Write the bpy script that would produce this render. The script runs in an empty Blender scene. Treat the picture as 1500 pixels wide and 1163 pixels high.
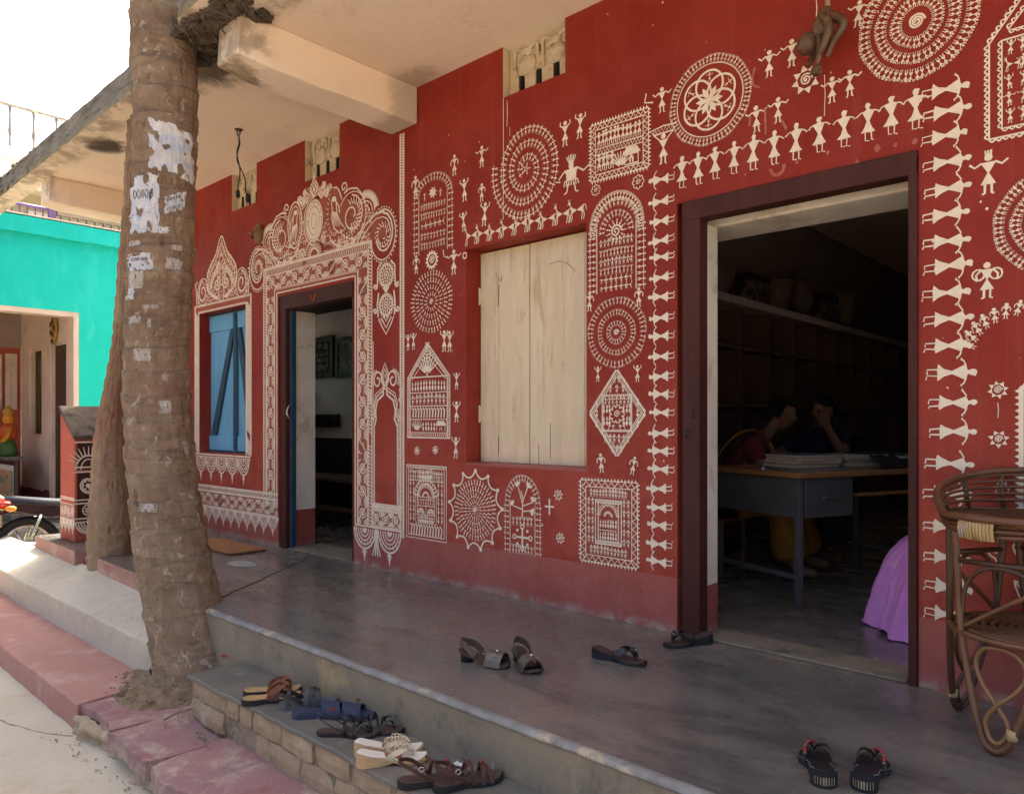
import bpy, bmesh, math, random
from mathutils import Vector, Matrix, noise

random.seed(7)
R = math.radians
SC = bpy.context.scene
COL = SC.collection

# ------------------------------------------------------------------ camera, sky, sun, exposure
CAM_POS = Vector((0.0, -3.2, 1.03))
VIEW = R(47.4)                                   # angle between the view and the wall's left direction
FOC, HOR = 1086.0, 618.0                         # focal length and horizon row for a 1500 px wide picture
cam_data = bpy.data.cameras.new('camera')
cam_data.sensor_width = 36.0
cam_data.lens = FOC / 1500.0 * 36.0
cam_data.shift_y = (HOR - 581.5) / 1500.0
cam_data.clip_start = 0.05
cam_data.clip_end = 2000.0
camera = bpy.data.objects.new('camera', cam_data)
COL.objects.link(camera)
camera.location = CAM_POS
camera.rotation_euler = (R(90), 0, R(90) - VIEW)
SC.camera = camera

SUN_EL, SUN_AZ = R(58), R(113)                   # azimuth measured from +X towards +Y
world = bpy.data.worlds.new('World')
SC.world = world
world.use_nodes = True
wn = world.node_tree
wn.nodes.clear()
sky = wn.nodes.new('ShaderNodeTexSky')
sky.sky_type = 'NISHITA'
sky.sun_disc = False
sky.sun_elevation = SUN_EL
sky.sun_rotation = R(90) - SUN_AZ
sky.air_density = 0.6
sky.dust_density = 10.0
sky.ozone_density = 0.3
bg = wn.nodes.new('ShaderNodeBackground')
bg.inputs['Strength'].default_value = 0.15
wo = wn.nodes.new('ShaderNodeOutputWorld')
wn.links.new(sky.outputs[0], bg.inputs['Color'])
wn.links.new(bg.outputs[0], wo.inputs['Surface'])

sun_data = bpy.data.lights.new('sun', 'SUN')
sun_data.energy = 2.0
sun_data.angle = R(0.5)
sun_data.color = (1.0, 0.93, 0.82)
sun = bpy.data.objects.new('sun', sun_data)
COL.objects.link(sun)
sun_dir = Vector((math.cos(SUN_EL) * math.cos(SUN_AZ), math.cos(SUN_EL) * math.sin(SUN_AZ), math.sin(SUN_EL)))
sun.rotation_euler = sun_dir.to_track_quat('Z', 'Y').to_euler()

vs = SC.view_settings
vs.view_transform = 'Standard'
vs.look = 'None'
vs.exposure = 2.25
vs.gamma = 1.0
vs.use_curve_mapping = False
SC.render.engine = 'CYCLES'
SC.cycles.max_bounces = 10
SC.cycles.diffuse_bounces = 6
SC.cycles.use_denoising = True

# ------------------------------------------------------------------ helpers
_f = (-math.cos(VIEW), math.sin(VIEW))
_r = (math.sin(VIEW), math.cos(VIEW))


def wall_pt(px, py, y=0.0):
    """The point (x, z) of the plane at this y that the photograph shows at a pixel."""
    u = (px - 750.0) / FOC
    v = (HOR - py) / FOC
    t = (y - CAM_POS.y) / (_f[1] + u * _r[1])
    return (CAM_POS.x + t * (_f[0] + u * _r[0]), CAM_POS.z + t * v)


def origin(o):
    v = Vector((0, 0, 0))
    while o is not None:
        v = v + Vector(o.location)
        o = o.parent
    return v


def tag(o, label=None, cat=None, group=None, kind=None):
    if label: o['label'] = label
    if cat: o['category'] = cat
    if group: o['group'] = group
    if kind: o['kind'] = kind
    return o


def empty(name, loc, label, cat, group=None, rz=0.0):
    o = bpy.data.objects.new(name, None)
    o.empty_display_size = 0.1
    COL.objects.link(o)
    o.location = loc
    o.rotation_euler = (0, 0, rz)
    return tag(o, label, cat, group)


def copy_tree(o, parent=None):
    c = o.copy()
    COL.objects.link(c)
    c.parent = parent
    for ch in o.children:
        copy_tree(ch, c)
    return c


class MB:
    def __init__(self):
        self.v, self.f, self.mi, self.sm = [], [], [], []

    def add(self, vs_, fs, mi=0, smooth=False):
        b = len(self.v)
        self.v += [tuple(p) for p in vs_]
        for f in fs:
            self.f.append([b + i for i in f])
            self.mi.append(mi)
            self.sm.append(smooth)

    def box(self, x0, x1, y0, y1, z0, z1, mi=0, M=None):
        p = [Vector((x, y, z)) for z in (z0, z1) for y in (y0, y1) for x in (x0, x1)]
        if M is not None:
            p = [M @ q for q in p]
        self.add(p, [(0, 2, 3, 1), (4, 5, 7, 6), (0, 1, 5, 4), (2, 6, 7, 3), (0, 4, 6, 2), (1, 3, 7, 5)], mi)
        return self

    def tube(self, pts, r, n=8, closed=False, mi=0, caps=True, flat=1.0):
        pts = [Vector(p) for p in pts]
        m = len(pts)
        rr = r if isinstance(r, (list, tuple)) else [r] * m
        T = []
        for i in range(m):
            if closed:
                d = pts[(i + 1) % m] - pts[i - 1]
            else:
                d = pts[min(i + 1, m - 1)] - pts[max(i - 1, 0)]
            if d.length < 1e-9: d = Vector((0, 0, 1))
            T.append(d.normalized())
        up = Vector((0, 0, 1)) if abs(T[0].z) < 0.9 else Vector((1, 0, 0))
        nrm = (up - T[0] * up.dot(T[0])).normalized()
        vs_ = []
        for i in range(m):
            nrm = nrm - T[i] * nrm.dot(T[i])
            if nrm.length < 1e-6:
                nrm = T[i].orthogonal()
            nrm.normalize()
            bi = T[i].cross(nrm)
            for k in range(n):
                a = 2 * math.pi * k / n
                vs_.append(pts[i] + (nrm * math.cos(a) * flat + bi * math.sin(a)) * rr[i])
        fs = []
        for i in range(m if closed else m - 1):
            j = (i + 1) % m
            for k in range(n):
                k2 = (k + 1) % n
                fs.append((i * n + k, i * n + k2, j * n + k2, j * n + k))
        if not closed and caps:
            fs.append(tuple(reversed(range(n))))
            fs.append(tuple((m - 1) * n + k for k in range(n)))
        self.add(vs_, fs, mi, True)
        return self

    def lathe(self, prof, c=(0, 0, 0), n=20, mi=0, M=None, smooth=True):
        vs_, fs = [], []
        for (r, z) in prof:
            for k in range(n):
                a = 2 * math.pi * k / n
                q = Vector((r * math.cos(a), r * math.sin(a), z))
                if M is not None: q = M @ q
                vs_.append(q + Vector(c))
        m = len(prof)
        for i in range(m - 1):
            for k in range(n):
                k2 = (k + 1) % n
                fs.append((i * n + k, i * n + k2, (i + 1) * n + k2, (i + 1) * n + k))
        self.add(vs_, fs, mi, smooth)
        self.add([vs_[k] for k in range(n)], [tuple(reversed(range(n)))], mi)
        self.add([vs_[(m - 1) * n + k] for k in range(n)], [tuple(range(n))], mi)
        return self

    def ball(self, c, r, n=12, m=8, mi=0, M=None):
        rx, ry, rz = r if isinstance(r, (list, tuple)) else (r, r, r)
        vs_, fs = [], []
        for i in range(m + 1):
            th = math.pi * i / m
            for k in range(n):
                a = 2 * math.pi * k / n
                q = Vector((rx * math.sin(th) * math.cos(a), ry * math.sin(th) * math.sin(a), -rz * math.cos(th)))
                if M is not None: q = M @ q
                vs_.append(q + Vector(c))
        for i in range(m):
            for k in range(n):
                k2 = (k + 1) % n
                fs.append((i * n + k, i * n + k2, (i + 1) * n + k2, (i + 1) * n + k))
        self.add(vs_, fs, mi, True)
        return self

    def prism(self, poly, z0, z1, mi=0, side_mi=None, M=None):
        """a polygon (counter-clockwise in x, y) pulled from z0 to z1"""
        n = len(poly)
        a = [Vector((p[0], p[1], z0)) for p in poly]
        b = [Vector((p[0], p[1], z1)) for p in poly]
        if M is not None:
            a = [M @ q for q in a]
            b = [M @ q for q in b]
        self.add(a + b, [tuple(reversed(range(n))), tuple(range(n, 2 * n))], mi)
        self.add(a + b, [(i, (i + 1) % n, n + (i + 1) % n, n + i) for i in range(n)], mi if side_mi is None else side_mi)
        return self

    def ribbon(self, pts, wdir, w, th, mi=0):
        """a strap: a path swept with width w along wdir and thickness th"""
        pts = [Vector(p) for p in pts]
        m = len(pts)
        vs_ = []
        for i in range(m):
            d = (pts[min(i + 1, m - 1)] - pts[max(i - 1, 0)]).normalized()
            wd = Vector(wdir[i] if isinstance(wdir, list) else wdir)
            wd = (wd - d * wd.dot(d)).normalized()
            nn = d.cross(wd)
            ww = w[i] if isinstance(w, list) else w
            for (a, b) in ((-.5, -.5), (.5, -.5), (.5, .5), (-.5, .5)):
                vs_.append(pts[i] + wd * ww * a + nn * th * b)
        fs = [(0, 1, 2, 3), tuple((m - 1) * 4 + k for k in (3, 2, 1, 0))]
        for i in range(m - 1):
            for k in range(4):
                k2 = (k + 1) % 4
                fs.append((i * 4 + k2, i * 4 + k, (i + 1) * 4 + k, (i + 1) * 4 + k2))
        self.add(vs_, fs, mi, False)
        return self

    def build(self, name, mats, parent=None, bevel=0.0, local=False, seg=2, smooth=None, fix=True):
        me = bpy.data.meshes.new(name)
        o = Vector((0, 0, 0)) if (local or parent is None) else origin(parent)
        me.from_pydata([(p[0] - o.x, p[1] - o.y, p[2] - o.z) for p in self.v], [], self.f)
        for m in (mats if isinstance(mats, (list, tuple)) else [mats]):
            me.materials.append(m)
        me.polygons.foreach_set('material_index', self.mi)
        me.polygons.foreach_set('use_smooth', self.sm if smooth is None else [smooth] * len(self.sm))
        me.update()
        if fix:
            bm = bmesh.new()
            bm.from_mesh(me)
            bmesh.ops.remove_doubles(bm, verts=bm.verts, dist=1e-5)
            bmesh.ops.recalc_face_normals(bm, faces=bm.faces)
            bm.to_mesh(me)
            bm.free()
        ob = bpy.data.objects.new(name, me)
        COL.objects.link(ob)
        if parent is not None: ob.parent = parent
        if bevel:
            b = ob.modifiers.new('bevel', 'BEVEL')
            b.width = bevel
            b.segments = seg
            b.limit_method = 'ANGLE'
            b.angle_limit = R(40)
        return ob


def base_at(ob, loc):
    """move the origin of a top-level mesh to its base"""
    loc = Vector(loc)
    ob.data.transform(Matrix.Translation(-loc))
    ob.location = loc
    return ob


def arc3(p0, p1, h, n=9, up=(0, 0, 1)):
    p0, p1, up = Vector(p0), Vector(p1), Vector(up)
    return [p0.lerp(p1, i / (n - 1)) + up * h * (1 - (2 * i / (n - 1) - 1) ** 2) for i in range(n)]


def smooth_path(pts, k=6, closed=False):
    """Catmull-Rom through points"""
    P = [Vector(p) for p in pts]
    n = len(P)
    out = []
    rng = range(n) if closed else range(n - 1)
    for i in rng:
        a = P[(i - 1) % n] if closed or i > 0 else P[0] * 2 - P[1]
        b, c = P[i], P[(i + 1) % n]
        d = P[(i + 2) % n] if closed or i + 2 < n else P[-1] * 2 - P[-2]
        for j in range(k):
            t = j / k
            out.append(0.5 * ((2 * b) + (c - a) * t + (2 * a - 5 * b + 4 * c - d) * t * t + (3 * b - a - 3 * c + d) * t ** 3))
    if not closed: out.append(P[-1])
    return out


# ------------------------------------------------------------------ materials
class NT:
    def __init__(self, name):
        self.m = bpy.data.materials.new(name)
        self.m.use_nodes = True
        self.t = self.m.node_tree
        self.p = self.t.nodes['Principled BSDF']
        self.co = self.t.nodes.new('ShaderNodeTexCoord').outputs['Object']

    def link(self, a, b):
        self.t.links.new(a, b)

    def noise(self, scale, detail=5, rough=.6, stretch=(1, 1, 1), dist=0.0, off=(0, 0, 0)):
        mp = self.t.nodes.new('ShaderNodeMapping')
        mp.inputs['Scale'].default_value = stretch
        mp.inputs['Location'].default_value = off
        self.link(self.co, mp.inputs[0])
        n = self.t.nodes.new('ShaderNodeTexNoise')
        n.inputs['Scale'].default_value = scale
        n.inputs['Detail'].default_value = detail
        n.inputs['Roughness'].default_value = rough
        n.inputs['Distortion'].default_value = dist
        self.link(mp.outputs[0], n.inputs['Vector'])
        return n.outputs[0]

    def ramp(self, s, a, b, v0=0.0, v1=1.0):
        r = self.t.nodes.new('ShaderNodeMapRange')
        r.interpolation_type = 'SMOOTHSTEP'
        for k, v in zip((1, 2, 3, 4), (a, b, v0, v1)):
            r.inputs[k].default_value = v
        self.link(s, r.inputs[0])
        return r.outputs[0]

    def mix(self, fac, a, b, mode='MIX'):
        n = self.t.nodes.new('ShaderNodeMix')
        n.data_type = 'RGBA'
        n.blend_type = mode
        for s, v in ((n.inputs[0], fac), (n.inputs[6], a), (n.inputs[7], b)):
            if isinstance(v, (int, float)): s.default_value = v
            elif isinstance(v, tuple): s.default_value = (*v[:3], 1)
            else: self.link(v, s)
        return n.outputs[2]

    def math(self, op, a, b=None):
        n = self.t.nodes.new('ShaderNodeMath')
        n.operation = op
        for s, v in zip(n.inputs, (a, b)):
            if v is None: continue
            if isinstance(v, (int, float)): s.default_value = v
            else: self.link(v, s)
        return n.outputs[0]

    def sep(self):
        n = self.t.nodes.new('ShaderNodeSeparateXYZ')
        self.link(self.co, n.inputs[0])
        return n.outputs

    def bump(self, h, strength=.3, dist=.01):
        n = self.t.nodes.new('ShaderNodeBump')
        n.inputs['Strength'].default_value = strength
        n.inputs['Distance'].default_value = dist
        self.link(h, n.inputs['Height'])
        self.link(n.outputs[0], self.p.inputs['Normal'])

    def done(self, col, rough=.7, spec=.4, metal=0.0):
        if isinstance(col, tuple): self.p.inputs['Base Color'].default_value = (*col[:3], 1)
        else: self.link(col, self.p.inputs['Base Color'])
        if isinstance(rough, (int, float)): self.p.inputs['Roughness'].default_value = rough
        else: self.link(rough, self.p.inputs['Roughness'])
        self.p.inputs['Specular IOR Level'].default_value = spec
        self.p.inputs['Metallic'].default_value = metal
        return self.m


def nmat(name, c1, c2=None, c3=None, scale=6, s3=1.5, t3=(.52, .68), rough=.7, bump=.2, bscale=45, bdist=.006,
         spec=.35, metal=0.0, stretch=(1, 1, 1), detail=6):
    m = NT(name)
    c2 = c2 or tuple(min(1, c * .75) for c in c1)
    col = m.mix(m.ramp(m.noise(scale, detail, .65, stretch), .32, .68), c1, c2)
    if c3:
        col = m.mix(m.ramp(m.noise(s3, 7, .68, stretch, 0.4, (3.1, 1.7, 5.2)), *t3), col, c3)
    if bump:
        m.bump(m.noise(bscale, 4, .6, stretch), bump, bdist)
    return m.done(col, rough, spec, metal)


M = {}


def make_materials():
    # --- red limewashed wall: faded drifts, faint drips, dull band of maroon below
    m = NT('red_wall_paint')
    c = m.mix(m.ramp(m.noise(2.2, 7, .65), .3, .72), (.228, .0200, .0105), (.282, .034, .0195))
    c = m.mix(m.ramp(m.noise(1.6, 6, .7, (6, 6, .5), .2, (4, 2, 1)), .56, .80, 0, .4), c, (.28, .045, .030))
    c = m.mix(m.ramp(m.noise(9, 6, .7, (1, 1, 1), .3, (8, 2, 1)), .58, .74, 0, .4), c, (.15, .008, .005))
    c = m.mix(m.ramp(m.noise(2.3, 7, .72, (7, 1, .35), .2, (3, 1, 8)), .52, .74, 0, .38), c, (.33, .065, .045))
    c = m.mix(m.ramp(m.noise(.9, 5, .6, (1, 1, 1), .4, (6, 1, 2)), .48, .72, 0, .45), c, (.185, .016, .010))
    c = m.mix(m.ramp(m.noise(26, 6, .75, (1, 1, 1), .4, (2, 3, 9)), .63, .72, 0, .35), c, (.36, .10, .07))
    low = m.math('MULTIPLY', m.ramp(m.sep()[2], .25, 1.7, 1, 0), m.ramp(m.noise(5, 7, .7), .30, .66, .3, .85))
    c = m.mix(low, c, (.40, .085, .055))  # patchy fade, lightened downwards to stand in for sky light on the lower wall
    c = m.mix(m.ramp(m.noise(55, 3, .6, (1, 1, 1), 0, (1, 9, 1)), .70, .78, 0, .5), c, (.34, .11, .08))
    h = m.math('ADD', m.noise(70, 4, .6), m.math('MULTIPLY', m.noise(5, 5, .6), 4.0))
    m.bump(h, .5, .006)
    M['red'] = m.done(c, m.ramp(m.noise(3, 4, .6), .3, .7, .5, .7), .2)

    m = NT('maroon_plinth_paint')
    c = m.mix(m.ramp(m.noise(3, 7, .7), .3, .7), (.30, .068, .052), (.36, .100, .080))
    c = m.mix(m.ramp(m.noise(4.5, 7, .72, (1, 1, .7), .4, (3, 5, 1)), .47, .72, 0, .7), c, (.35, .135, .11))
    c = m.mix(m.ramp(m.noise(14, 6, .7, (1, 1, 1), .2, (7, 5, 1)), .6, .72, 0, .6), c, (.13, .022, .02))
    z = m.sep()[2]
    dirt = m.math('MULTIPLY', m.ramp(z, .0, .06, 1, 0), m.ramp(m.noise(9, 6, .7), .4, .6))
    c = m.mix(dirt, c, (.36, .28, .22))
    m.bump(m.noise(40, 5, .65), .4, .004)
    M['plinth'] = m.done(c, m.ramp(m.noise(5, 4, .6), .3, .7, .35, .6), .4)

    m = NT('cream_mural_paint')
    c = m.mix(m.ramp(m.noise(12, 6, .7), .3, .7), (.82, .73, .575), (.75, .635, .475))
    c = m.mix(m.ramp(m.noise(38, 6, .78), .56, .74, 0, .6), c, (.50, .24, .155))
    c = m.mix(m.ramp(m.noise(7, 5, .7, (1, 1, 1), .3, (4, 4, 1)), .5, .72, 0, .4), c, (.60, .43, .30))
    m.bump(m.noise(90, 3, .6), .2, .002)
    M['cream'] = m.done(c, .8, .2)
    m = NT('white_rice_paint')
    c = m.mix(m.ramp(m.noise(14, 6, .7), .3, .7), (.80, .69, .54), (.74, .60, .46))
    c = m.mix(m.ramp(m.noise(45, 4, .7), .62, .8, 0, .5), c, (.55, .30, .22))
    M['rice'] = m.done(c, .85, .2)
    m = NT('thin_wash_paint')
    c = m.mix(m.ramp(m.noise(22, 6, .7), .3, .7), (.36, .115, .075), (.29, .065, .04))
    M['wash'] = m.done(c, .85, .2)
    M['rubbed'] = nmat('rubbed_paint', (.36, .09, .065), (.44, .17, .12), None, 20, rough=.8, bump=0)

    # --- limewashed soffit with soot and damp round the near palm
    m = NT('soffit_limewash')
    c = m.mix(m.ramp(m.noise(1.3, 6, .6), .3, .7), (.78, .645, .50), (.82, .69, .55))
    c = m.mix(m.ramp(m.noise(2.6, 7, .7, (1, 1, 1), .5, (2, 8, 3)), .55, .8, 0, .4), c, (.47, .35, .25))
    s = m.sep()

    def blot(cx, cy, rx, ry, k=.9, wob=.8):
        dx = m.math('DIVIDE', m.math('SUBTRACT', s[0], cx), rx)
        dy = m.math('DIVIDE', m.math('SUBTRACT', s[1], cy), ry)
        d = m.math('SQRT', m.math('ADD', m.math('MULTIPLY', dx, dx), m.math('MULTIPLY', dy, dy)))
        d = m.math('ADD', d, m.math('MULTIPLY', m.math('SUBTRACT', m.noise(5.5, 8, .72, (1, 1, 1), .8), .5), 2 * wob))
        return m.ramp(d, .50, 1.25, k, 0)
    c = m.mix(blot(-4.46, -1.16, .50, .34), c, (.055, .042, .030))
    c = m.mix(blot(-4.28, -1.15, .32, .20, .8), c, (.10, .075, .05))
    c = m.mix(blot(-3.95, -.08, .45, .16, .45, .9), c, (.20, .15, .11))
    c = m.mix(blot(-6.45, -1.02, .20, .16, .95), c, (.05, .04, .03))  # darkness of the roof gap at the second palm, painted into the colour
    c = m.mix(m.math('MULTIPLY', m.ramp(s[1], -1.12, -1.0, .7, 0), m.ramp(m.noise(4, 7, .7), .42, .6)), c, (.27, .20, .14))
    m.bump(m.math('ADD', m.noise(30, 5, .6), m.math('MULTIPLY', m.noise(4, 4, .6), 2)), .35, .006)
    M['soffit'] = m.done(c, .9, .15)

    m = NT('mossy_concrete_edge')
    c = m.mix(m.ramp(m.noise(5, 7, .7), .3, .7), (.20, .185, .15), (.30, .28, .23))
    c = m.mix(m.ramp(m.noise(8, 7, .7, (.4, 1, 3), .4, (3, 1, 1)), .48, .66, 0, .8), c, (.09, .08, .06))
    z = m.sep()[2]
    c = m.mix(m.math('MULTIPLY', m.ramp(z, 3.22, 3.31, 1, 0), m.ramp(m.noise(7, 6, .7), .35, .6)), c, (.42, .33, .14))
    m.bump(m.noise(16, 7, .7), .9, .03)
    M['edge'] = m.done(c, .95, .1)

    m = NT('polished_cement_floor')
    c = m.mix(m.ramp(m.noise(1.4, 7, .7, (.6, 1, 1), .5), .35, .65), (.140, .136, .116), (.180, .146, .120))
    c = m.mix(m.ramp(m.noise(2.4, 8, .74, (.5, 1.2, 1), .6, (5, 2, 1)), .46, .66, 0, .8), c, (.066, .065, .058))
    c = m.mix(m.ramp(m.noise(5, 8, .76, (.5, 1.4, 1), .4, (9, 1, 2)), .56, .78, 0, .6), c, (.25, .220, .178))
    c = m.mix(m.ramp(m.noise(60, 4, .7), .68, .76, 0, .55), c, (.26, .23, .20))
    wallside = m.math('MULTIPLY', m.ramp(m.sep()[1], -.26, -.02, 0, .75), m.ramp(m.noise(7, 7, .7), .36, .62))
    c = m.mix(wallside, c, (.245, .205, .165))
    m.bump(m.math('ADD', m.noise(24, 5, .6), m.math('MULTIPLY', m.noise(2, 3, .5), 2.5)), .10, .006)
    M['floor'] = m.done(c, m.ramp(m.noise(3.5, 7, .7, (.6, 1.3, 1)), .3, .72, .12, .40), .6)

    m = NT('worn_floor_nosing')
    c = m.mix(m.ramp(m.noise(9, 7, .7), .35, .65), (.255, .25, .235), (.165, .155, .135))
    c = m.mix(m.ramp(m.noise(5, 7, .7, (1, 1, 1), 0, (2, 2, 7)), .54, .62), c, (.40, .33, .225))
    m.bump(m.noise(30, 5, .6), .3, .006)
    M['nosing'] = m.done(c, .55, .3)

    m = NT('stained_cement_riser')
    c = m.mix(m.ramp(m.noise(3, 7, .72), .32, .66), (.262, .212, .142), (.20, .168, .122))
    c = m.mix(m.ramp(m.noise(4, 8, .74, (1, 1, .7), .4, (5, 3, 1)), .50, .68, 0, .85), c, (.085, .083, .075))
    c = m.mix(m.ramp(m.noise(5, 7, .7, (1, 1, .6), .3, (1, 7, 3)), .54, .74, 0, .8), c, (.44, .325, .155))
    c = m.mix(m.ramp(m.noise(20, 5, .7, (1, 1, .25), 0, (1, 2, 3)), .68, .75, 0, .7), c, (.42, .38, .32))
    m.bump(m.noise(28, 6, .65), .45, .008)
    M['riser'] = m.done(c, .75, .3)

    m = NT('grey_step_cement')
    c = m.mix(m.ramp(m.noise(3, 7, .7), .35, .65), (.165, .152, .118), (.115, .11, .094))
    c = m.mix(m.ramp(m.noise(6, 8, .72, (1, 1, 1), .4, (5, 3, 1)), .54, .70, 0, .8), c, (.25, .215, .155))
    m.bump(m.noise(30, 6, .65), .35, .006)
    M['step'] = m.done(c, .55, .4)

    m = NT('worn_tan_brick')
    c = m.mix(m.ramp(m.noise(9, 6, .7), .3, .7), (.42, .315, .21), (.33, .235, .145))
    c = m.mix(m.ramp(m.noise(7, 7, .7, (1, 1, 1), .3, (3, 3, 3)), .56, .72, 0, .8), c, (.46, .39, .31))
    c = m.mix(m.ramp(m.noise(16, 7, .7, (1, 1, .4), .3, (8, 3, 3)), .6, .72, 0, .7), c, (.16, .12, .085))
    m.bump(m.noise(34, 7, .7), .9, .012)
    M['brick'] = m.done(c, .95, .1)
    M['mortar'] = nmat('earthy_mortar', (.22, .17, .115), (.30, .235, .16), (.12, .09, .06), 12, 6, rough=1, bump=.9, bscale=30, bdist=.02)

    m = NT('salmon_oxide_cement')
    c = m.mix(m.ramp(m.noise(2, 7, .7), .3, .7), (.42, .205, .165), (.37, .175, .14))
    c = m.mix(m.ramp(m.noise(4, 7, .7, (1, 1, 1), .4, (4, 1, 1)), .48, .70, 0, .65), c, (.52, .38, .30))
    c = m.mix(m.ramp(m.noise(13, 8, .78, (1, 1, 1), .2, (4, 7, 1)), .56, .72, 0, .6), c, (.27, .155, .125))
    m.bump(m.noise(40, 6, .65), .3, .004)
    M['salmon'] = m.done(c, .62, .35)
    m = NT('purple_oxide_cement')
    c = m.mix(m.ramp(m.noise(2.5, 7, .7), .35, .65), (.315, .165, .150), (.26, .155, .155))
    c = m.mix(m.ramp(m.noise(3.4, 8, .74, (1, 1, 1), .4, (2, 4, 1)), .50, .68, 0, .8), c, (.255, .085, .080))
    c = m.mix(m.ramp(m.noise(5, 8, .74, (1, 1, 1), .4, (7, 4, 1)), .48, .66, 0, .9), c, (.44, .345, .26))
    m.bump(m.noise(30, 7, .7), .5, .008)
    M['purple'] = m.done(c, .66, .35)
    M['plaster_broken'] = nmat('broken_plaster', (.44, .335, .225), (.34, .25, .16), (.23, .165, .11), 7, 4, rough=.95, bump=.9, bscale=22, bdist=.02)

    m = NT('pale_cement_ledge')
    c = m.mix(m.ramp(m.noise(2.4, 7, .7), .3, .7), (.55, .495, .385), (.46, .41, .315))
    c = m.mix(m.ramp(m.noise(6, 8, .78, (1, 1, 1), .5, (4, 1, 1)), .50, .70, 0, .7), c, (.36, .285, .195))
    c = m.mix(m.ramp(m.noise(45, 6, .75, (1, 1, 1), .2, (2, 3, 1)), .58, .70, 0, .5), c, (.28, .23, .16))
    c = m.mix(m.ramp(m.noise(5, 8, .75, (1, 1, 1), .5, (9, 1, 4)), .63, .72, 0, .6), c, (.22, .19, .15))
    m.bump(m.noise(26, 6, .7), .4, .006)
    M['ledge'] = m.done(c, .85, .25)

    m = NT('dusty_cement_ground')
    c = m.mix(m.ramp(m.noise(1.6, 7, .7), .3, .7), (.50, .445, .335), (.57, .515, .40))
    c = m.mix(m.ramp(m.noise(3.2, 8, .74, (1, 1, 1), .5, (5, 1, 1)), .48, .70, 0, .7), c, (.45, .34, .215))
    c = m.mix(m.ramp(m.noise(11, 8, .78, (1, 1, 1), .3, (2, 9, 1)), .56, .72, 0, .6), c, (.30, .23, .15))
    c = m.mix(m.ramp(m.noise(60, 5, .75, (1, 1, 1), .2, (2, 3, 1)), .60, .72, 0, .5), c, (.24, .19, .13))
    far = m.math('MULTIPLY', m.ramp(m.sep()[1], -3.0, -4.2, 0, 1), 1.0)  # ground beyond view darkened to cut light bounced onto ceiling and wall
    c = m.mix(far, c, m.mix(m.ramp(m.noise(1.1, 7, .7), .35, .65), (.17, .14, .10), (.24, .20, .145)))
    m.bump(m.noise(16, 8, .7), .5, .015)
    M['ground'] = m.done(c, .95, .15)
    M['soil'] = nmat('dry_root_soil', (.21, .145, .09), (.31, .23, .15), (.085, .06, .04), 18, 8, rough=1, bump=1, bscale=40, bdist=.03, spec=.1)

    # --- palm bark: rings come from the mesh; pale lichen scabs, scars and dust here
    m = NT('palm_bark')
    c = m.mix(m.ramp(m.noise(5, 8, .72), .3, .7), (.245, .165, .102), (.40, .29, .19))
    c = m.mix(m.ramp(m.noise(3, 6, .7, (1, 1, 7), .6, (2, 3, 1)), .5, .66, 0, .5), c, (.15, .098, .060))
    c = m.mix(m.ramp(m.noise(13, 7, .75, (1, 1, .8), .4, (7, 3, 1)), .565, .63, 0, .9), c, (.56, .45, .35))
    c = m.mix(m.ramp(m.noise(26, 6, .75, (1, 1, .45), .3, (5, 9, 1)), .63, .69, 0, .95), c, (.065, .042, .028))
    c = m.mix(m.ramp(m.noise(2.1, 6, .7, (1, 1, 1), .3, (1, 9, 8)), .52, .68, 0, .6), c, (.33, .185, .125))
    c = m.mix(m.ramp(m.noise(24, 7, .75, (1, 1, .12), .3, (2, 2, 2)), .60, .70, 0, .6), c, (.11, .072, .048))
    at = m.t.nodes.new('ShaderNodeAttribute')
    at.attribute_name = 'scar'
    c = m.mix(m.math('MULTIPLY', at.outputs['Fac'], m.ramp(m.noise(6, 5, .7), .3, .6, .15, .8)), c, (.085, .055, .038))
    h = m.math('ADD', m.noise(20, 8, .72, (1, 1, .6)), m.math('MULTIPLY', m.noise(7, 5, .6, (1, 1, 4)), .8))
    h = m.math('ADD', h, m.math('MULTIPLY', m.noise(55, 6, .75, (1, 1, .14)), .7))
    m.bump(h, 1.0, .024)
    M['bark'] = m.done(c, .95, .12)
    m = NT('palm_bark_red')
    c = m.mix(m.ramp(m.noise(5, 8, .72), .3, .7), (.25, .165, .10), (.36, .25, .16))
    z = m.sep()[2]
    band = m.math('MULTIPLY', m.ramp(z, .95, 1.15, 0, 1), m.ramp(z, 1.75, 2.0, 1, 0))
    c = m.mix(m.math('MULTIPLY', band, m.ramp(m.noise(5, 6, .7), .36, .62, 0, .8)), c, (.26, .105, .07))
    c = m.mix(m.ramp(m.noise(15, 7, .75), .60, .7, 0, .6), c, (.10, .068, .045))
    m.bump(m.noise(18, 8, .72, (1, 1, .6)), .9, .016)
    M['bark_far'] = m.done(c, .95, .12)
    M['paper'] = nmat('weathered_poster_paper', (.66, .64, .62), (.50, .50, .52), (.42, .49, .58), 12, 7, (.5, .64), rough=.9, bump=.4, bscale=40, bdist=.004)
    M['paper_grey'] = nmat('old_poster_paper', (.47, .43, .38), (.38, .33, .28), (.24, .18, .13), 16, 9, (.52, .64), rough=.95, bump=.5, bscale=40, bdist=.004)
    M['ink'] = nmat('faded_ink', (.10, .11, .13), (.16, .17, .19), rough=.9, bump=0)

    # --- joinery
    m = NT('cream_shutter_paint')
    c = m.mix(m.ramp(m.noise(3, 6, .65, (3, 1, .6)), .3, .7), (.74, .62, .42), (.66, .53, .34))
    c = m.mix(m.ramp(m.noise(3, 8, .72, (5, 1, .7), .4, (2, 1, 5)), .52, .70, 0, .8), c, (.47, .345, .195))
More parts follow.
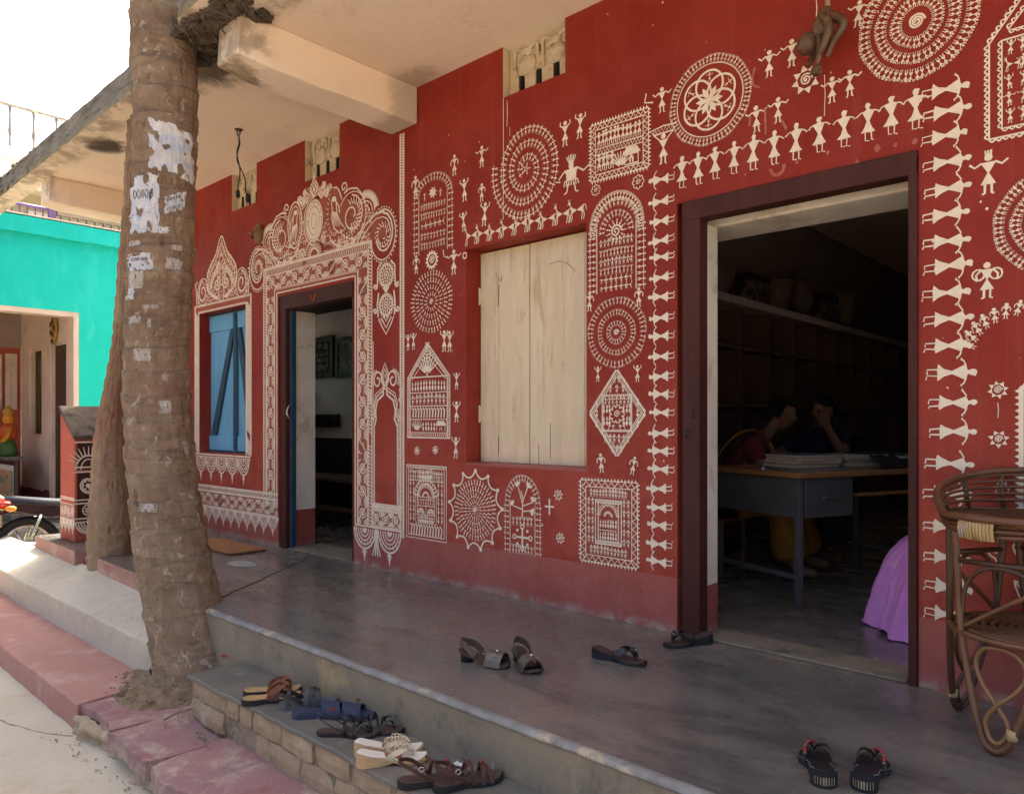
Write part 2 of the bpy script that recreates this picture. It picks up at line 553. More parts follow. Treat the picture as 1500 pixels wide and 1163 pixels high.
    c = m.mix(m.ramp(m.noise(7, 8, .75, (2.5, 1, 1), .4, (8, 1, 5)), .60, .72, 0, .6), c, (.30, .225, .14))
    m.bump(m.noise(14, 6, .65, (4, 1, .4)), .3, .003)
    M['shutter'] = m.done(c, .62, .35)
    m = NT('blue_shutter_paint')
    c = m.mix(m.ramp(m.noise(4, 7, .7, (3, 1, .6)), .3, .7), (.12, .33, .50), (.155, .40, .575))
    c = m.mix(m.ramp(m.noise(9, 8, .75, (2, 1, .8), .3, (2, 1, 5)), .62, .75, 0, .7), c, (.05, .115, .17))
    m.bump(m.noise(14, 6, .65, (4, 1, .4)), .3, .003)
    M['blue'] = m.done(c, .55, .4)
    M['blue_dark'] = nmat('dark_blue_paint', (.018, .05, .085), (.03, .07, .11), rough=.5, bump=.1)
    m = NT('maroon_brown_door_wood')
    c = m.mix(m.ramp(m.noise(4, 7, .7, (3, 3, .5)), .3, .7), (.050, .015, .011), (.072, .022, .016))
    c = m.mix(m.ramp(m.noise(20, 7, .75), .66, .74, 0, .5), c, (.17, .11, .08))
    m.bump(m.noise(16, 6, .65, (4, 4, .4)), .3, .004)
    M['frame'] = m.done(c, .6, .2)
    M['white_reveal'] = nmat('dusty_white_reveal', (.80, .74, .64), (.72, .65, .54), (.52, .43, .33), 5, 4, rough=.85, bump=.25)
    M['jali'] = nmat('cream_jali_plaster', (.60, .50, .36), (.50, .40, .27), (.20, .15, .10), 14, 8, (.54, .68), rough=.95, bump=.8, bscale=35, bdist=.012)
    M['void'] = nmat('dark_void', (.012, .010, .009), (.02, .016, .013), rough=.95, bump=0)
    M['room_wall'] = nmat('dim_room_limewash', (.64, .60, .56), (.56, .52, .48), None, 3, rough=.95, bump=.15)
    M['room_wall_dark'] = nmat('darkened_room_wall', (.16, .12, .10), (.12, .09, .075), None, 3, rough=.95, bump=.15)  # right room's walls darkened in colour to keep the room dim
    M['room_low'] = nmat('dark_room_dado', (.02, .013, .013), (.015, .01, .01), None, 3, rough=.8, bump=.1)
    M['shelf_edge'] = nmat('grey_shelf_slab', (.55, .47, .40), (.45, .38, .33), rough=.9, bump=.2)
    M['rack'] = nmat('dark_rack_wood', (.12, .066, .044), (.16, .09, .06), None, 8, stretch=(1, 1, .3), rough=.6, bump=.15)
    M['dark_clay'] = nmat('dark_fired_clay', (.10, .07, .055), (.14, .10, .08), rough=.6, bump=.2)
    M['basket'] = nmat('dim_basket_weave', (.20, .14, .09), (.15, .10, .065), None, 30, rough=.9, bump=.5)
    M['steel'] = nmat('grey_painted_steel', (.085, .085, .085), (.07, .07, .07), None, 6, rough=.42, bump=.05, spec=.5)
    M['desk_top'] = nmat('orange_laminate_top', (.30, .145, .05), (.24, .115, .04), None, 6, stretch=(.4, 3, 1), rough=.35, bump=.05, spec=.5)
    M['page'] = nmat('yellowed_pages', (.42, .37, .29), (.32, .27, .2), None, 40, stretch=(.2, .2, 6), rough=.9, bump=.2)
    M['cover_brown'] = nmat('brown_file_cover', (.13, .075, .045), (.10, .055, .035), rough=.7, bump=.1)
    M['cover_blue'] = nmat('blue_grey_file_cover', (.09, .12, .16), (.07, .095, .13), rough=.7, bump=.1)
    M['cloth_black'] = nmat('black_cloth', (.01, .01, .011), (.016, .016, .018), rough=.95, bump=.3)
    M['skin'] = nmat('brown_skin', (.20, .095, .055), (.17, .08, .045), None, 6, rough=.5, bump=.05)
    M['hair'] = nmat('black_hair', (.008, .007, .007), (.014, .012, .011), None, 60, stretch=(6, 6, .6), rough=.7, bump=.4, spec=.1)
    M['sari_gold'] = nmat('gold_sari_cloth', (.36, .175, .02), (.26, .115, .012), (.30, .04, .02), 9, 14, (.6, .68), rough=.75, bump=.25)
    M['sari_red'] = nmat('crimson_sari_cloth', (.13, .010, .018), (.10, .008, .015), (.22, .09, .03), 9, 18, (.66, .72), rough=.75, bump=.25)
    M['sari_navy'] = nmat('navy_sari_cloth', (.014, .016, .035), (.02, .022, .045), rough=.75, bump=.25)
    M['sari_purple'] = nmat('purple_sari_cloth', (.72, .29, .66), (.64, .24, .58), (.76, .38, .69), 5, 9, rough=.85, bump=.5, bscale=260, bdist=.002, spec=.1)

    # --- cane, leather and small things
    m = NT('aged_cane')
    c = m.mix(m.ramp(m.noise(9, 6, .7), .3, .7), (.105, .040, .016), (.165, .070, .028))
    c = m.mix(m.ramp(m.noise(14, 7, .7, (1, 1, 1), .3, (4, 1, 1)), .58, .72, 0, .7), c, (.05, .023, .012))
    m.bump(m.noise(50, 5, .6), .3, .003)
    M['cane'] = m.done(c, .42, .5)
    M['cane_light'] = nmat('honey_cane', (.26, .13, .052), (.20, .095, .038), (.10, .05, .024), 10, 9, rough=.45, bump=.3, bscale=50, bdist=.003, spec=.5)
    M['cane_dark'] = nmat('dark_cane', (.058, .025, .012), (.085, .038, .018), rough=.42, bump=.3, bscale=50, bdist=.003, spec=.5)
    M['binding'] = nmat('yellow_cane_binding', (.50, .36, .15), (.40, .28, .13), (.42, .33, .27), 16, 8, (.5, .6), rough=.6, bump=.3)
    M['wood_carving'] = nmat('carved_dark_wood', (.115, .058, .026), (.07, .035, .018), (.20, .115, .05), 10, 7, (.56, .7), rough=.45, bump=.3, bscale=40, spec=.5)
    M['wood_mask'] = nmat('carved_brown_wood', (.25, .135, .055), (.17, .09, .04), rough=.55, bump=.4)
    M['rod'] = nmat('bamboo_rod', (.30, .225, .14), (.23, .165, .10), rough=.6, bump=.2)
    M['brown_leather'] = nmat('brown_leather', (.075, .032, .020), (.055, .024, .016), rough=.5, bump=.3, bscale=120, bdist=.002)
    M['rust_leather'] = nmat('rust_leather', (.21, .072, .032), (.17, .055, .026), rough=.5, bump=.3, bscale=120, bdist=.002)
    M['tan_sole'] = nmat('tan_footbed', (.44, .29, .13), (.36, .23, .10), (.22, .13, .06), 20, 9, rough=.7, bump=.2)
    M['black_leather'] = nmat('black_leather', (.014, .013, .013), (.022, .02, .02), rough=.42, bump=.25, bscale=120, bdist=.002, spec=.5)
    M['black_rubber'] = nmat('black_rubber', (.014, .014, .014), (.02, .02, .02), rough=.75, bump=.2)
    M['grey_rubber'] = nmat('grey_rubber', (.10, .105, .11), (.075, .08, .085), rough=.8, bump=.2)
    M['navy_foam'] = nmat('navy_foam_rubber', (.026, .034, .066), (.034, .043, .08), (.06, .065, .09), 10, 8, rough=.75, bump=.3)
    M['cream_leather'] = nmat('cream_leather', (.62, .51, .34), (.55, .44, .28), rough=.45, bump=.2, spec=.5)
    M['cream_footbed'] = nmat('ivory_footbed', (.72, .66, .57), (.63, .56, .47), rough=.6, bump=.1)
    M['wood_sole'] = nmat('blond_wedge_wood', (.50, .34, .17), (.42, .27, .13), None, 20, stretch=(.4, 1, 3), rough=.55, bump=.2)
    M['pink_lining'] = nmat('rose_brown_lining', (.33, .14, .105), (.27, .11, .08), rough=.6, bump=.1)
    M['dark_footbed'] = nmat('dark_brown_footbed', (.060, .036, .028), (.085, .055, .042), rough=.6, bump=.2)
    M['bronze'] = nmat('bronze_metallic_leather', (.155, .125, .10), (.11, .088, .07), None, 25, rough=.35, bump=.5, bscale=140, bdist=.002, metal=.5, spec=.5)
    M['red_bead'] = nmat('red_beads', (.34, .035, .035), (.24, .02, .025), None, 120, rough=.3, bump=.4, bscale=200)
    M['silver'] = nmat('silver_fitting', (.62, .60, .56), (.5, .48, .45), rough=.28, bump=0, metal=.9)
    M['ridge'] = nmat('pale_sole_ridge', (.33, .27, .16), (.26, .21, .12), rough=.6, bump=.1)
    M['coir'] = nmat('orange_coir_mat', (.43, .20, .085), (.34, .15, .06), (.22, .09, .04), 60, 18, rough=1, bump=1, bscale=130, bdist=.01)
    M['soot'] = nmat('sooty_concrete', (.075, .055, .04), (.13, .10, .075), (.03, .024, .02), 14, 8, rough=1, bump=.8, bscale=40, bdist=.01)
    M['iron'] = nmat('rusty_iron', (.05, .032, .024), (.085, .05, .035), None, 30, rough=.7, bump=.3)
    M['chalk'] = nmat('rubbed_chalk', (.40, .38, .34), (.30, .28, .25), None, 30, rough=.95, bump=.1)
    M['litter_white'] = nmat('white_scrap_paper', (.62, .60, .56), (.5, .48, .44), rough=.9, bump=.2)
    M['litter_red'] = nmat('red_foil_scrap', (.32, .035, .05), (.22, .03, .04), rough=.4, bump=.2)

    # --- the neighbours
    m = NT('turquoise_limewash')
    c = m.mix(m.ramp(m.noise(1.6, 6, .65), .3, .7), (.006, .47, .39), (.009, .53, .445))
    c = m.mix(m.ramp(m.noise(3, 7, .7, (1, 1.6, .5), .4, (4, 2, 1)), .5, .72, 0, .7), c, (.04, .57, .51))
    c = m.mix(m.ramp(m.noise(2.2, 7, .75, (1, 5, .3), .4, (4, 7, 1)), .56, .74, 0, .5), c, (.01, .42, .38))
    m.bump(m.noise(30, 5, .6), .2, .005)
    M['turquoise'] = m.done(c, .8, .25)
    M['porch_wall'] = nmat('peach_porch_limewash', (.66, .52, .42), (.58, .45, .36), (.46, .36, .30), 3, 2, rough=.9, bump=.2)
    M['porch_red'] = nmat('brick_red_porch_paint', (.42, .105, .06), (.36, .085, .05), None, 3, rough=.8, bump=.2)
    M['porch_skirt'] = nmat('maroon_porch_skirting', (.185, .035, .04), (.22, .055, .055), (.40, .27, .25), 5, 5, (.55, .68), rough=.8, bump=.2)
    M['porch_ceiling'] = nmat('grey_brown_porch_ceiling', (.33, .25, .20), (.28, .21, .17), rough=.9, bump=.15)
    M['door_dark'] = nmat('dark_plank_door', (.075, .040, .028), (.055, .03, .022), None, 6, stretch=(3, 3, .3), rough=.6, bump=.2)
    M['glass_dark'] = nmat('dusky_window_glass', (.035, .045, .05), (.05, .055, .055), rough=.15, bump=0, spec=.6)
    M['curtain_olive'] = nmat('olive_gold_curtain', (.20, .145, .03), (.11, .08, .02), None, 12, stretch=(3, 3, .2), rough=.8, bump=.2)
    M['yellow_gold'] = nmat('ochre_gold_paint', (.46, .27, .05), (.38, .20, .035), (.20, .09, .02), 12, 10, rough=.55, bump=.3)
    M['saffron'] = nmat('saffron_paint', (.62, .27, .02), (.52, .2, .02), rough=.6, bump=.2)
    M['vermilion'] = nmat('vermilion_paint', (.52, .10, .02), (.44, .08, .02), rough=.6, bump=.2)
    M['leaf_green'] = nmat('leaf_green_paint', (.06, .15, .04), (.04, .11, .03), rough=.6, bump=.2)
    M['stone_grey'] = nmat('mossy_grey_stone', (.22, .2, .16), (.16, .15, .12), rough=.9, bump=.6)
    M['upper_wall'] = nmat('olive_cream_limewash', (.44, .35, .22), (.38, .30, .19), None, 2, rough=.9, bump=.15)
    M['cream_wall'] = nmat('warm_cream_limewash', (.66, .55, .43), (.60, .49, .38), None, 2, rough=.9, bump=.15)
    M['purple_iron'] = nmat('purple_painted_iron', (.13, .075, .21), (.10, .06, .17), rough=.5, bump=.1)
    M['white_wall'] = nmat('white_limewash', (.78, .76, .72), (.72, .69, .64), None, 2, rough=.9, bump=.1)
    M['bike_black'] = nmat('black_bike_paint', (.010, .010, .012), (.014, .014, .016), rough=.22, bump=0, spec=.6)
    M['seat_vinyl'] = nmat('dusty_seat_vinyl', (.030, .036, .044), (.048, .056, .066), None, 5, rough=.5, bump=.2, bscale=150, bdist=.002)
    M['bike_red'] = nmat('red_bike_panel', (.40, .022, .015), (.34, .018, .012), rough=.22, bump=0, spec=.6)
    M['lens_red'] = nmat('red_lamp_lens', (.50, .03, .02), (.42, .02, .015), rough=.12, bump=0, spec=.7)
    M['lens_amber'] = nmat('amber_lamp_lens', (.62, .24, .02), (.5, .2, .02), rough=.12, bump=0, spec=.7)
    M['chrome'] = nmat('scuffed_chrome', (.6, .6, .6), (.5, .5, .5), rough=.22, bump=0, metal=1.0)
    M['spring'] = nmat('yellow_green_spring', (.38, .46, .18), (.3, .38, .14), rough=.45, bump=0)
    M['picture'] = nmat('warm_folk_painting', (.50, .20, .10), (.52, .36, .16), (.16, .22, .14), 9, 7, (.5, .56), rough=.6, bump=0)
    M['mount'] = nmat('cream_picture_mount', (.66, .62, .52), (.6, .55, .46), rough=.8, bump=0)
    M['black_frame'] = nmat('black_picture_frame', (.016, .014, .014), (.022, .02, .02), rough=.4, bump=.05)
    M['dim_print'] = nmat('dim_brown_print', (.12, .07, .055), (.20, .15, .12), (.03, .02, .02), 14, 11, (.48, .54), rough=.5, bump=0)
    M['frond'] = nmat('palm_leaf', (.055, .085, .028), (.075, .105, .035), rough=.55, bump=.1)


make_materials()

# ------------------------------------------------------------------ ground, steps, veranda
def ground_z(x, y):
    return -.535 + .022 * noise.noise(Vector((x * .9, y * .9, 3)))


def build_ground():
    m = MB()
    # one sheet to the horizon, finer near the house so that it can be uneven
    xs = [-600, -200, -60, -25] + [-14 + .2 * i for i in range(101)] + [10, 25, 60, 200, 600]
    ys = [-600, -200, -60, -25, -12] + [-8 + .2 * i for i in range(33)] + [-1.55, 0, 12, 60, 200, 600]
    vs_, fs = [], []
    for y in ys:
        for x in xs:
            near = -14 <= x <= 8 and -8 <= y <= -1.7
            z = -.535 + (.022 * noise.noise(Vector((x * .9, y * .9, 3))) if near else -.01)
            vs_.append((x, y, z))
    n = len(xs)
    for j in range(len(ys) - 1):
        for i in range(n - 1):
            fs.append((j * n + i, j * n + i + 1, (j + 1) * n + i + 1, (j + 1) * n + i))
    m.add(vs_, fs, 0, True)
    tag(m.build('ground', M['ground']), kind='structure')


def rough_slab(name, x0, x1, y0, y1, z0, z1, mats, wob=.012, nx=40, ny=6, front_wob=.0, tilt=None, bevel=.012, kind='structure', seed=0.0, left_wob=0.0):
    """a cast slab whose top and front edge are not perfectly straight; mats = (top, front)"""
    m = MB()
    tp, bt = [], []
    for j in range(ny + 1):
        for i in range(nx + 1):
            u, v = i / nx, j / ny
            x, y = x0 + (x1 - x0) * u, y0 + (y1 - y0) * v
            if j == 0: y += front_wob * noise.noise(Vector((x * 5 + seed, 1.3, 0))) + front_wob * .6 * noise.noise(Vector((x * 17 + seed, 4.3, 0)))
            if i == 0: x += left_wob * noise.noise(Vector((seed, y * 9, 2.0)))
            if i == nx: x += left_wob * noise.noise(Vector((seed + 9, y * 9, 2.0)))
            z = z1 + (tilt(x, y) if tilt else 0) + wob * .35 * noise.noise(Vector((x * 1.7 + seed, y * 3, .5)))
            tp.append((x, y, z))
            bt.append((x, y, z0))
    W = nx + 1
    top = [(j * W + i, j * W + i + 1, (j + 1) * W + i + 1, (j + 1) * W + i) for j in range(ny) for i in range(nx)]
    m.add(tp, top, 0)
    ring = [i for i in range(W)] + [j * W + nx for j in range(1, ny + 1)] + [ny * W + i for i in range(nx - 1, -1, -1)] + [j * W for j in range(ny - 1, 0, -1)]
    L = len(ring)
    m.add([tp[i] for i in ring] + [bt[i] for i in ring], [(k, L + k, L + (k + 1) % L, (k + 1) % L) for k in range(L)], 1)
    o = m.build(name, mats, bevel=bevel)
    return tag(o, kind=kind)


def build_steps():
    # the salmon coloured kerb platform along the lane, sound to the left and broken to the right
    a = rough_slab('lane_platform', -9.6, -4.17, -1.925, -1.50, -.60, -.40, (M['salmon'], M['salmon']), .03, 90, 5, .007, bevel=.008)
    chunks = [(-4.155, -3.70, -1.915, .0, 1.0), (-3.685, -3.24, -1.935, -.006, 2.0), (-3.215, -1.9, -1.96, .004, 3.0), (-1.885, 1.4, -1.95, 0, 4.0)]
    for k, (xa, xb, yf, dz, sd) in enumerate(chunks):
        o = rough_slab('lane_platform', xa, xb, yf, -1.50, -.47 + dz, -.40 + dz, (M['purple'], M['purple']), .04, 50, 8, .040, bevel=.008, seed=sd * 11, left_wob=.03)
        if k < 3: tag(o, ['short purple cement slab of the lane platform by the near palm', 'cracked middle slab of the lane platform', 'long purple cement slab below the brick step'][k])
    # eroded core under the broken slabs with lumps of brick showing
    m = MB()
    nx, nz = 150, 12
    vs_ = []
    for j in range(nz + 1):
        for i in range(nx + 1):
            x = -4.155 + (1.4 + 4.155) * (i / nx) ** 1.3
            z = -.60 + .16 * j / nz
            y = -1.90 + .05 * noise.noise(Vector((x * 11, z * 18, 1))) + .035 * noise.noise(Vector((x * 2.5, z * 5, 8))) - .035 * (1 - j / nz)
            vs_.append((x, y, z))
    m.add(vs_, [(j * (nx + 1) + i, j * (nx + 1) + i + 1, (j + 1) * (nx + 1) + i + 1, (j + 1) * (nx + 1) + i) for j in range(nz) for i in range(nx)], 0, True)
    m.box(-4.15, 1.4, -1.85, -1.5, -.60, -.44)
    core = tag(m.build('platform_core', M['plaster_broken']), kind='structure')
    rnd = random.Random(4)
    for k in range(9):
        x = -4.10 + k * .115 + rnd.uniform(-.04, .04)
        s = rnd.uniform(.025, .05)
        b = MB()
        mt = Matrix.Translation((x, -1.890 + rnd.uniform(-.02, .012), -.505 + rnd.uniform(-.03, .03))) @ Matrix.Rotation(rnd.uniform(-.5, .5), 4, 'Z') @ Matrix.Rotation(rnd.uniform(-.3, .3), 4, 'Y')
        b.box(-s, s, -s * .6, s * .7, -s * .7, s * .7, 0, mt)
        o = b.build('rubble_brick', M['brick'], core, bevel=.005)

    # the pale sloping ledge to the left
    rough_slab('cement_ledge', -9.6, -4.24, -1.525, -1.16, -.42, -.21, (M['ledge'], M['ledge']), .02, 60, 6, .008,
               tilt=lambda x, y: max(0, (y + 1.525)) * .31, bevel=.012)
    # the grey shoe step: a cement sheet on two courses of worn brick
    rough_slab('shoe_step', -3.58, 1.4, -1.625, -1.335, -.205, -.190, (M['step'], M['step']), .012, 60, 5, .02, bevel=.006)
    m = MB()
    m.box(-3.57, 1.4, -1.600, -1.335, -.42, -.2055)
    core = tag(m.build('step_core', M['mortar']), kind='structure')
    rnd = random.Random(11)
    for row, (za, zb) in enumerate(((-.292, -.209), (-.395, -.300))):
        x = -3.575 + (0.0 if row == 0 else -.02)
        while x < -2.0:
            w = rnd.choice((.235, .225, .115, .12, .23))
            if row == 1 and -3.40 < x < -3.1:
                x += w * .8
                continue
            b = MB()
            d = rnd.uniform(-.006, .012)
            mt = Matrix.Translation((x + w / 2, -1.572 + d, (za + zb) / 2)) @ Matrix.Rotation(rnd.uniform(-.025, .025), 4, 'Z') @ Matrix.Rotation(rnd.uniform(-.02, .02), 4, 'Y')
            # a brick with knocked corners
            hw, hd, hz = w / 2 - .002, .045, (zb - za) / 2
            nx, nz = 4, 2
            vs_ = []
            for j in range(nz + 1):
                for i in range(nx + 1):
                    fx, fz = i / nx * 2 - 1, j / nz * 2 - 1
                    wear = .0065 * (abs(fx) ** 4 + abs(fz) ** 4) * rnd.uniform(.3, 1.3)
                    vs_.append(mt @ Vector((fx * hw * (1 - .02 * abs(fz)), -hd + wear, fz * hz)))
            for j in range(nz + 1):
                for i in range(nx + 1):
                    vs_.append(mt @ Vector(((i / nx * 2 - 1) * hw, hd, (j / nz * 2 - 1) * hz)))
            Wn = nx + 1
            K = Wn * (nz + 1)
            fs = [(j * Wn + i, j * Wn + i + 1, (j + 1) * Wn + i + 1, (j + 1) * Wn + i) for j in range(nz) for i in range(nx)]
            rim = list(range(Wn)) + [Wn + nx, 2 * Wn + nx] + [2 * Wn + i for i in range(nx - 1, -1, -1)] + [Wn]
            fs += [(rim[k], K + rim[k], K + rim[(k + 1) % len(rim)], rim[(k + 1) % len(rim)]) for k in range(len(rim))]
            b.add(vs_, fs)
            b.build('brick', M['brick'], core, bevel=.004)
            x += w + rnd.uniform(.003, .009)
    # veranda floor: rounded worn nosing, stained riser
    floor = MB()
    poly = [(-7.73, -1.18), (-6.55, -1.215), (-6.55, -.80), (-6.16, -.80), (-6.16, -1.12), (-6.10, -1.195), (-4.75, -1.235), (-4.02, -1.30), (1.4, -1.305), (1.4, .10), (-7.73, .10)]
    floor.prism(poly, -.40, 0, 0, 1)
    fl = floor.build('veranda_floor', (M['floor'], M['riser'], M['salmon']))
    for p in fl.data.polygons:
        c = p.center
        if abs(p.normal.z) < .5 and c.x < -4.4 and c.y < -.3: p.material_index = 2
    tag(fl, kind='structure')
    m = MB()
    m.box(-4.00, 1.4, -1.335, -1.306, -.41, -.019)
    tag(m.build('veranda_riser', M['riser']), kind='structure')
    m = MB()
    prof = []
    nx = 150
    sec = [(-1.304, .0005), (-1.318, .0035), (-1.331, .001), (-1.340, -.006), (-1.343, -.013), (-1.342, -.019), (-1.304, -.019)]
    vs_ = []
    for i in range(nx + 1):
        x = -4.00 + 5.4 * i / nx
        w = .0035 * noise.noise(Vector((x * 4, 0, 3))) + .003 * noise.noise(Vector((x * 15, 2, 3)))
        chip = max(0, noise.noise(Vector((x * 6.5, 8, 1))) - .42) * .05
        for (y, z) in sec:
            vs_.append((x, y + (w + chip if y < -1.31 else 0), z - (chip * .4 if z > -.01 and y < -1.31 else 0)))
    S = len(sec)
    m.add(vs_, [(i * S + k, i * S + k + 1, (i + 1) * S + k + 1, (i + 1) * S + k) for i in range(nx) for k in range(S - 1)], 0, True)
    tag(m.build('veranda_nosing', M['nosing']), kind='structure')
    # hairline joint and scrapes in the polished floor, the rubbed chalk ring
    m = MB()
    p0 = Vector((-5.42, -1.2, .0012))
    path = [Vector((-4.15 + .02 * noise.noise(Vector((t * 9, 0, 0))) - t * .85, -1.22 + t * 1.2, .002)) for t in [i / 30 for i in range(31)]]
    m.ribbon(path, (1, .5, 0), .006, .002)
    tag(m.build('floor_joint', M['void']), kind='structure')
    m = MB()
    vs_ = [(-5.09 + .15 * math.cos(a) * (1 + .1 * math.sin(3 * a)), -.57 + .085 * math.sin(a), .0016) for a in [2 * math.pi * k / 28 for k in range(28)]]
    m.add(vs_, [tuple(range(28))])
    tag(m.build('chalk_patch', M['chalk']), kind='structure')
    # soil ring round the near palm
    m = MB()
    vs_, n, q = [], 90, 20
    for j in range(q + 1):
        for i in range(n):
            a = 2 * math.pi * i / n
            f = j / q
            x = -4.13 + math.cos(a) * (.22 + .24 * f) * (1 + .12 * math.sin(3 * a))
            y = -1.44 + math.sin(a) * (.14 + .22 * f) * (1 + .15 * math.cos(2 * a + 1))
            z = -.402 + .055 * (1 - f) ** 1.4 + .036 * noise.noise(Vector((x * 16, y * 16, 2))) * (1 - f * .6)
            if f == 1: z -= .02
            vs_.append((x, y, z))
    m.add(vs_, [(j * n + i, j * n + (i + 1) % n, (j + 1) * n + (i + 1) % n, (j + 1) * n + i) for j in range(q) for i in range(n)], 0, True)
    rnd = random.Random(5)
    for k in range(90):
        a, rr = rnd.uniform(0, 6.28), rnd.uniform(.24, .42)
        x, y = -4.13 + math.cos(a) * rr, -1.44 + math.sin(a) * rr * .85
        if y > -1.48 and x < -4.2: continue
        s = rnd.uniform(.002, .008)
        m.ball((x, y, -.392 + rnd.uniform(0, .012)), (s, s * rnd.uniform(.7, 1.2), s * .7), 6, 4)
    tag(m.build('root_soil', M['soil']), kind='stuff')
    # dusty lumps and chips at the foot of the brick step and along the broken platform
    m = MB()
    for k in range(260):
        if k % 2:
            x, y, z = rnd.uniform(-3.7, -1.9), -1.66 + rnd.gauss(0, .035), -.396
        else:
            x, y, z = rnd.uniform(-4.2, -2.2), -1.97 + abs(rnd.gauss(0, .05)) * -1, -.53
        s = abs(rnd.gauss(.0022, .0026)) + .001
        m.ball((x, y, z), (s, s * rnd.uniform(.7, 1.3), s * .7), 6, 4)
    tag(m.build('crumbled_mortar', M['plaster_broken']), kind='stuff')
    # the broken edge of the cement skin of the lane
    m = MB()
    pth = [(-5.6, -2.235), (-4.92, -2.225), (-4.62, -2.16), (-4.40, -2.10), (-4.22, -2.02), (-4.12, -1.95)]
    pts = smooth_path([Vector((a, b, -.5265)) for a, b in pth], 10)
    pts = [p + Vector((.012 * noise.noise(p * 9), .03 * noise.noise(p * 7 + Vector((5, 0, 0))), 0)) for p in pts]
    for p in pts: p.z = ground_z(p.x, p.y) + .0012
    m.ribbon(pts, (.4, 1, 0), [.004 + .016 * abs(noise.noise(p * 11)) for p in pts], .001)
    tag(m.build('ground_crack', M['mortar']), kind='structure')


# ------------------------------------------------------------------ the house
HOUSE = empty('house', (0, 0, 0), 'red painted house with white folk paintings, dark doorways and a pale veranda roof', 'house')
WT = .20                                       # wall thickness
D1 = (-5.56, -4.51, 0.0, 2.06)
D2 = (-1.85, -0.79, 0.0, 2.09)
W1 = (-7.005, -6.11, .745, 2.06)
W2 = (-3.33, -2.40, .765, 2.10)
VENTS = [(-6.36, -5.92, 2.915, 3.25), (-5.16, -4.69, 2.92, 3.25), (-3.014, -2.545, 2.95, 3.25)]


def build_wall():
    holes = [D1, D2, W1, W2] + VENTS
    xs = sorted({-7.80, 1.4} | {h[0] for h in holes} | {h[1] for h in holes})
    zs = sorted({0.0, .27, 3.25} | {h[2] for h in holes} | {h[3] for h in holes})
    m = MB()

    def hole(i, j):
        if i < 0 or j < 0 or i >= len(xs) - 1 or j >= len(zs) - 1: return None
        cx, cz = (xs[i] + xs[i + 1]) / 2, (zs[j] + zs[j + 1]) / 2
        for h in holes:
            if h[0] < cx < h[1] and h[2] < cz < h[3]: return h
        return False
    for i in range(len(xs) - 1):
        for j in range(len(zs) - 1):
            if hole(i, j): continue
            xa, xb, za, zb = xs[i], xs[i + 1], zs[j], zs[j + 1]
            low = zb <= .271
            m.add([(xa, 0, za), (xb, 0, za), (xb, 0, zb), (xa, 0, zb)], [(0, 1, 2, 3)], 1 if low else 0)
            m.add([(xa, WT, za), (xb, WT, za), (xb, WT, zb), (xa, WT, zb)], [(3, 2, 1, 0)], 2)
            for (di, dj, q) in ((-1, 0, [(xa, 0, za), (xa, 0, zb), (xa, WT, zb), (xa, WT, za)]),
                                (1, 0, [(xb, 0, zb), (xb, 0, za), (xb, WT, za), (xb, WT, zb)]),
                                (0, -1, [(xb, 0, za), (xa, 0, za), (xa, WT, za), (xb, WT, za)]),
                                (0, 1, [(xa, 0, zb), (xb, 0, zb), (xb, WT, zb), (xa, WT, zb)])):
                h = hole(i + di, j + dj)
                if h is False: continue
                vent = h in VENTS
                m.add(q, [(0, 1, 2, 3)], 3 if vent else (1 if low else 0))
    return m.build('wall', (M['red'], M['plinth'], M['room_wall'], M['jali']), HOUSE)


WALL = build_wall()


def build_plinth_lip():
    # the plinth paint edge: a hair of thickness and an uneven top line
    m = MB()
    for (xa, xb) in ((-7.8, D1[0] - .002), (D1[1] + .002, D2[0] - .002), (D2[1] + .002, 1.4)):
        n = max(8, int((xb - xa) / .03))
        vs_ = []
        for i in range(n + 1):
            x = xa + (xb - xa) * i / n
            vs_.append((x, -.0012, .001))
            vs_.append((x, -.0012, .268 + .005 * noise.noise(Vector((x * 5, 0, 0))) + .004 * noise.noise(Vector((x * 22, 0, 0)))))
        m.add(vs_, [(2 * i, 2 * i + 2, 2 * i + 3, 2 * i + 1) for i in range(n)])
    m.build('plinth', M['plinth'], HOUSE, fix=False)


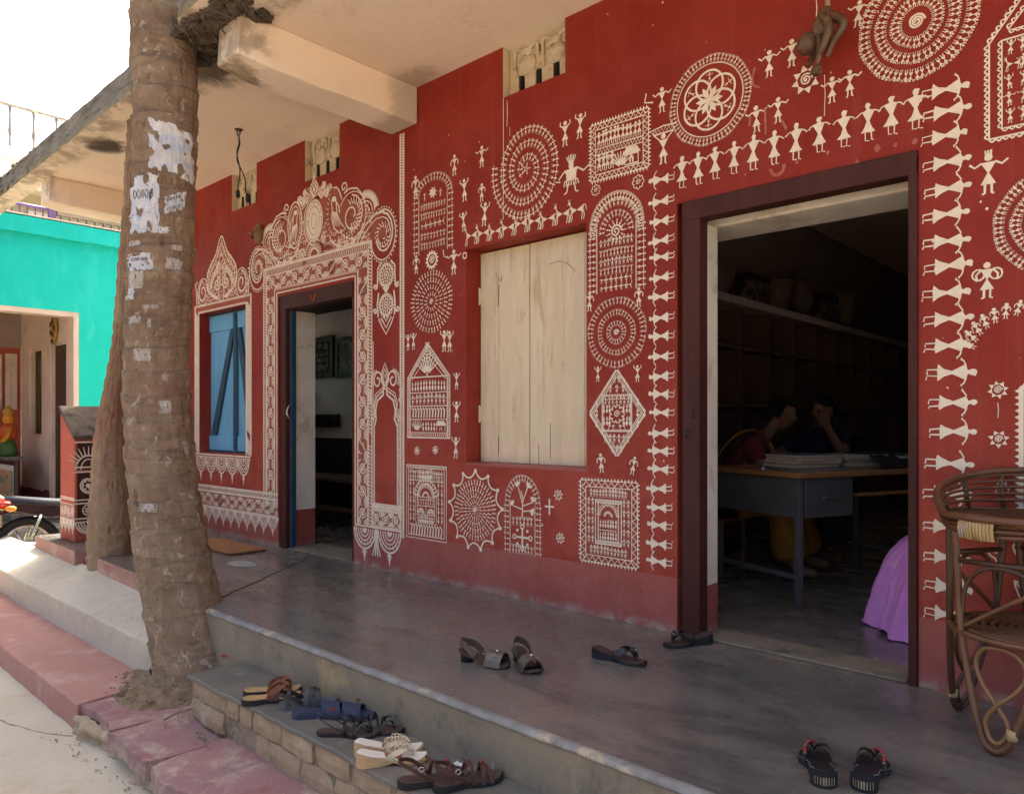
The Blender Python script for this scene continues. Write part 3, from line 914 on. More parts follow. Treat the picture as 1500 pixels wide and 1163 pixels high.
def build_roof():
    m = MB()
    poly = [(1.4, -1.435), (-4.12, -1.44), (-4.30, -1.36), (-4.42, -1.20), (-4.47, -1.17), (-4.62, -1.13), (-4.86, -1.14), (-4.95, -1.19), (-4.97, -1.262),
            (-7.6, -1.245), (-9.45, -1.225), (-9.45, -1.06), (-7.87, -1.06), (-7.87, 9.8), (1.4, 9.8)]
    poly = list(reversed(poly))                # counter-clockwise
    # finer outline so that the edge can be ragged
    fine = []
    rnd = random.Random(3)
    for k in range(len(poly)):
        a, b = Vector(poly[k]), Vector(poly[(k + 1) % len(poly)])
        L = (b - a).length
        edge = max(a.y, b.y) < -.85
        n = max(1, int(L / .09)) if edge else 1
        for i in range(n):
            p = a.lerp(b, i / n)
            if edge and i: p = p + Vector((0, .012 * noise.noise(Vector((p.x * 6, 1, 1)))))
            fine.append((p.x, p.y))
    m.prism(fine, 3.25, 3.435, 0, 1)
    m.build('roof_slab', (M['soffit'], M['edge']), HOUSE, bevel=.0)
    # lumps of moss and cement along the lane edge of the slab
    m = MB()
    for k in range(120):
        x = rnd.uniform(-9.4, -5.0) if k % 5 else rnd.uniform(-4.1, -3.2)
        y = (-1.247 if x < -4.9 else -1.442) + rnd.uniform(-.006, .006)
        z = 3.25 + abs(rnd.gauss(0, .06)) if k % 2 else 3.43 + rnd.uniform(-.05, .01)
        s = rnd.uniform(.008, .022)
        m.ball((x, y, min(z, 3.432)), (s * 2.4, s * .5, s * .6), 7, 5)
    o = m.build('roof_edge_lumps', M['edge'], HOUSE)
    o['kind'] = 'stuff'
    # spalled, sooty concrete and bent rods where the slab meets the palm
    m = MB()
    for k in range(420):
        a = rnd.random()
        x, y = -4.52 + .82 * a + rnd.gauss(0, .03), -1.40 + .30 * rnd.random() ** 1.5
        if x < -4.36 and y < -1.2: y = -1.2 + rnd.uniform(0, .08)
        s = abs(rnd.gauss(.007, .007)) + .003
        mt = Matrix.Translation((x, y, 3.247 - s * .4 - .02 * max(0, noise.noise(Vector((x * 9, y * 9, 1)))))) @ Matrix.Rotation(rnd.uniform(0, 3), 4, 'Z') @ Matrix.Rotation(rnd.uniform(-.5, .5), 4, 'X')
        m.box(-s * 1.5, s * 1.5, -s, s, -s * .6, s * .6, 0, mt)
    for k in range(9):
        x, y = -4.35 + .07 * k, -1.40 + rnd.uniform(0, .1)
        m.tube(smooth_path([(x, y, 3.26), (x + rnd.uniform(-.04, .04), y - .02, 3.21), (x + rnd.uniform(-.08, .08), y + rnd.uniform(-.05, .1), 3.17)], 4), .004, 5)
    m.build('spalled_edge', M['soot'], HOUSE)['kind'] = 'stuff'
    # the two cross beams
    for (xa, xb, yf) in ((-4.06, -3.79, -1.25), (-7.87, -7.60, -1.10)):
        b = MB()
        n = 14
        prof = []
        for i in range(n + 1):
            y = yf + (-.002 - yf) * i / n
            dz = .012 * noise.noise(Vector((y * 3, xa, 1)))
            e = .03 * max(0, 1 - i / 2.0)
            prof += [(xa + e, y, 3.252), (xa + .006 * noise.noise(Vector((y * 6, 1, xa))), y, 3.0 + dz + e), (xb + .008 * noise.noise(Vector((y * 5, 7, xa))) - e, y, 3.005 + dz + e), (xb, y, 3.252)]
        b.add(prof, [(i * 4 + k, i * 4 + (k + 1) % 4, (i + 1) * 4 + (k + 1) % 4, (i + 1) * 4 + k) for i in range(n) for k in range(4)])
        b.add(prof, [(3, 2, 1, 0), (n * 4, n * 4 + 1, n * 4 + 2, n * 4 + 3)])
        b.build('roof_beam', M['soffit'], HOUSE, bevel=.012)
    # the side walls, back wall, inner floor, party wall: dark rooms; unseen openings added in both side walls to light them
    m = MB()
    for q in ((WT, .32, -.05, 3.249), (1.3, 9.6, -.05, 3.249), (.32, 1.42, -.05, 1.55), (.32, 1.42, 2.05, 3.249)): m.box(-7.80, -7.62, *q)
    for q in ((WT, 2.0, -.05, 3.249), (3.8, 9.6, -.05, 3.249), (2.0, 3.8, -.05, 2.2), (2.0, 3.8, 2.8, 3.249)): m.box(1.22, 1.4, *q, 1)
    m.box(-7.62, 1.22, 9.42, 9.6, -.05, 3.249)
    m.box(-3.36, -3.28, WT, 9.42, -.05, 3.249)
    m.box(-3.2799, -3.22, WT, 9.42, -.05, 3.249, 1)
    m.build('side_wall', (M['room_wall'], M['room_wall_dark']), HOUSE)
    m = MB()
    m.box(-7.62, -3.36, 1.56, 1.68, -.05, 3.249)
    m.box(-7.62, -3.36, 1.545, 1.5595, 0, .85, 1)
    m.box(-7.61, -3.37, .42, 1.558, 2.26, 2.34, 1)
    m.build('room_back_wall', (M['room_wall'], M['room_low']), HOUSE)
    m = MB()
    m.box(-7.62, 1.22, .101, 9.42, -.40, -.002)
    m.build('room_floor', M['floor'], HOUSE)


def build_openings():
    # ---------------- door of the room to the right
    x0, x1, z0, z1 = D2
    f = MB()
    f.box(x0 + .032, x0 + .125, -.012, .072, .0, z1 - .022)
    f.build('door_jamb', M['frame'], HOUSE, bevel=.006)
    f = MB()
    f.box(x1 - .034, x1 - .002, -.014, .072, .0, z1 - .022)
    f.build('door_jamb', M['frame'], HOUSE, bevel=.004)
    f = MB()
    f.box(x0 + .032, x1 - .002, -.016, .075, z1 - .095, z1 - .002)
    f.build('door_lintel', M['frame'], HOUSE, bevel=.006)
    # dusty white inner reveal, maroon at its foot, and the underside of the loft slab behind
    f = MB()
    f.box(x0 + .002, x0 + .110, .0755, WT - .001, .235, z1 - .10)
    f.box(x0 + .002, x0 + .1105, .0755, WT - .002, .001, .2345, 1)
    f.build('door_reveal', (M['white_reveal'], M['plinth']), HOUSE)
    f = MB()
    for i in range(24):
        za, zb = .02 + i * .082, .02 + (i + 1) * .082
        w0 = .004 * noise.noise(Vector((za * 4, 0, 0)))
        w1 = .004 * noise.noise(Vector((zb * 4, 0, 0)))
        f.add([(x1 - .046 + w0, .076, za), (x1 - .036, .076, za), (x1 - .036, .076, zb), (x1 - .046 + w1, .076, zb),
               (x1 - .040 + w0, .195, za), (x1 - .003, .195, za), (x1 - .003, .195, zb), (x1 - .040 + w1, .195, zb)],
              [(0, 1, 2, 3), (4, 7, 6, 5), (0, 3, 7, 4), (1, 5, 6, 2)])
    f.build('door_reveal', M['white_reveal'], HOUSE)
    f = MB()
    f.box(-3.2, 1.2, WT + .002, .50, z1 - .092, z1 + .05)
    f.build('loft_slab', M['white_reveal'], HOUSE, bevel=.01)
    m = MB()
    m.box(x0 + .126, x1 - .04, -.002, WT, .0005, .012)
    m.build('door_sill', M['riser'], HOUSE, bevel=.008)
    for (dx, z) in ((.06, .95), (.09, 1.05)):
        h = MB()
        h.tube(arc3((x0 + dx, -.013, z), (x0 + dx, -.013, z + .05), .02, 7, (0, -1, 0)), .004, 6)
        h.build('door_hasp', M['iron'], HOUSE)
    # ---------------- door of the room to the left
    x0, x1, z0, z1 = D1
    f = MB()
    f.box(x0 + .045, x0 + .125, -.010, .075, 0, z1 - .022)
    f.build('door_jamb', M['frame'], HOUSE, bevel=.006)
    f = MB()
    f.box(x1 - .030, x1 - .002, .004, .075, 0, z1 - .022)
    f.build('door_jamb', M['frame'], HOUSE, bevel=.004)
    f = MB()
    f.box(x0 + .045, x1 - .002, -.012, .078, z1 - .115, z1 - .004)
    lin = f.build('door_lintel', M['frame'], HOUSE, bevel=.006)
    f = MB()
    f.tube(arc3((-5.05, -.0155, z1 - .04), (-4.99, -.0155, z1 - .04), -.05, 9), .007, 5, flat=.4)
    f.build('lintel_mark', M['vermilion'], HOUSE)
    f = MB()
    f.box(x0 + .126, x0 + .150, .028, .074, .01, z1 - .12)
    d = f.build('door_leaf_edge', M['blue_dark'], HOUSE, bevel=.003)
    h = MB()
    h.tube(arc3((x0 + .14, .024, 1.05), (x0 + .14, .024, 1.17), .03, 9, (0, -1, 0)), .006, 6)
    h.build('handle', M['silver'], d)
    f = MB()
    f.box(x0 + .002, x0 + .112, .080, .275, .305, z1 - .118)
    f.box(x0 + .002, x0 + .1125, .080, .274, .001, .3045, 1)
    f.build('door_reveal', (M['white_reveal'], M['plinth']), HOUSE)
    f = MB()
    f.box(x0 + .1515, x1, -.004, .30, .0005, .010)
    f.build('door_sill', M['riser'], HOUSE, bevel=.006)
    # ---------------- cream shutters
    x0, x1, z0, z1 = W2
    f = MB()
    f.box(x0 + .004, x1 - .004, .142, .19, z0 + .0, z0 + .012)
    f.box(x0 + .004, x0 + .034, .146, .19, z0 + .012, z1 - .005)
    f.box(x1 - .034, x1 - .004, .146, .19, z0 + .012, z1 - .005)
    f.box(x0 + .034, x1 - .034, .146, .19, z1 - .033, z1 - .005)
    fr = f.build('window_frame', M['shutter'], HOUSE, bevel=.003)
    xm = (x0 + x1) / 2 - .045
    zb, zt = z0 + .016, z1 - .010
    # each leaf is made of two boards with a joint between
    for (cuts, lab) in (([x0 + .007, x0 + .165, xm - .003], 0), ([xm + .003, x1 - .10, x1 - .007], 1)):
        leaf = None
        for k in range(2):
            b = MB()
            b.box(cuts[k] + .0012, cuts[k + 1] - .0012, .119 + (.0015 if k else 0), .141, zb, zt)
            if leaf is None:
                leaf = b.build('shutter_leaf', M['shutter'], HOUSE, bevel=.0025)
                other = leaf
            else:
                b.build('board', M['shutter'], leaf, bevel=.0025)
    # long crooked checks in the boards
    ck = MB()
    for pts in ([(725, 398), (733, 412), (735, 404)], [(731, 416), (730, 448)], [(804, 388), (818, 383), (832, 387), (842, 397)], [(704, 645), (703, 690)]):
        q = [Vector((wall_pt(px, py, .118)[0], .1185, wall_pt(px, py, .118)[1])) for px, py in pts]
        ck.tube(smooth_path(q, 5), .0022, 4, flat=.5)
    for (px, pa, pb) in ((730, 640, 665), (789, 650, 684), (806, 620, 672)):
        xa, za = wall_pt(px, pa, .118)
        zb2 = wall_pt(px, pb, .118)[1]
        ck.tube([(xa, .1185, za), (xa + .002, .1185, (za + zb2) / 2), (xa, .1185, zb2)], .0025, 4, flat=.4)
    ck.build('wood_crack', M['void'], HOUSE)
    for (xh, z) in ((x0 + .005, 1.08), (x0 + .005, 1.82), (x1 - .018, 1.10), (x1 - .018, 1.80)):
        h = MB()
        h.box(xh - .004, xh + .022, .108, .119, z - .05, z + .05)
        h.tube([(xh + .004, .107, z - .055), (xh + .004, .107, z + .055)], .006, 8)
        h.build('hinge', M['shutter'], HOUSE, bevel=.002)
    s = MB()
    vs_ = []
    n = 30
    for i in range(n + 1):
        x = x0 + (x1 - x0) * i / n
        w = .005 * noise.noise(Vector((x * 9, 1, 0)))
        vs_ += [(x, .141, z0 + .0155), (x, .002, z0 + .012 + w * .5), (x, -.004, z0 + .004 + w), (x, -.003, z0 - .004 + w)]
    s.add(vs_, [(i * 4 + k, (i + 1) * 4 + k, (i + 1) * 4 + k + 1, i * 4 + k + 1) for i in range(n) for k in range(3)])
    s.build('window_sill', M['plinth'], HOUSE)
    # ---------------- blue window: ledged leaves with diagonal braces
    x0, x1, z0, z1 = W1
    f = MB()
    f.box(x0 + .003, x1 - .003, .078, .17, z0, z0 + .014)
    f.box(x0 + .003, x1 - .003, .10, .17, z1 - .016, z1 - .002)
    f.build('window_frame', M['blue_dark'], HOUSE)
    zb, zt = z0 + .018, z1 - .02
    xm = (x0 + x1) / 2 + .09
    for (xa, xb, sgn) in ((x0 + .006, xm - .005, 1), (xm + .005, x1 - .006, -1)):
        leaf = None
        nb = 3
        for k in range(nb):
            b = MB()
            b.box(xa + (xb - xa) * k / nb + .0012, xa + (xb - xa) * (k + 1) / nb - .0012, .106, .124, zb, zt)
            if leaf is None: leaf = b.build('shutter_leaf', M['blue'], HOUSE, bevel=.003)
            else: b.build('board', M['blue'], leaf, bevel=.003)
        for (za, zb2) in ((zb, zb + .14), (zt - .15, zt)):
            b = MB()
            b.box(xa, xb, .092, .1055, za, zb2)
            b.build('ledge', M['blue'], leaf, bevel=.003)
        b = MB()
        w = .05
        top = xb - .05 if sgn > 0 else xa + .05
        bot = xa + .10 if sgn > 0 else xb - .05
        q = [(bot - w, zb + .1405), (bot + w, zb + .1405), (top + w * .7, zt - .1505), (top - w * .7, zt - .1505)]
        b.add([(x, .084, z) for x, z in q] + [(x, .1055, z) for x, z in q], [(0, 1, 2, 3), (7, 6, 5, 4), (0, 4, 5, 1), (1, 5, 6, 2), (2, 6, 7, 3), (3, 7, 4, 0)])
        b.build('brace', M['blue_dark'], leaf, bevel=.002)
    b = MB()
    b.box(xm - .028, xm + .028, .078, .0835, zb + .01, zt - .01)
    b.build('meeting_bar', M['blue_dark'], HOUSE, bevel=.002)
    # ---------------- the plaster ventilators: a relief of two horned heads over three slots
    for (xa, xb, za, zb) in VENTS:
        b = MB()
        y0 = .055
        H, Wd = zb - za, xb - xa
        slots = [(.16, .26), (.44, .54), (.72, .82), (.93, .985)]
        xs = [0] + [v for s in slots for v in s] + [1]
        zz = [0, .36, 1]
        for i in range(len(xs) - 1):
            if i % 2 == 1:
                b.box(xa + Wd * xs[i], xa + Wd * xs[i + 1], y0, .12, za + H * .40, zb)
            else:
                b.box(xa + Wd * xs[i], xa + Wd * xs[i + 1], y0, .12, za, zb)
        grill = b.build('ventilator', M['jali'], HOUSE, bevel=.006)
        r = MB()
        for cx in (.30, .76):
            r.ball((xa + Wd * cx, y0 - .002, za + H * .56), (Wd * .17, .028, H * .20), 12, 8)
            r.ball((xa + Wd * cx, y0 - .002, za + H * .80), (Wd * .11, .022, H * .11), 10, 6)
            for s in (-1, 1):
                r.tube(smooth_path([(xa + Wd * (cx + s * .06), y0 - .006, za + H * .86), (xa + Wd * (cx + s * .17), y0 - .01, za + H * .90), (xa + Wd * (cx + s * .19), y0 - .006, za + H * .70), (xa + Wd * (cx + s * .18), y0, za + H * .40)], 5), .012, 6)
        r.ball((xa + Wd * .53, y0, za + H * .56), (Wd * .07, .02, H * .10), 10, 6)
        r.build('relief', M['jali'], grill)
        hdk = MB()
        for (u0, u1, w0, w1) in ((.48, .60, .70, .86), (.17, .22, .12, .40), (.455, .525, .06, .385), (.735, .80, .06, .385)):
            hdk.box(xa + Wd * u0, xa + Wd * u1, y0 - .004, y0 + .03, za + H * w0, za + H * w1)
        hdk.build('slot_shade', M['void'], grill, bevel=.008)  # near-black blocks stand in for the shade inside the openings


def build_parapet():
    t = empty('parapet', (-7.21, -.78, 0), 'low red parapet at the far veranda end with sloping grey cap and white scrolls', 'parapet')
    x0, x1, y0, y1 = -7.405, -7.03, -1.07, -.42
    m = MB()
    top = lambda x: 1.155 + (.90 - 1.155) * (x - x0) / (x1 - x0)
    m.add([(x0, y0, 0), (x1, y0, 0), (x1, y1, 0), (x0, y1, 0), (x0, y0, top(x0) - .02), (x1, y0, top(x1) - .02), (x1, y1, top(x1) - .02), (x0, y1, top(x0) - .02)],
          [(0, 3, 2, 1), (4, 5, 6, 7), (0, 1, 5, 4), (1, 2, 6, 5), (2, 3, 7, 6), (3, 0, 4, 7)])
    m.build('body', M['porch_red'], t, bevel=.008)
    m = MB()
    e = .012
    m.add([(x0 - e, y0 - e, top(x0) - .0195), (x1 + e, y0 - e, top(x1) - .0195), (x1 + e, y1, top(x1) - .0195), (x0 - e, y1, top(x0) - .0195),
           (x0 - e, y0 - e, top(x0) + .02), (x1 + e, y0 - e, top(x1) + .012), (x1 + e, y1, top(x1) + .012), (x0 - e, y1, top(x0) + .02)],
          [(0, 3, 2, 1), (4, 5, 6, 7), (0, 1, 5, 4), (1, 2, 6, 5), (2, 3, 7, 6), (3, 0, 4, 7)])
    m.build('cap', M['soot'], t, bevel=.006)
    return t, x1, y0, y1


def build_room_things():
    # pictures, switchboard and bench of the left room
    for (pa, pb, lab) in ((458, 489, 'dim framed print of eight roundels on the wall of the left room'), (493, 520, 'dark framed portrait print beside the switchboard wall of the left room')):
        (xa, zt), (xb, zb) = wall_pt(pa, 496, 1.53), wall_pt(pb, 552, 1.53)
        t = empty('picture', ((xa + xb) / 2, 1.54, zb), lab, 'picture')
        m = MB()
        for q in ((xa, xa + .05, zb, zt), (xb - .05, xb, zb, zt), (xa + .05, xb - .05, zb, zb + .05), (xa + .05, xb - .05, zt - .05, zt)):
            m.box(q[0], q[1], 1.51, 1.543, q[2], q[3])
        m.build('frame', M['black_frame'], t, bevel=.004)
        m = MB()
        m.box(xa + .05, xb - .05, 1.522, 1.54, zb + .05, zt - .05)
        pr = m.build('print', M['room_low'] if pa == 458 else M['dim_print'], t)
        m = MB()
        if pa == 458:
            for i in range(2):
                for j in range(4):
                    m.lathe([(.055, 0), (.055, .003)], (0, 0, 0), 14, 0, Matrix.Translation((xa + .10 + (xb - xa - .2) * (i + .5) / 2, 1.520, zb + .09 + (zt - zb - .18) * (j + .5) / 4)) @ Matrix.Rotation(R(90), 4, 'X'))
            m.build('roundel', M['dim_print'], pr)
    (xa, zt), (xb, zb) = wall_pt(457, 607, 1.53), wall_pt(497, 626, 1.53)
    t = empty('switchboard', ((xa + xb) / 2, 1.54, zb), 'black switchboard on the back wall of the left room', 'switchboard')
    m = MB()
    m.box(xa, xb, 1.50, 1.543, zb, zt)
    m.build('board', M['black_frame'], t, bevel=.006)
    m = MB()
    for k in range(5):
        m.box(xa + .06 + k * .08, xa + .10 + k * .08, 1.488, 1.4995, zb + .07, zb + .12)
    m.build('switch', M['room_low'], t, bevel=.003)
    t = empty('bench', (-6.5, 1.2, 0), 'dark wooden bench inside the left room', 'bench')
    m = MB()
    m.box(-7.15, -5.75, .98, 1.38, .44, .48)
    m.build('seat', M['rack'], t, bevel=.006)
    for x in (-7.10, -5.88):
        for y in (1.01, 1.29):
            m = MB()
            m.box(x, x + .06, y, y + .06, .0, .4395)
            m.build('leg', M['rack'], t, bevel=.004)
    m = MB()
    m.box(-7.038, -5.882, 1.03, 1.055, .14, .19)
    m.build('stretcher', M['rack'], t, bevel=.004)
    # ---- right room: long shelf with pots and trunks, racks under it
    t = empty('wall_shelf', (-3.0, 4.5, 2.03), 'long grey shelf slab high along the wall of the right room', 'shelf')
    m = MB()
    m.box(-3.218, -2.85, .55, 9.38, 2.03, 2.10)
    m.build('slab', M['shelf_edge'], t, bevel=.008)
    rnd = random.Random(21)
    t = empty('storage_rack', (-3.03, 4.2, 0), 'dark storage rack with upright dividers under the long shelf', 'rack')
    m = MB()
    m.box(-3.215, -3.205, .56, 7.6, 0, 2.025)
    m.build('back', M['rack'], t)
    for k in range(13):
        m = MB()
        y = .58 + k * .58
        m.box(-3.204, -2.90, y, y + .03, 0, 2.025)
        m.build('divider', M['rack'], t)
    for k, z in enumerate((.10, .62, 1.16, 1.66)):
        for j in range(12):
            m = MB()
            m.box(-3.204, -2.89, .612 + j * .58, 1.158 + j * .58, z, z + .025)
            m.build('shelf_board', M['rack'], t)
    for k in range(9):
        y = .9 + k * .60
        kind = k % 3
        if kind == 0:
            t = empty('clay_pot', (-3.02, y, 2.10), ['squat dark pot, nearest to the door on the long shelf', 'tall dark pot midway on the long shelf', 'dark pot farthest along the long shelf'][k // 3], 'pot')
            h = .36 + .05 * (k // 3)
            m = MB()
            m.lathe([(.06, 0), (.13, h * .25), (.15, h * .5), (.10, h * .8), (.06, h * .9)], (-3.02, y, 2.10), 18)
            m.build('body', M['dark_clay'], t)
            m = MB()
            m.lathe([(.06, h * .9 + .001), (.095, h), (.08, h + .012)], (-3.02, y, 2.10), 18)
            m.build('rim', M['dark_clay'], t)
        elif kind == 1:
            t = empty('trunk_box', (-3.02, y, 2.10), ['low tin trunk beside the squat pot on the long shelf', 'tin trunk beside the tall pot on the long shelf', 'small tin trunk beside the farthest pot on the long shelf'][k // 3], 'trunk')
            h = .22 + .05 * (k // 3)
            m = MB()
            m.box(-3.17, -2.90, y - .2, y + .2, 2.10, 2.10 + h * .75)
            m.build('body', M['dim_print'], t, bevel=.006)
            m = MB()
            m.box(-3.175, -2.895, y - .205, y + .205, 2.1005 + h * .75, 2.10 + h)
            m.build('lid', M['room_low'], t, bevel=.012)
        else:
            t = empty('cane_basket', (-3.02, y, 2.10), ['shallow basket between trunk and tall pot on the long shelf', 'deep basket past the middle trunk on the long shelf', 'last basket at the end of the long shelf'][k // 3], 'basket')
            h = .2 + .09 * (k // 3)
            m = MB()
            m.lathe([(.10, 0), (.15, h * .5), (.165, h)], (-3.02, y, 2.10), 18)
            m.build('body', M['basket'], t)
            m = MB()
            m.tube([(-3.02 + .166 * math.cos(a), y + .166 * math.sin(a), 2.1 + h) for a in [2 * math.pi * i / 20 for i in range(20)]], .012, 6, True)
            m.build('rim', M['basket'], t)


# ------------------------------------------------------------------ palms
def trunk_mesh(rows, plane_y, z_top, seed, lean_y=0.0, nseg=88, dz=.0125, ridge=.012, lump=.010, ring=.105):
    """rows: (py, left px, right px) read off the photo; gives centre line and radius in metres"""
    cen = []
    for (py, a, b) in rows:
        c = (a + b) / 2
        x, z = wall_pt(c, py, plane_y)
        xa = wall_pt(a, py, plane_y)[0]
        u = (c - 750) / FOC
        t = (plane_y - CAM_POS.y) / (_f[1] + u * _r[1])
        ua, ub = (a - 750) / FOC, (b - 750) / FOC
        rad = (math.atan(ub) - math.atan(ua)) / 2 * t * math.sqrt(1 + u * u)
        cen.append((z, x, plane_y + lean_y * z, rad))
    cen.sort()
    last = cen[-1]
    cen.append((z_top, last[1] + (last[1] - cen[-3][1]) / (last[0] - cen[-3][0]) * (z_top - last[0]) * .6, last[2], last[3] * .86))

    def at(z):
        if z <= cen[0][0]: return cen[0][1:]
        for k in range(len(cen) - 1):
            if cen[k][0] <= z <= cen[k + 1][0]:
                t = (z - cen[k][0]) / (cen[k + 1][0] - cen[k][0])
                return tuple(cen[k][i] + (cen[k + 1][i] - cen[k][i]) * t for i in (1, 2, 3))
        return cen[-1][1:]

    def smooth_at(z):
        vals = [at(z + d) for d in (-.12, -.06, 0, .06, .12)]
        return tuple(sum(v[i] for v in vals) / 5 for i in range(3))

    def surf(a, z, off=0.0):
        x, y, r = smooth_at(z)
        zz = z + .03 * math.sin(a + seed) + .025 * noise.noise(Vector((math.cos(a) * 1.5, math.sin(a) * 1.5, z * 2 + seed)))
        ph = (zz / ring + .35 * noise.noise(Vector((0, seed, zz * 2.3)))) % 1.0
        saw = ph - .5 if ph < .93 else .43 - (ph - .93) / .07 * .93
        p = Vector((math.cos(a) * 2.2, math.sin(a) * 2.2, z * 3 + seed))
        d = ridge * saw * (.6 + .8 * abs(noise.noise(p * .9)))
        d += lump * noise.noise(p * 1.6) + lump * .7 * noise.noise(p * 4.3) + lump * .45 * noise.noise(p * 11)
        gash = noise.noise(Vector((math.cos(a) * 9, math.sin(a) * 9, z * 9 + seed * 3)))
        if gash > .52: d -= (gash - .52) * .09
        r = r + d + off
        surf.scar = max(0, 1 - abs(ph - .965) / .05) * (.5 + .5 * abs(noise.noise(p * .9 + Vector((4, 0, 0)))))
        return Vector((x + math.cos(a) * r, y + math.sin(a) * r, z))
    return surf, smooth_at, cen


def build_palm(name, rows, plane_y, z_base, z_top, seed, label, bark, crown_seed, ridge=.012, lump=.010, flare=None, ring=.105):
    surf, at, cen = trunk_mesh(rows, plane_y, z_top, seed, ridge=ridge, lump=lump, ring=ring)
    x, y, r = at(z_base + .2)
    root = empty(name, (x, y, z_base), label, 'palm tree', 'palm trees growing through the veranda')
    m = MB()
    n = 88
    zs = []
    z = z_base - .08
    while z < z_top:
        zs.append(z)
        z += .0125 if z < 3.5 else .05
    vs_, scar = [], []
    for z in zs:
        for k in range(n):
            vs_.append(surf(2 * math.pi * k / n, z))
            scar.append(surf.scar)
    m.add(vs_, [(j * n + k, j * n + (k + 1) % n, (j + 1) * n + (k + 1) % n, (j + 1) * n + k) for j in range(len(zs) - 1) for k in range(n)], 0, True)
    tr = m.build('trunk', bark, root, fix=False)
    at_ = tr.data.attributes.new('scar', 'FLOAT', 'POINT')
    at_.data.foreach_set('value', scar)
    # crown far above the picture
    cx, cy, _ = at(z_top - .1)
    m = MB()
    rnd = random.Random(crown_seed)
    for k in range(15):
        a = 2 * math.pi * k / 15 + rnd.uniform(-.15, .15)
        L, up = rnd.uniform(2.0, 2.6), rnd.uniform(.1, 1.0)
        pth = []
        for i in range(15):
            s = i / 14
            pth.append(Vector((cx + math.cos(a) * L * s, cy + math.sin(a) * L * s, z_top - .05 + up * s * 1.6 - (1.2 + up * .6) * s * s)))
        m.tube(pth, [.03 * (1 - .8 * i / 14) + .004 for i in range(15)], 5)
        side = Vector((-math.sin(a), math.cos(a), 0))
        for i in range(2, 15):
            for s in (-1, 1):
                for q in (0, .5):
                    p = pth[i].lerp(pth[i - 1], q)
                    d = (side * s + Vector((math.cos(a), math.sin(a), 0)) * .5 + Vector((0, 0, -.45))).normalized()
                    ln = .62 * math.sin(math.pi * (i - q) / 15.5) + .1
                    w = (pth[i] - pth[i - 1]).normalized() * .022
                    m.add([p - w, p + w, p + d * ln * .6 + w * .8, p + d * ln, p + d * ln * .6 - w * .8], [(0, 1, 2, 3, 4)])
    m.build('crown', M['frond'], root, fix=False)
    return root, surf


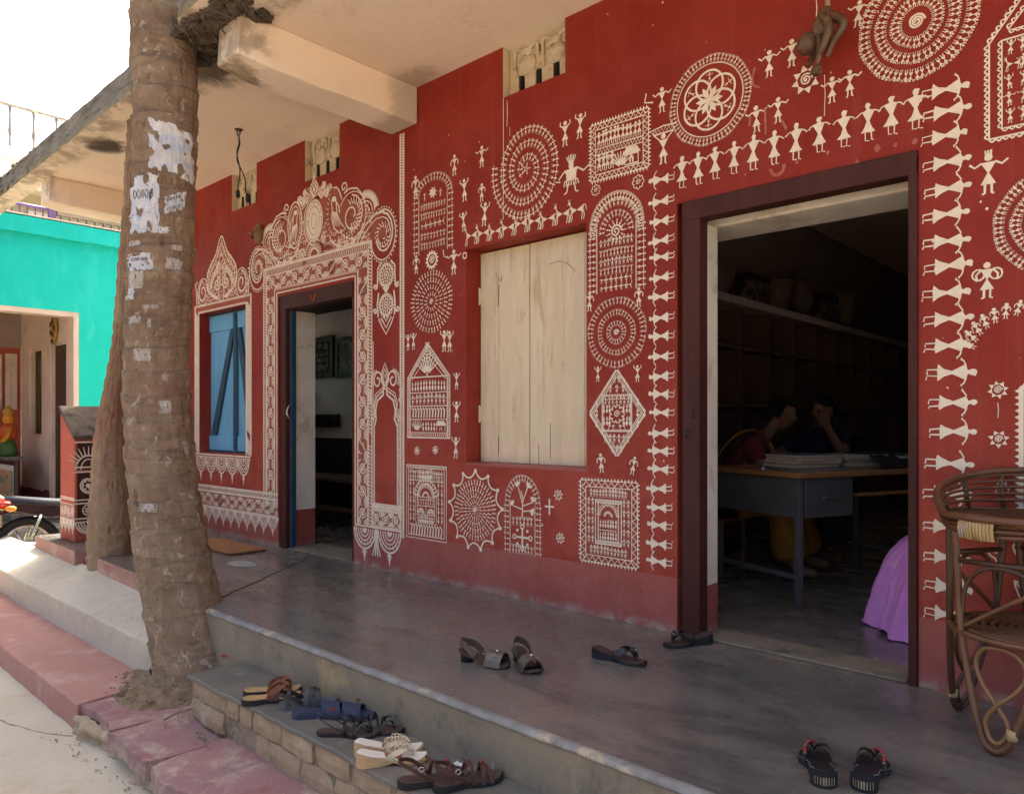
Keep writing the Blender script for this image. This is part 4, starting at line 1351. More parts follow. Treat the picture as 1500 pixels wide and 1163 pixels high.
def build_palms():
    rows = [(0, 190, 288), (100, 195, 290), (200, 194, 291), (300, 193, 286), (400, 186, 284), (500, 181, 278), (600, 180, 281), (700, 186, 289),
            (800, 195, 307), (850, 203, 318), (900, 212, 331), (950, 221, 346), (980, 226, 352), (1010, 230, 360)]
    root, surf = build_palm('palm_tree', rows, -1.36, -.42, 6.6, 2.3, 'thick ringed palm trunk with torn white posters, leaning in front of the veranda', M['bark'], 3, ridge=.017, lump=.010, ring=.15)
    # the torn posters: bent round the trunk
    rnd = random.Random(8)
    cam_a = math.atan2(CAM_POS.y + 1.26, CAM_POS.x + 4.5)

    def patch(px0, px1, py0, py1, mat, rag=.25, nm='poster', ink=False, skew=0.0):
        # horizontal fractions of the visible trunk face
        nu, nv = 44, 34
        b = MB()
        vs_ = {}
        seed = rnd.uniform(0, 99)

        def pt(u, v, off):
            px, py = px0 + (px1 - px0) * u, py0 + (py1 - py0) * v + skew * u
            t0 = None
            for i in range(len(rows) - 1):
                if rows[i][0] <= py <= rows[i + 1][0]:
                    f = (py - rows[i][0]) / (rows[i + 1][0] - rows[i][0])
                    l = rows[i][1] + (rows[i + 1][1] - rows[i][1]) * f
                    r_ = rows[i][2] + (rows[i + 1][2] - rows[i][2]) * f
            s = max(-.985, min(.985, (px - (l + r_) / 2) / ((r_ - l) / 2)))
            x, z = wall_pt((l + r_) / 2, py, -1.36)
            a = math.atan2(CAM_POS.y + 1.36, CAM_POS.x - x) + math.asin(s)
            return surf(a, z, off)
        fs = []
        for j in range(nv + 1):
            for i in range(nu + 1):
                u, v = i / nu, j / nv
                eu = rag * noise.noise(Vector((seed, v * 4, 0))) * (1 if i in (0, nu) else 0)
                ev = rag * noise.noise(Vector((u * 4, seed, 0))) * (1 if j in (0, nv) else 0)
                vs_[(i, j)] = pt(max(0, min(1, u + eu * .5)), max(0, min(1, v + ev * .5)), .0035)
        idx = {k: n for n, k in enumerate(vs_)}
        for j in range(nv):
            for i in range(nu):
                e = noise.noise(Vector((i * .14 + seed, j * .16, 3)))
                bd = min(i, nu - 1 - i, 1.2 * j, 1.2 * (nv - 1 - j))
                if e > .38 - .30 * max(0, 1 - bd / 6): continue
                fs.append((idx[(i, j)], idx[(i + 1, j)], idx[(i + 1, j + 1)], idx[(i, j + 1)]))
        b.add(list(vs_.values()), fs, 0, True)
        po = b.build(nm, mat, root, fix=False)
        if ink:
            q = MB()
            for row in range(ink):
                v = .25 + .5 * row / max(1, ink - 1) if ink > 1 else .35
                for c in range(5):
                    u = .2 + .13 * c
                    k = rnd.choice((0, 1, 2))
                    ring = [pt(u + .045 * math.cos(a), v + .07 * math.sin(a), .0055) for a in [6.28 * i / 9 * (.75 if k else 1) + k for i in range(10)]]
                    q.tube(ring, .0022, 4)
            q.build('lettering', M['ink'], po)
        return po
    patch(219, 284, 190, 262, M['paper'], .35, skew=10)
    patch(193, 234, 268, 352, M['paper'], .5, ink=1)
    patch(240, 270, 300, 326, M['paper'], .3, ink=2, skew=-14)
    patch(224, 248, 342, 352, M['paper'], .4)
    patch(188, 225, 380, 405, M['paper'], .3, ink=1)
    patch(188, 212, 405, 430, M['paper_grey'], .7)
    patch(242, 266, 385, 402, M['paper_grey'], .7)
    patch(187, 198, 425, 446, M['paper'], .7)
    patch(189, 208, 468, 480, M['paper_grey'], .8)
    patch(210, 232, 453, 459, M['paper_grey'], .8)
    patch(216, 222, 472, 486, M['paper_grey'], .8)
    patch(198, 222, 515, 533, M['paper_grey'], .8)
    patch(232, 250, 587, 606, M['paper_grey'], .9)
    patch(206, 232, 732, 744, M['paper_grey'], .9)
    patch(188, 206, 362, 370, M['paper_grey'], .9)
    patch(250, 264, 366, 374, M['paper_grey'], .9)
    rows2 = [(180, 187, 209), (235, 184, 208), (300, 180, 206), (400, 172, 199), (500, 165, 195), (560, 154, 187), (600, 145, 183), (653, 135, 184), (700, 133, 189), (760, 128, 195), (800, 127, 196), (835, 127, 197)]
    build_palm('palm_tree', rows2, -1.05, -.16, 6.0, 7.9, 'thinner palm trunk with a reddish stretch, second from the lane corner', M['bark_far'], 9, ridge=.012, lump=.008)


# ------------------------------------------------------------------ the wall paintings: flat strokes of white paint lying on the plaster
class Paint:
    def __init__(self, y=0.0, axis='y', x0=0.0):
        self.m = MB()
        self.k = 0
        self.y = y
        self.axis, self.x0 = axis, x0

    def put(self, pts, fs, mi=0):
        y = self.y - (.0018 + (self.k % 60) * .000025)
        self.k += 1
        if self.axis == 'y': self.m.add([(p[0], y, p[1]) for p in pts], fs, mi)
        else: self.m.add([(self.x0 - (y - self.y), p[0], p[1]) for p in pts], fs, mi)   # on a face looking to +X

    def poly(self, pts, mi=0):
        self.put(pts, [tuple(range(len(pts)))], mi)

    def disk(self, x, z, r, n=9, mi=0, rz=None):
        rz = rz or r
        self.poly([(x + r * math.cos(2 * math.pi * k / n), z + rz * math.sin(2 * math.pi * k / n)) for k in range(n)], mi)

    def stroke(self, pts, w, closed=False, mi=0, w1=None):
        n = len(pts)
        if n < 2: return
        L, Rr = [], []
        for i in range(n):
            a = pts[i - 1] if (i > 0 or closed) else pts[i]
            b = pts[(i + 1) % n] if (i < n - 1 or closed) else pts[i]
            dx, dz = b[0] - a[0], b[1] - a[1]
            l = math.hypot(dx, dz) or 1e-6
            ww = (w if w1 is None else w + (w1 - w) * i / (n - 1)) / 2
            nx, nz = -dz / l * ww, dx / l * ww
            L.append((pts[i][0] + nx, pts[i][1] + nz))
            Rr.append((pts[i][0] - nx, pts[i][1] - nz))
        fs = []
        for i in range(n if closed else n - 1):
            j = (i + 1) % n
            fs.append((i, j, n + j, n + i))
        self.put(L + Rr, fs, mi)

    def ring(self, x, z, r, w, n=20, mi=0, rz=None, a0=0, a1=2 * math.pi):
        rz = rz or r
        full = abs(a1 - a0) > 6.2
        pts = [(x + r * math.cos(a0 + (a1 - a0) * k / n), z + rz * math.sin(a0 + (a1 - a0) * k / n)) for k in range(n if full else n + 1)]
        self.stroke(pts, w, full, mi)

    def spiral(self, x, z, r, turns, w, a0=0.0, d=1, mi=0, r0=0.12, w1=None, sq=1.0):
        n = max(8, int(abs(turns) * 14))
        pts = []
        for k in range(n + 1):
            f = k / n
            rr = r * (1 - (1 - r0) * f)
            a = a0 + d * 2 * math.pi * turns * f
            pts.append((x + rr * math.cos(a), z + rr * sq * math.sin(a)))
        self.stroke(pts, w, False, mi, w1)

    def build(self, name, mats=None, parent=None):
        sd = len(self.m.v) * .37
        jit = lambda p, k: .0016 * noise.noise(Vector((p[0] * 55 + sd, p[1] * 55, p[2] * 55 + k))) + .0011 * noise.noise(Vector((p[0] * 150, p[1] * 150 + sd, p[2] * 150 + k)))
        if self.axis == 'y': self.m.v = [(p[0] + jit(p, 0), p[1], p[2] + jit(p, 31)) for p in self.m.v]
        return self.m.build(name, mats or M['cream'], parent or WALL, fix=False)


def place(x, z, rot, h, flip=1):
    c, s = math.cos(rot), math.sin(rot)
    return lambda a, b: (x + h * (a * flip * c - b * s), z + h * (a * flip * s + b * c))


def fig(P, x, z, h, rot=0.0, pose='up', flip=1, rnd=None, fat=1.0):
    """small worshipper standing at (x, z): head, two triangles, legs, arms"""
    T = place(x, z, rot, h, flip)
    P.disk(*T(0, .91), .085 * h * fat, 7)
    P.poly([T(-.15 * fat, .80), T(0, .50), T(.15 * fat, .80)])
    P.poly([T(0, .55), T(-.15 * fat, .24), T(.15 * fat, .24)])
    lw = .055 * h
    P.stroke([T(-.07, .25), T(-.08, .02), T(-.14, .0)], lw)
    P.stroke([T(.07, .25), T(.07, .02), T(.13, .0)], lw)
    if pose == 'up':
        P.stroke([T(-.14, .79), T(-.26, .86), T(-.24, 1.0)], lw)
        P.stroke([T(.14, .79), T(.26, .86), T(.24, 1.0)], lw)
    elif pose == 'down':
        P.stroke([T(-.14, .79), T(-.26, .66), T(-.24, .50)], lw)
        P.stroke([T(.14, .79), T(.26, .66), T(.24, .50)], lw)
    elif pose == 'out':
        P.stroke([T(-.14, .79), T(-.30, .70), T(-.42, .80)], lw)
        P.stroke([T(.14, .79), T(.30, .70), T(.42, .80)], lw)


def bead(P, x, z, h, rot=0.0, fat=1.0):
    """the tiniest figures: a spindle with a head and hem"""
    T = place(x, z, rot, h)
    P.poly([T(-.05, 0), T(.06, 0), T(.17 * fat, .30), T(.03, .55), T(.16 * fat, .80), T(0, .88), T(-.16 * fat, .80), T(-.03, .55), T(-.17 * fat, .30)])
    P.disk(*T(0, .95), .09 * h, 6)


def circle_of(P, cx, cz, r, h, n, kind=bead, a0=0.0, a1=2 * math.pi, rx=1.0, **kw):
    for k in range(n):
        a = a0 + (a1 - a0) * k / n
        x, z = cx + r * rx * math.cos(a), cz + r * math.sin(a)
        kind(P, x, z, h * (1 + .06 * math.sin(k * 7.3)), a - math.pi / 2 + .06 * math.sin(k * 3.1), **kw)


def row_of(P, xa, xb, z, h, n, kind=bead, zb=None, **kw):
    for k in range(n):
        f = (k + .5) / n
        kind(P, xa + (xb - xa) * f, z + ((zb if zb is not None else z) - z) * f, h * (1 + .08 * math.sin(k * 5.7 + z * 9)), .05 * math.sin(k * 4.1), **kw)


def animal(P, x, z, s, d=1, horns=True):
    """two triangles for a body, bent legs, a neck and a curled tail; d=-1 looks left"""
    T = lambda a, b: (x + a * s * d, z + b * s)
    P.poly([T(-.50, .78), T(-.42, .38), T(0, .56)])
    P.poly([T(.42, .78), T(.40, .40), T(0, .56)])
    P.stroke([T(.40, .72), T(.50, .98)], .07 * s)
    P.poly([T(.43, .95), T(.66, .92), T(.56, 1.06), T(.46, 1.06)])
    if horns:
        P.stroke([T(.50, 1.04), T(.46, 1.2)], .035 * s)
        P.stroke([T(.55, 1.04), T(.60, 1.2)], .035 * s)
    for a, b, c in ((-.46, -.5, -.42), (-.40, -.34, -.30), (.38, .34, .42), (.41, .48, .54)):
        P.stroke([T(a, .48), T(b, .2), T(c, 0)], .05 * s)
    P.stroke([T(-.49, .76), T(-.62, .70), T(-.66, .45)], .05 * s)


def star(P, x, z, r, n=8, core=.38, mi=0, ring=True, gap=True):
    for k in range(n):
        a = 2 * math.pi * k / n + .2
        c, s = math.cos(a), math.sin(a)
        w = .26 * r
        ra = r * (core + (.14 if gap else 0))
        P.poly([(x + c * r, z + s * r), (x + c * ra - s * w, z + s * ra + c * w), (x + c * ra + s * w, z + s * ra - c * w)])
    if ring:
        P.spiral(x, z, r * core, 1.9, r * .11, 0, 1, 0, .15)
        P.disk(x, z, r * .09, 6)
    else:
        P.disk(x, z, r * core, 8)


def flower(P, x, z, r, n=8):
    for k in range(n):
        a = 2 * math.pi * k / n
        P.ring(x + r * .72 * math.cos(a), z + r * .72 * math.sin(a), r * .29, r * .13, 8, 0, None, a - 1.9, a + 1.9)
    P.spiral(x, z, r * .42, 1.6, r * .12)


def zigzag(P, a, b, amp, n, w, rows=None):
    ax, az = a
    bx, bz = b
    L = math.hypot(bx - ax, bz - az)
    ux, uz = (bx - ax) / L, (bz - az) / L
    pts = []
    for k in range(2 * n + 1):
        s = L * k / (2 * n)
        o = amp * (1 if k % 2 else -1)
        pts.append((ax + ux * s - uz * o, az + uz * s + ux * o))
    P.stroke(pts, w)


def teeth(P, a, b, h, n):
    ax, az = a
    bx, bz = b
    L = math.hypot(bx - ax, bz - az)
    ux, uz = (bx - ax) / L, (bz - az) / L
    for k in range(n):
        s, e, mid = L * (k + .1) / n, L * (k + .9) / n, L * (k + .5) / n
        P.poly([(ax + ux * s, az + uz * s), (ax + ux * e, az + uz * e), (ax + ux * mid - uz * h, az + uz * mid + ux * h)])


def scallops(P, a, b, h, n, w):
    ax, az = a
    bx, bz = b
    L = math.hypot(bx - ax, bz - az)
    ux, uz = (bx - ax) / L, (bz - az) / L
    P.stroke([a, b], w)
    for k in range(n):
        pts = []
        for i in range(7):
            s = L * (k + i / 6) / n
            o = h * math.sin(math.pi * i / 6)
            pts.append((ax + ux * s - uz * o, az + uz * s + ux * o))
        P.stroke(pts, w)


def dashes(P, a, b, wid, n, w, slant=.3, mi=0):
    ax, az = a
    bx, bz = b
    L = math.hypot(bx - ax, bz - az)
    ux, uz = (bx - ax) / L, (bz - az) / L
    for k in range(n):
        s = L * (k + .5) / n
        sl = slant * wid
        P.stroke([(ax + ux * (s - sl) + uz * wid / 2, az + uz * (s - sl) - ux * wid / 2), (ax + ux * (s + sl) - uz * wid / 2, az + uz * (s + sl) + ux * wid / 2)], w, False, mi)


def leaf_comb(P, x, z, r, a0, a1, n, w, inner=.45, curl=.35):
    for k in range(n):
        a = a0 + (a1 - a0) * (k + .5) / n
        pts = []
        for i in range(4):
            f = inner + (1 - inner) * i / 3
            aa = a + curl * (f - inner)
            pts.append((x + r * f * math.cos(aa), z + r * f * math.sin(aa)))
        P.stroke(pts, w, False, 0, w * .5)


def scroll(P, x, z, r, d=1, w=.0095, a0=0.0, sq=1.0, comb=True):
    """a vine curl: spiral with small hooks on the outside and a hatched heart"""
    P.spiral(x, z, r, 1.75, w, a0, d, 0, .10, None, sq)
    if r > .07: P.spiral(x, z, r * .84, 1.45, w * .7, a0, d, 0, .14, None, sq)
    if comb:
        for k in range(7):
            a = a0 + d * (.5 + k * .85)
            q = r * (.66 - .045 * k)
            P.stroke([(x + q * math.cos(a), z + q * sq * math.sin(a)), (x + q * .72 * math.cos(a + .35 * d), z + q * .72 * sq * math.sin(a + .35 * d))], w * .9, False, 0, w * .4)
    P.disk(x, z, r * .13, 6)


def vine_band(P, a, b, wid, pitch, w=.0092):
    """a run of curls of alternating hand between a and b, with leaves in the gaps"""
    ax, az = a
    bx, bz = b
    L = math.hypot(bx - ax, bz - az)
    ux, uz = (bx - ax) / L, (bz - az) / L
    n = max(1, round(L / pitch))
    pt = L / n
    r = min(wid, pt) * .47
    base = math.atan2(uz, ux)
    for o, ww in ((0, 1.0),):      # the running stem
        pts = []
        m_ = n * 10
        for i in range(m_ + 1):
            q = L * i / m_
            off = r * (.98 * math.cos(math.pi * q / pt) + o)
            pts.append((ax + ux * q - uz * off, az + uz * q + ux * off))
        P.stroke(pts, w * ww)
    for k in range(n):
        q = (k + .5) * pt
        d = 1 if k % 2 else -1
        cx, cz = ax + ux * q, az + uz * q
        scroll(P, cx, cz, r * .86, d, w, base + math.pi / 2 * d)
        leaf_comb(P, cx, cz, r * 1.08, base, base + 6.28, 17, w * .85, .88, .35 * d)
    for k in range(n + 1):                     # fans in the gaps along both edges
        q = k * pt
        for o in (-1, 1):
            for g in (-.24, -.12, 0, .12, .24):
                e = q + g * pt
                if e < 0 or e > L: continue
                px, pz = ax + ux * e - uz * o * wid * .48, az + uz * e + ux * o * wid * .48
                e = q + g * pt * .35
                tx, tz = ax + ux * e - uz * o * wid * .14, az + uz * e + ux * o * wid * .14
                P.stroke([(px, pz), (tx, tz)], w * 1.3, False, 0, w * .5)


def commas(P, sil, cx, zb, skip, step=.036, r=.0135, w=.0075, seed=1):
    """fill a silhouette with little curls, leaving out the ellipses in skip"""
    rr = random.Random(seed)
    def inside(x, z):
        c = False
        for k in range(len(sil)):
            (a, b), (d, e) = sil[k], sil[k - 1]
            if (b > z) != (e > z) and x < (d - a) * (z - b) / (e - b) + a: c = not c
        return c
    x0, x1 = min(p[0] for p in sil), max(p[0] for p in sil)
    z1 = max(p[1] for p in sil)
    j, z = 0, step * .5
    while z < z1:
        x = x0 + (step / 2 if j % 2 else 0)
        while x < x1:
            px, pz = x + rr.uniform(-.006, .006), z + rr.uniform(-.006, .006)
            if inside(px * 1.04, pz * 1.05) and not any(((px - a) / c) ** 2 + ((pz - b) / d) ** 2 < 1 for a, b, c, d in skip):
                P.spiral(cx + px, zb + pz, r * rr.uniform(.8, 1.25), .85, w, math.atan2(pz - .2, px) + rr.uniform(-.5, .5), 1 if px > 0 else -1, 0, .25, w * .5)
            x += step
        z += step * .86
        j += 1


def pendant(P, x, z, wd, h, w=.0085, spike=True, rings=4):
    """half lotus hanging from a line: nested arcs with a turned drop"""
    for k in range(rings):
        f = 1 - k * .2
        P.ring(x, z, wd / 2 * f, w * (1.4 if k == 0 else 1), 12, 0, h * .62 * f, math.pi, 2 * math.pi)
    leaf_comb(P, x, z, wd * .5, math.pi * 1.12, math.pi * 1.88, 7, w * 1.1, .80, 0)
    P.poly([(x - wd * .10, z), (x + wd * .10, z), (x, z - h * .18)])
    if spike:
        P.poly([(x - wd * .07, z - h * .62), (x + wd * .07, z - h * .62), (x + wd * .015, z - h), (x - wd * .015, z - h)])
        P.stroke([(x - wd * .11, z - h * .72), (x + wd * .11, z - h * .72)], w)
        P.stroke([(x - wd * .08, z - h * .80), (x + wd * .08, z - h * .80)], w * .8)


def W_(px, py):
    return wall_pt(px, py, 0.0)


# one dancer of the long chains; the chain joins hands through bent arms
def dancer_mesh(s, q=0):
    P = Paint()
    rq = random.Random(q + 5)
    j = lambda: rq.uniform(-.018, .018)
    T = place(0, 0, 0, 1.0)
    P.disk(*T(j(), .925 + j() * .6), .068 + j() * .5, 12, 0, .080 + j() * .5)
    P.disk(*T(.055 + j(), .955 + j()), .030, 8)
    P.poly([T(-.165 + j(), .80 + j()), T(-.03, .515), T(.03, .515), T(.165 + j(), .80 + j()), T(.05, .83), T(.04, .87), T(-.04, .87), T(-.05, .83)])
    P.poly([T(-.028, .545), T(-.10 + j(), .36), T(-.185 + j(), .245 + j()), T(-.06, .228 + j()), T(.06, .228 + j()), T(.185 + j(), .245 + j()), T(.10 + j(), .36), T(.028, .545)])
    for d in (-1, 1):
        P.stroke([T(d * .075, .25), T(d * .07 + j(), .02), T(d * .07 + .085 + j(), .005 + j())], .034 + j() * .4)
        P.stroke([T(d * .15, .795), T(d * (.15 + (s / 2 - .15) * .6), .745 + j()), T(d * (s / 2 - .03), .70), T(d * s / 2, .72)], .034)
    return P.build('painted_dancer')


def chain(first, pts, rots, hs, flips=None):
    sp = first
    kinds = [dancer_mesh(sp, q) for q in range(5)]
    for k in range(len(pts)):
        o = kinds[k % 5] if k < 5 else kinds[(k * 3 + k // 5) % 5].copy()
        if k >= 5: COL.objects.link(o)
        o.location = (pts[k][0], -.0001 * (k % 3), pts[k][1])
        o.rotation_euler = (0, -rots[k], 0)
        o.scale = (hs[k] * (flips[k] if flips else 1), 1, hs[k])


def big_mural():
    rnd = random.Random(12)
    # --- chain of dancers over the door
    top = [(999, 230, 276), (1023, 223, 271), (1048, 215, 263), (1075, 208, 255), (1103, 198, 249.5), (1134, 192, 242), (1166, 181, 235), (1201, 171, 224),
           (1237, 163, 216), (1272, 152, 207), (1306, 141, 198), (1342, 131, 190)]
    pts = [W_(x, b) for x, a, b in top]
    hs = [W_(x, a)[1] - W_(x, b)[1] for x, a, b in top]
    sp = (pts[-1][0] - pts[0][0]) / 11 / (sum(hs) / 12)
    chain(sp, pts, [rnd.uniform(-.03, .03) for _ in pts], hs)
    # --- chain lying on its side, left of the door: heads to the left
    ys = [257, 289, 318.6, 346, 372, 401, 431, 461, 489, 519, 547.6, 576, 603, 632, 659, 687, 714, 742, 770, 797.5, 824]
    pts = [W_(988 - (3 if y > 700 else 0), y + 2) for y in ys]
    h = W_(988, 500)[0] - W_(950, 500)[0]
    sp = abs(pts[0][1] - pts[-1][1]) / 20 / h
    chain(sp, pts, [R(90) + rnd.uniform(-.05, .05) for _ in pts], [h * rnd.uniform(.96, 1.03) for _ in pts])
    # --- and right of it: heads to the right
    ys = [139, 170, 206, 244, 283, 319, 356.5, 394, 431.6, 469, 507, 546, 589, 631.5, 675.6, 720, 767, 812, 853, 893]
    xl = [1350, 1352, 1350, 1352, 1354, 1351, 1352, 1353, 1351, 1353, 1354, 1357, 1360, 1361, 1355, 1352, 1352, 1353, 1354, 1354]
    pts = [W_(x, y + 1) for x, y in zip(xl, ys)]
    h = W_(1424, 500)[0] - W_(1352, 500)[0]
    sp = abs(pts[0][1] - pts[-1][1]) / 19 / h
    chain(sp, pts, [R(-90) + rnd.uniform(-.04, .04) for _ in pts], [h * rnd.uniform(.95, 1.02) for _ in pts])

    # --- concentric dances
    def dance_circle(px, py, ptop, rings, name='painted_circle', kind=bead, squash=1.0, core=True):
        cx, cz = W_(px, py)
        Rr = W_(px, ptop)[1] - cz
        P = Paint()
        for (f, hf, n) in rings:
            circle_of(P, cx, cz, Rr * (f - hf), Rr * hf, n, kind, .1 * f, 2 * math.pi + .1 * f, squash)
        if core:
            P.spiral(cx, cz, Rr * .09, 1.7, Rr * .035)
        return P, cx, cz, Rr
    # spiral of the top middle
    cx, cz = W_(771, 248)
    Rr = W_(771, 180)[1] - cz
    P = Paint()
    tot, a, k = 3.12 * 2 * math.pi, 0.0, 0
    while a < tot:
        f = a / tot
        r = Rr * (.16 + .29 * a / (2 * math.pi))
        h = Rr * (.165 + .03 * f)
        ang = 2.9 + tot - a
        fig(P, cx + (r - h * .5) * .88 * math.cos(ang), cz + (r - h * .5) * math.sin(ang), h, ang - math.pi / 2, 'out', fat=1.2)
        a += h * .66 / max(r, .03)
        k += 1
    circle_of(P, cx, cz, Rr * .02, Rr * .11, 5, bead)
    P.build('painted_spiral')
    P, *_ = dance_circle(632, 442, 396, [(1, .18, 42), (.77, .17, 33), (.55, .155, 24), (.33, .14, 15)])
    P.build('painted_circle')
    P, *_ = dance_circle(903, 487, 435, [(1, .20, 44), (.65, .17, 34), (.34, .16, 18)], kind=fig)
    P.build('painted_circle')['kind'] = 'stuff'
    P, cx, cz, Rr = dance_circle(696, 747, 702, [(1, .19, 42), (.78, .18, 35), (.57, .17, 27), (.37, .15, 19), (.20, .10, 11)], squash=.96)
    P.disk(cx, cz, Rr * .06, 8)
    n = 13
    for k in range(n):
        a0, a1 = 2 * math.pi * k / n + .1, 2 * math.pi * (k + 1) / n + .1
        ro, ri = Rr * 1.29, Rr * 1.07
        pts = []
        for i in range(9):
            f = i / 8
            a = a0 + (a1 - a0) * f
            r = ro - (ro - ri) * math.sin(math.pi * f) ** .7
            pts.append((cx + r * .96 * math.cos(a), cz + r * math.sin(a)))
        P.stroke(pts, .011)
        P.disk(cx + ro * .96 * math.cos(a0), cz + ro * math.sin(a0), .013, 6)
    P.build('painted_sun')
    # flower of life
    cx, cz = W_(1039, 147)
    Rr = W_(1039, 82)[1] - cz
    P = Paint()
    circle_of(P, cx, cz, Rr * .84, Rr * .17, 62, fig, pose='up', fat=1.15)
    P.ring(cx, cz, Rr * .81, .005, 60)
    for k in range(6):
        a = math.pi * k / 3 + .5
        P.ring(cx + Rr * .33 * math.cos(a), cz + Rr * .33 * math.sin(a), Rr * .33, .010, 30)
        a2 = a + math.pi / 6
        # filled petals at the heart
        pet = [(cx, cz)]
        for i in range(1, 8):
            f = i / 8
            pet.append((cx + Rr * .33 * f * math.cos(a2) - Rr * .062 * math.sin(math.pi * f) * math.sin(a2), cz + Rr * .33 * f * math.sin(a2) + Rr * .062 * math.sin(math.pi * f) * math.cos(a2)))
        pet.append((cx + Rr * .33 * math.cos(a2), cz + Rr * .33 * math.sin(a2)))
        for i in range(7, 0, -1):
            f = i / 8
            pet.append((cx + Rr * .33 * f * math.cos(a2) + Rr * .062 * math.sin(math.pi * f) * math.sin(a2), cz + Rr * .33 * f * math.sin(a2) - Rr * .062 * math.sin(math.pi * f) * math.cos(a2)))
        P.poly(pet)
        fig(P, cx + Rr * .42 * math.cos(a), cz + Rr * .42 * math.sin(a), Rr * .2, a - math.pi / 2, 'out')
    P.build('painted_rosette')
    # circle over the right end of the door
    cx, cz = W_(1343, 32)
    Rr = cz - W_(1343, 118)[1]
    P = Paint()
    circle_of(P, cx, cz, Rr * .80, Rr * .2, 60, fig, pose='up', rx=.93, fat=1.1)
    circle_of(P, cx, cz, Rr * .52, Rr * .19, 42, fig, pose='up', rx=.93, fat=1.1)
    circle_of(P, cx, cz, Rr * .25, Rr * .19, 26, fig, pose='up', rx=.93)
    P.spiral(cx, cz, Rr * .13, 2.6, Rr * .034)
    P.build('painted_circle')['kind'] = 'stuff'
    # circle cut by the right edge of the picture
    cx, cz = W_(1545, 322)
    P = Paint()
    Rr = cx - W_(1457, 330)[0]
    circle_of(P, cx, cz, Rr * .84, Rr * .2, 58, fig, pose='up', fat=1.2)
    circle_of(P, cx, cz, Rr * .54, Rr * .2, 40, fig, pose='up', fat=1.2)
    circle_of(P, cx, cz, Rr * .25, Rr * .18, 22, fig, pose='up')
    P.spiral(cx, cz, Rr * .12, 2.2, Rr * .035)
    P.build('painted_circle')
    # arc of bending women under it
    cx, cz = W_(1505, 510)
    Rr = .17
    P = Paint()
    for k in range(15):
        a = math.pi * (.97 - .94 * k / 14)
        fig(P, cx + Rr * .95 * math.cos(a), cz + Rr * .72 * math.sin(a), .055, a - math.pi / 2 - .5, 'out' if k == 7 else 'down', fat=1.5)
    P.build('painted_arc')

    # --- arched panels
    def arch_panel(pl, pr, pt, pspring, pb, rows, nb, nside, narch, inner=None, wfig=.9, kind=fig, step=0):
        xa, xb = W_(pl, 300)[0], W_(pr, 300)[0]
        xm = (pl + pr) / 2
        zt, zsp, zb = W_(xm, pt)[1], W_(xm, pspring)[1], W_(xm, pb)[1]
        P = Paint()
        hs = (zsp - zb) / nside
        hw = min((xb - xa) * .13, .042)
        for k in range(nside):
            z = zb + hs * (k + .5)
            kind(P, xa + hw, z, hw * 1.25, R(90), **({'pose': 'out'} if kind is fig else {}))
            kind(P, xb - hw, z, hw * 1.25, R(-90), **({'pose': 'out'} if kind is fig else {}))
        P.stroke([(xa + hw * 1.15, zb), (xa + hw * 1.15, zsp)], .005)
        P.stroke([(xb - hw * 1.15, zb), (xb - hw * 1.15, zsp)], .005)
        xc, rx, rz = (xa + xb) / 2, (xb - xa) / 2, zt - zsp
        for k in range(narch):
            a = math.pi * (k + .5) / narch
            kind(P, xc + (rx - hw * 1.2) * math.cos(a), zsp + (rz - hw * 1.1) * math.sin(a), hw * 1.25, a - math.pi / 2, **({'pose': 'up'} if kind is fig else {}))
        for r in rows:
            kindr, py, hh, n = r[:4]
            z = W_(xm, py)[1]
            if kindr == 'animal':
                for i in range(n):
                    animal(P, xa + hw * 1.8 + (xb - xa - hw * 3.6) * (i + .5) / n, z, hh, 1)
            elif kindr == 'bend':
                for i in range(n):
                    x = xa + hw * 1.6 + (xb - xa - hw * 3.2) * (i + .5) / n
                    P.stroke([(x, z + hh), (x - hh * .18, z + hh * .6), (x + hh * .12, z + hh * .3), (x, z)], hh * .3)
            else:
                row_of(P, xa + hw * 1.5, xb - hw * 1.5, z, hh, n, fig, pose=kindr)
        return P, xc, zsp, zt, zb, xa, xb, hw
    P, xc, zsp, zt, zb, xa, xb, hw = arch_panel(607, 663, 254, 286, 370, [('up', 319, .043, 10), ('animal', 333, .042, 5), ('out', 349, .046, 8), ('up', 363, .045, 9)], 10, 9, 16)
    star(P, xc, W_(635, 282)[1], .042, 8, .34, 0, False, False)
    fig(P, xc - .08, W_(635, 291)[1], .05, 0, 'up')
    fig(P, xc + .075, W_(635, 291)[1], .05, 0, 'down')
    row_of(P, xa + hw * 1.5, xb - hw * 1.5, W_(635, 305)[1], .042, 10, fig, pose='down')
    P.build('painted_panel')
    P, xc, zsp, zt, zb, xa, xb, hw = arch_panel(864, 944, 281, 330, 427, [('down', 359, .044, 9), ('up', 374, .040, 10), ('down', 388, .043, 9), ('up', 401, .038, 9), ('animal', 413, .034, 6), ('animal', 425, .034, 6)], 10, 11, 24)
    for (rr, n, hh) in ((.125, 18, .042), (.072, 13, .036)):
        for k in range(n):
            a = math.pi * (1.06 * (k + .5) / n - .03)
            fig(P, xc + rr * math.cos(a), zsp - .03 + rr * 1.05 * math.sin(a), hh, a - math.pi / 2, 'up', fat=1.2)
    circle_of(P, xc, zsp - .03, .034, .03, 13, bead)
    P.spiral(xc, zsp - .03, .034, 1.8, .009)
    P.build('painted_panel')
    P, xc, zsp, zt, zb, xa, xb, hw = arch_panel(740, 792, 696, 738, 812, [('up', 811, .05, 7), ('up', 770, .05, 6)], 8, 9, 17)
    # the flowering tree and the cross in it
    bx, bz = xc, W_(766, 752)[1]
    P.stroke([(bx, bz - .02), (bx + .005, bz + .08), (bx - .01, bz + .13)], .008)
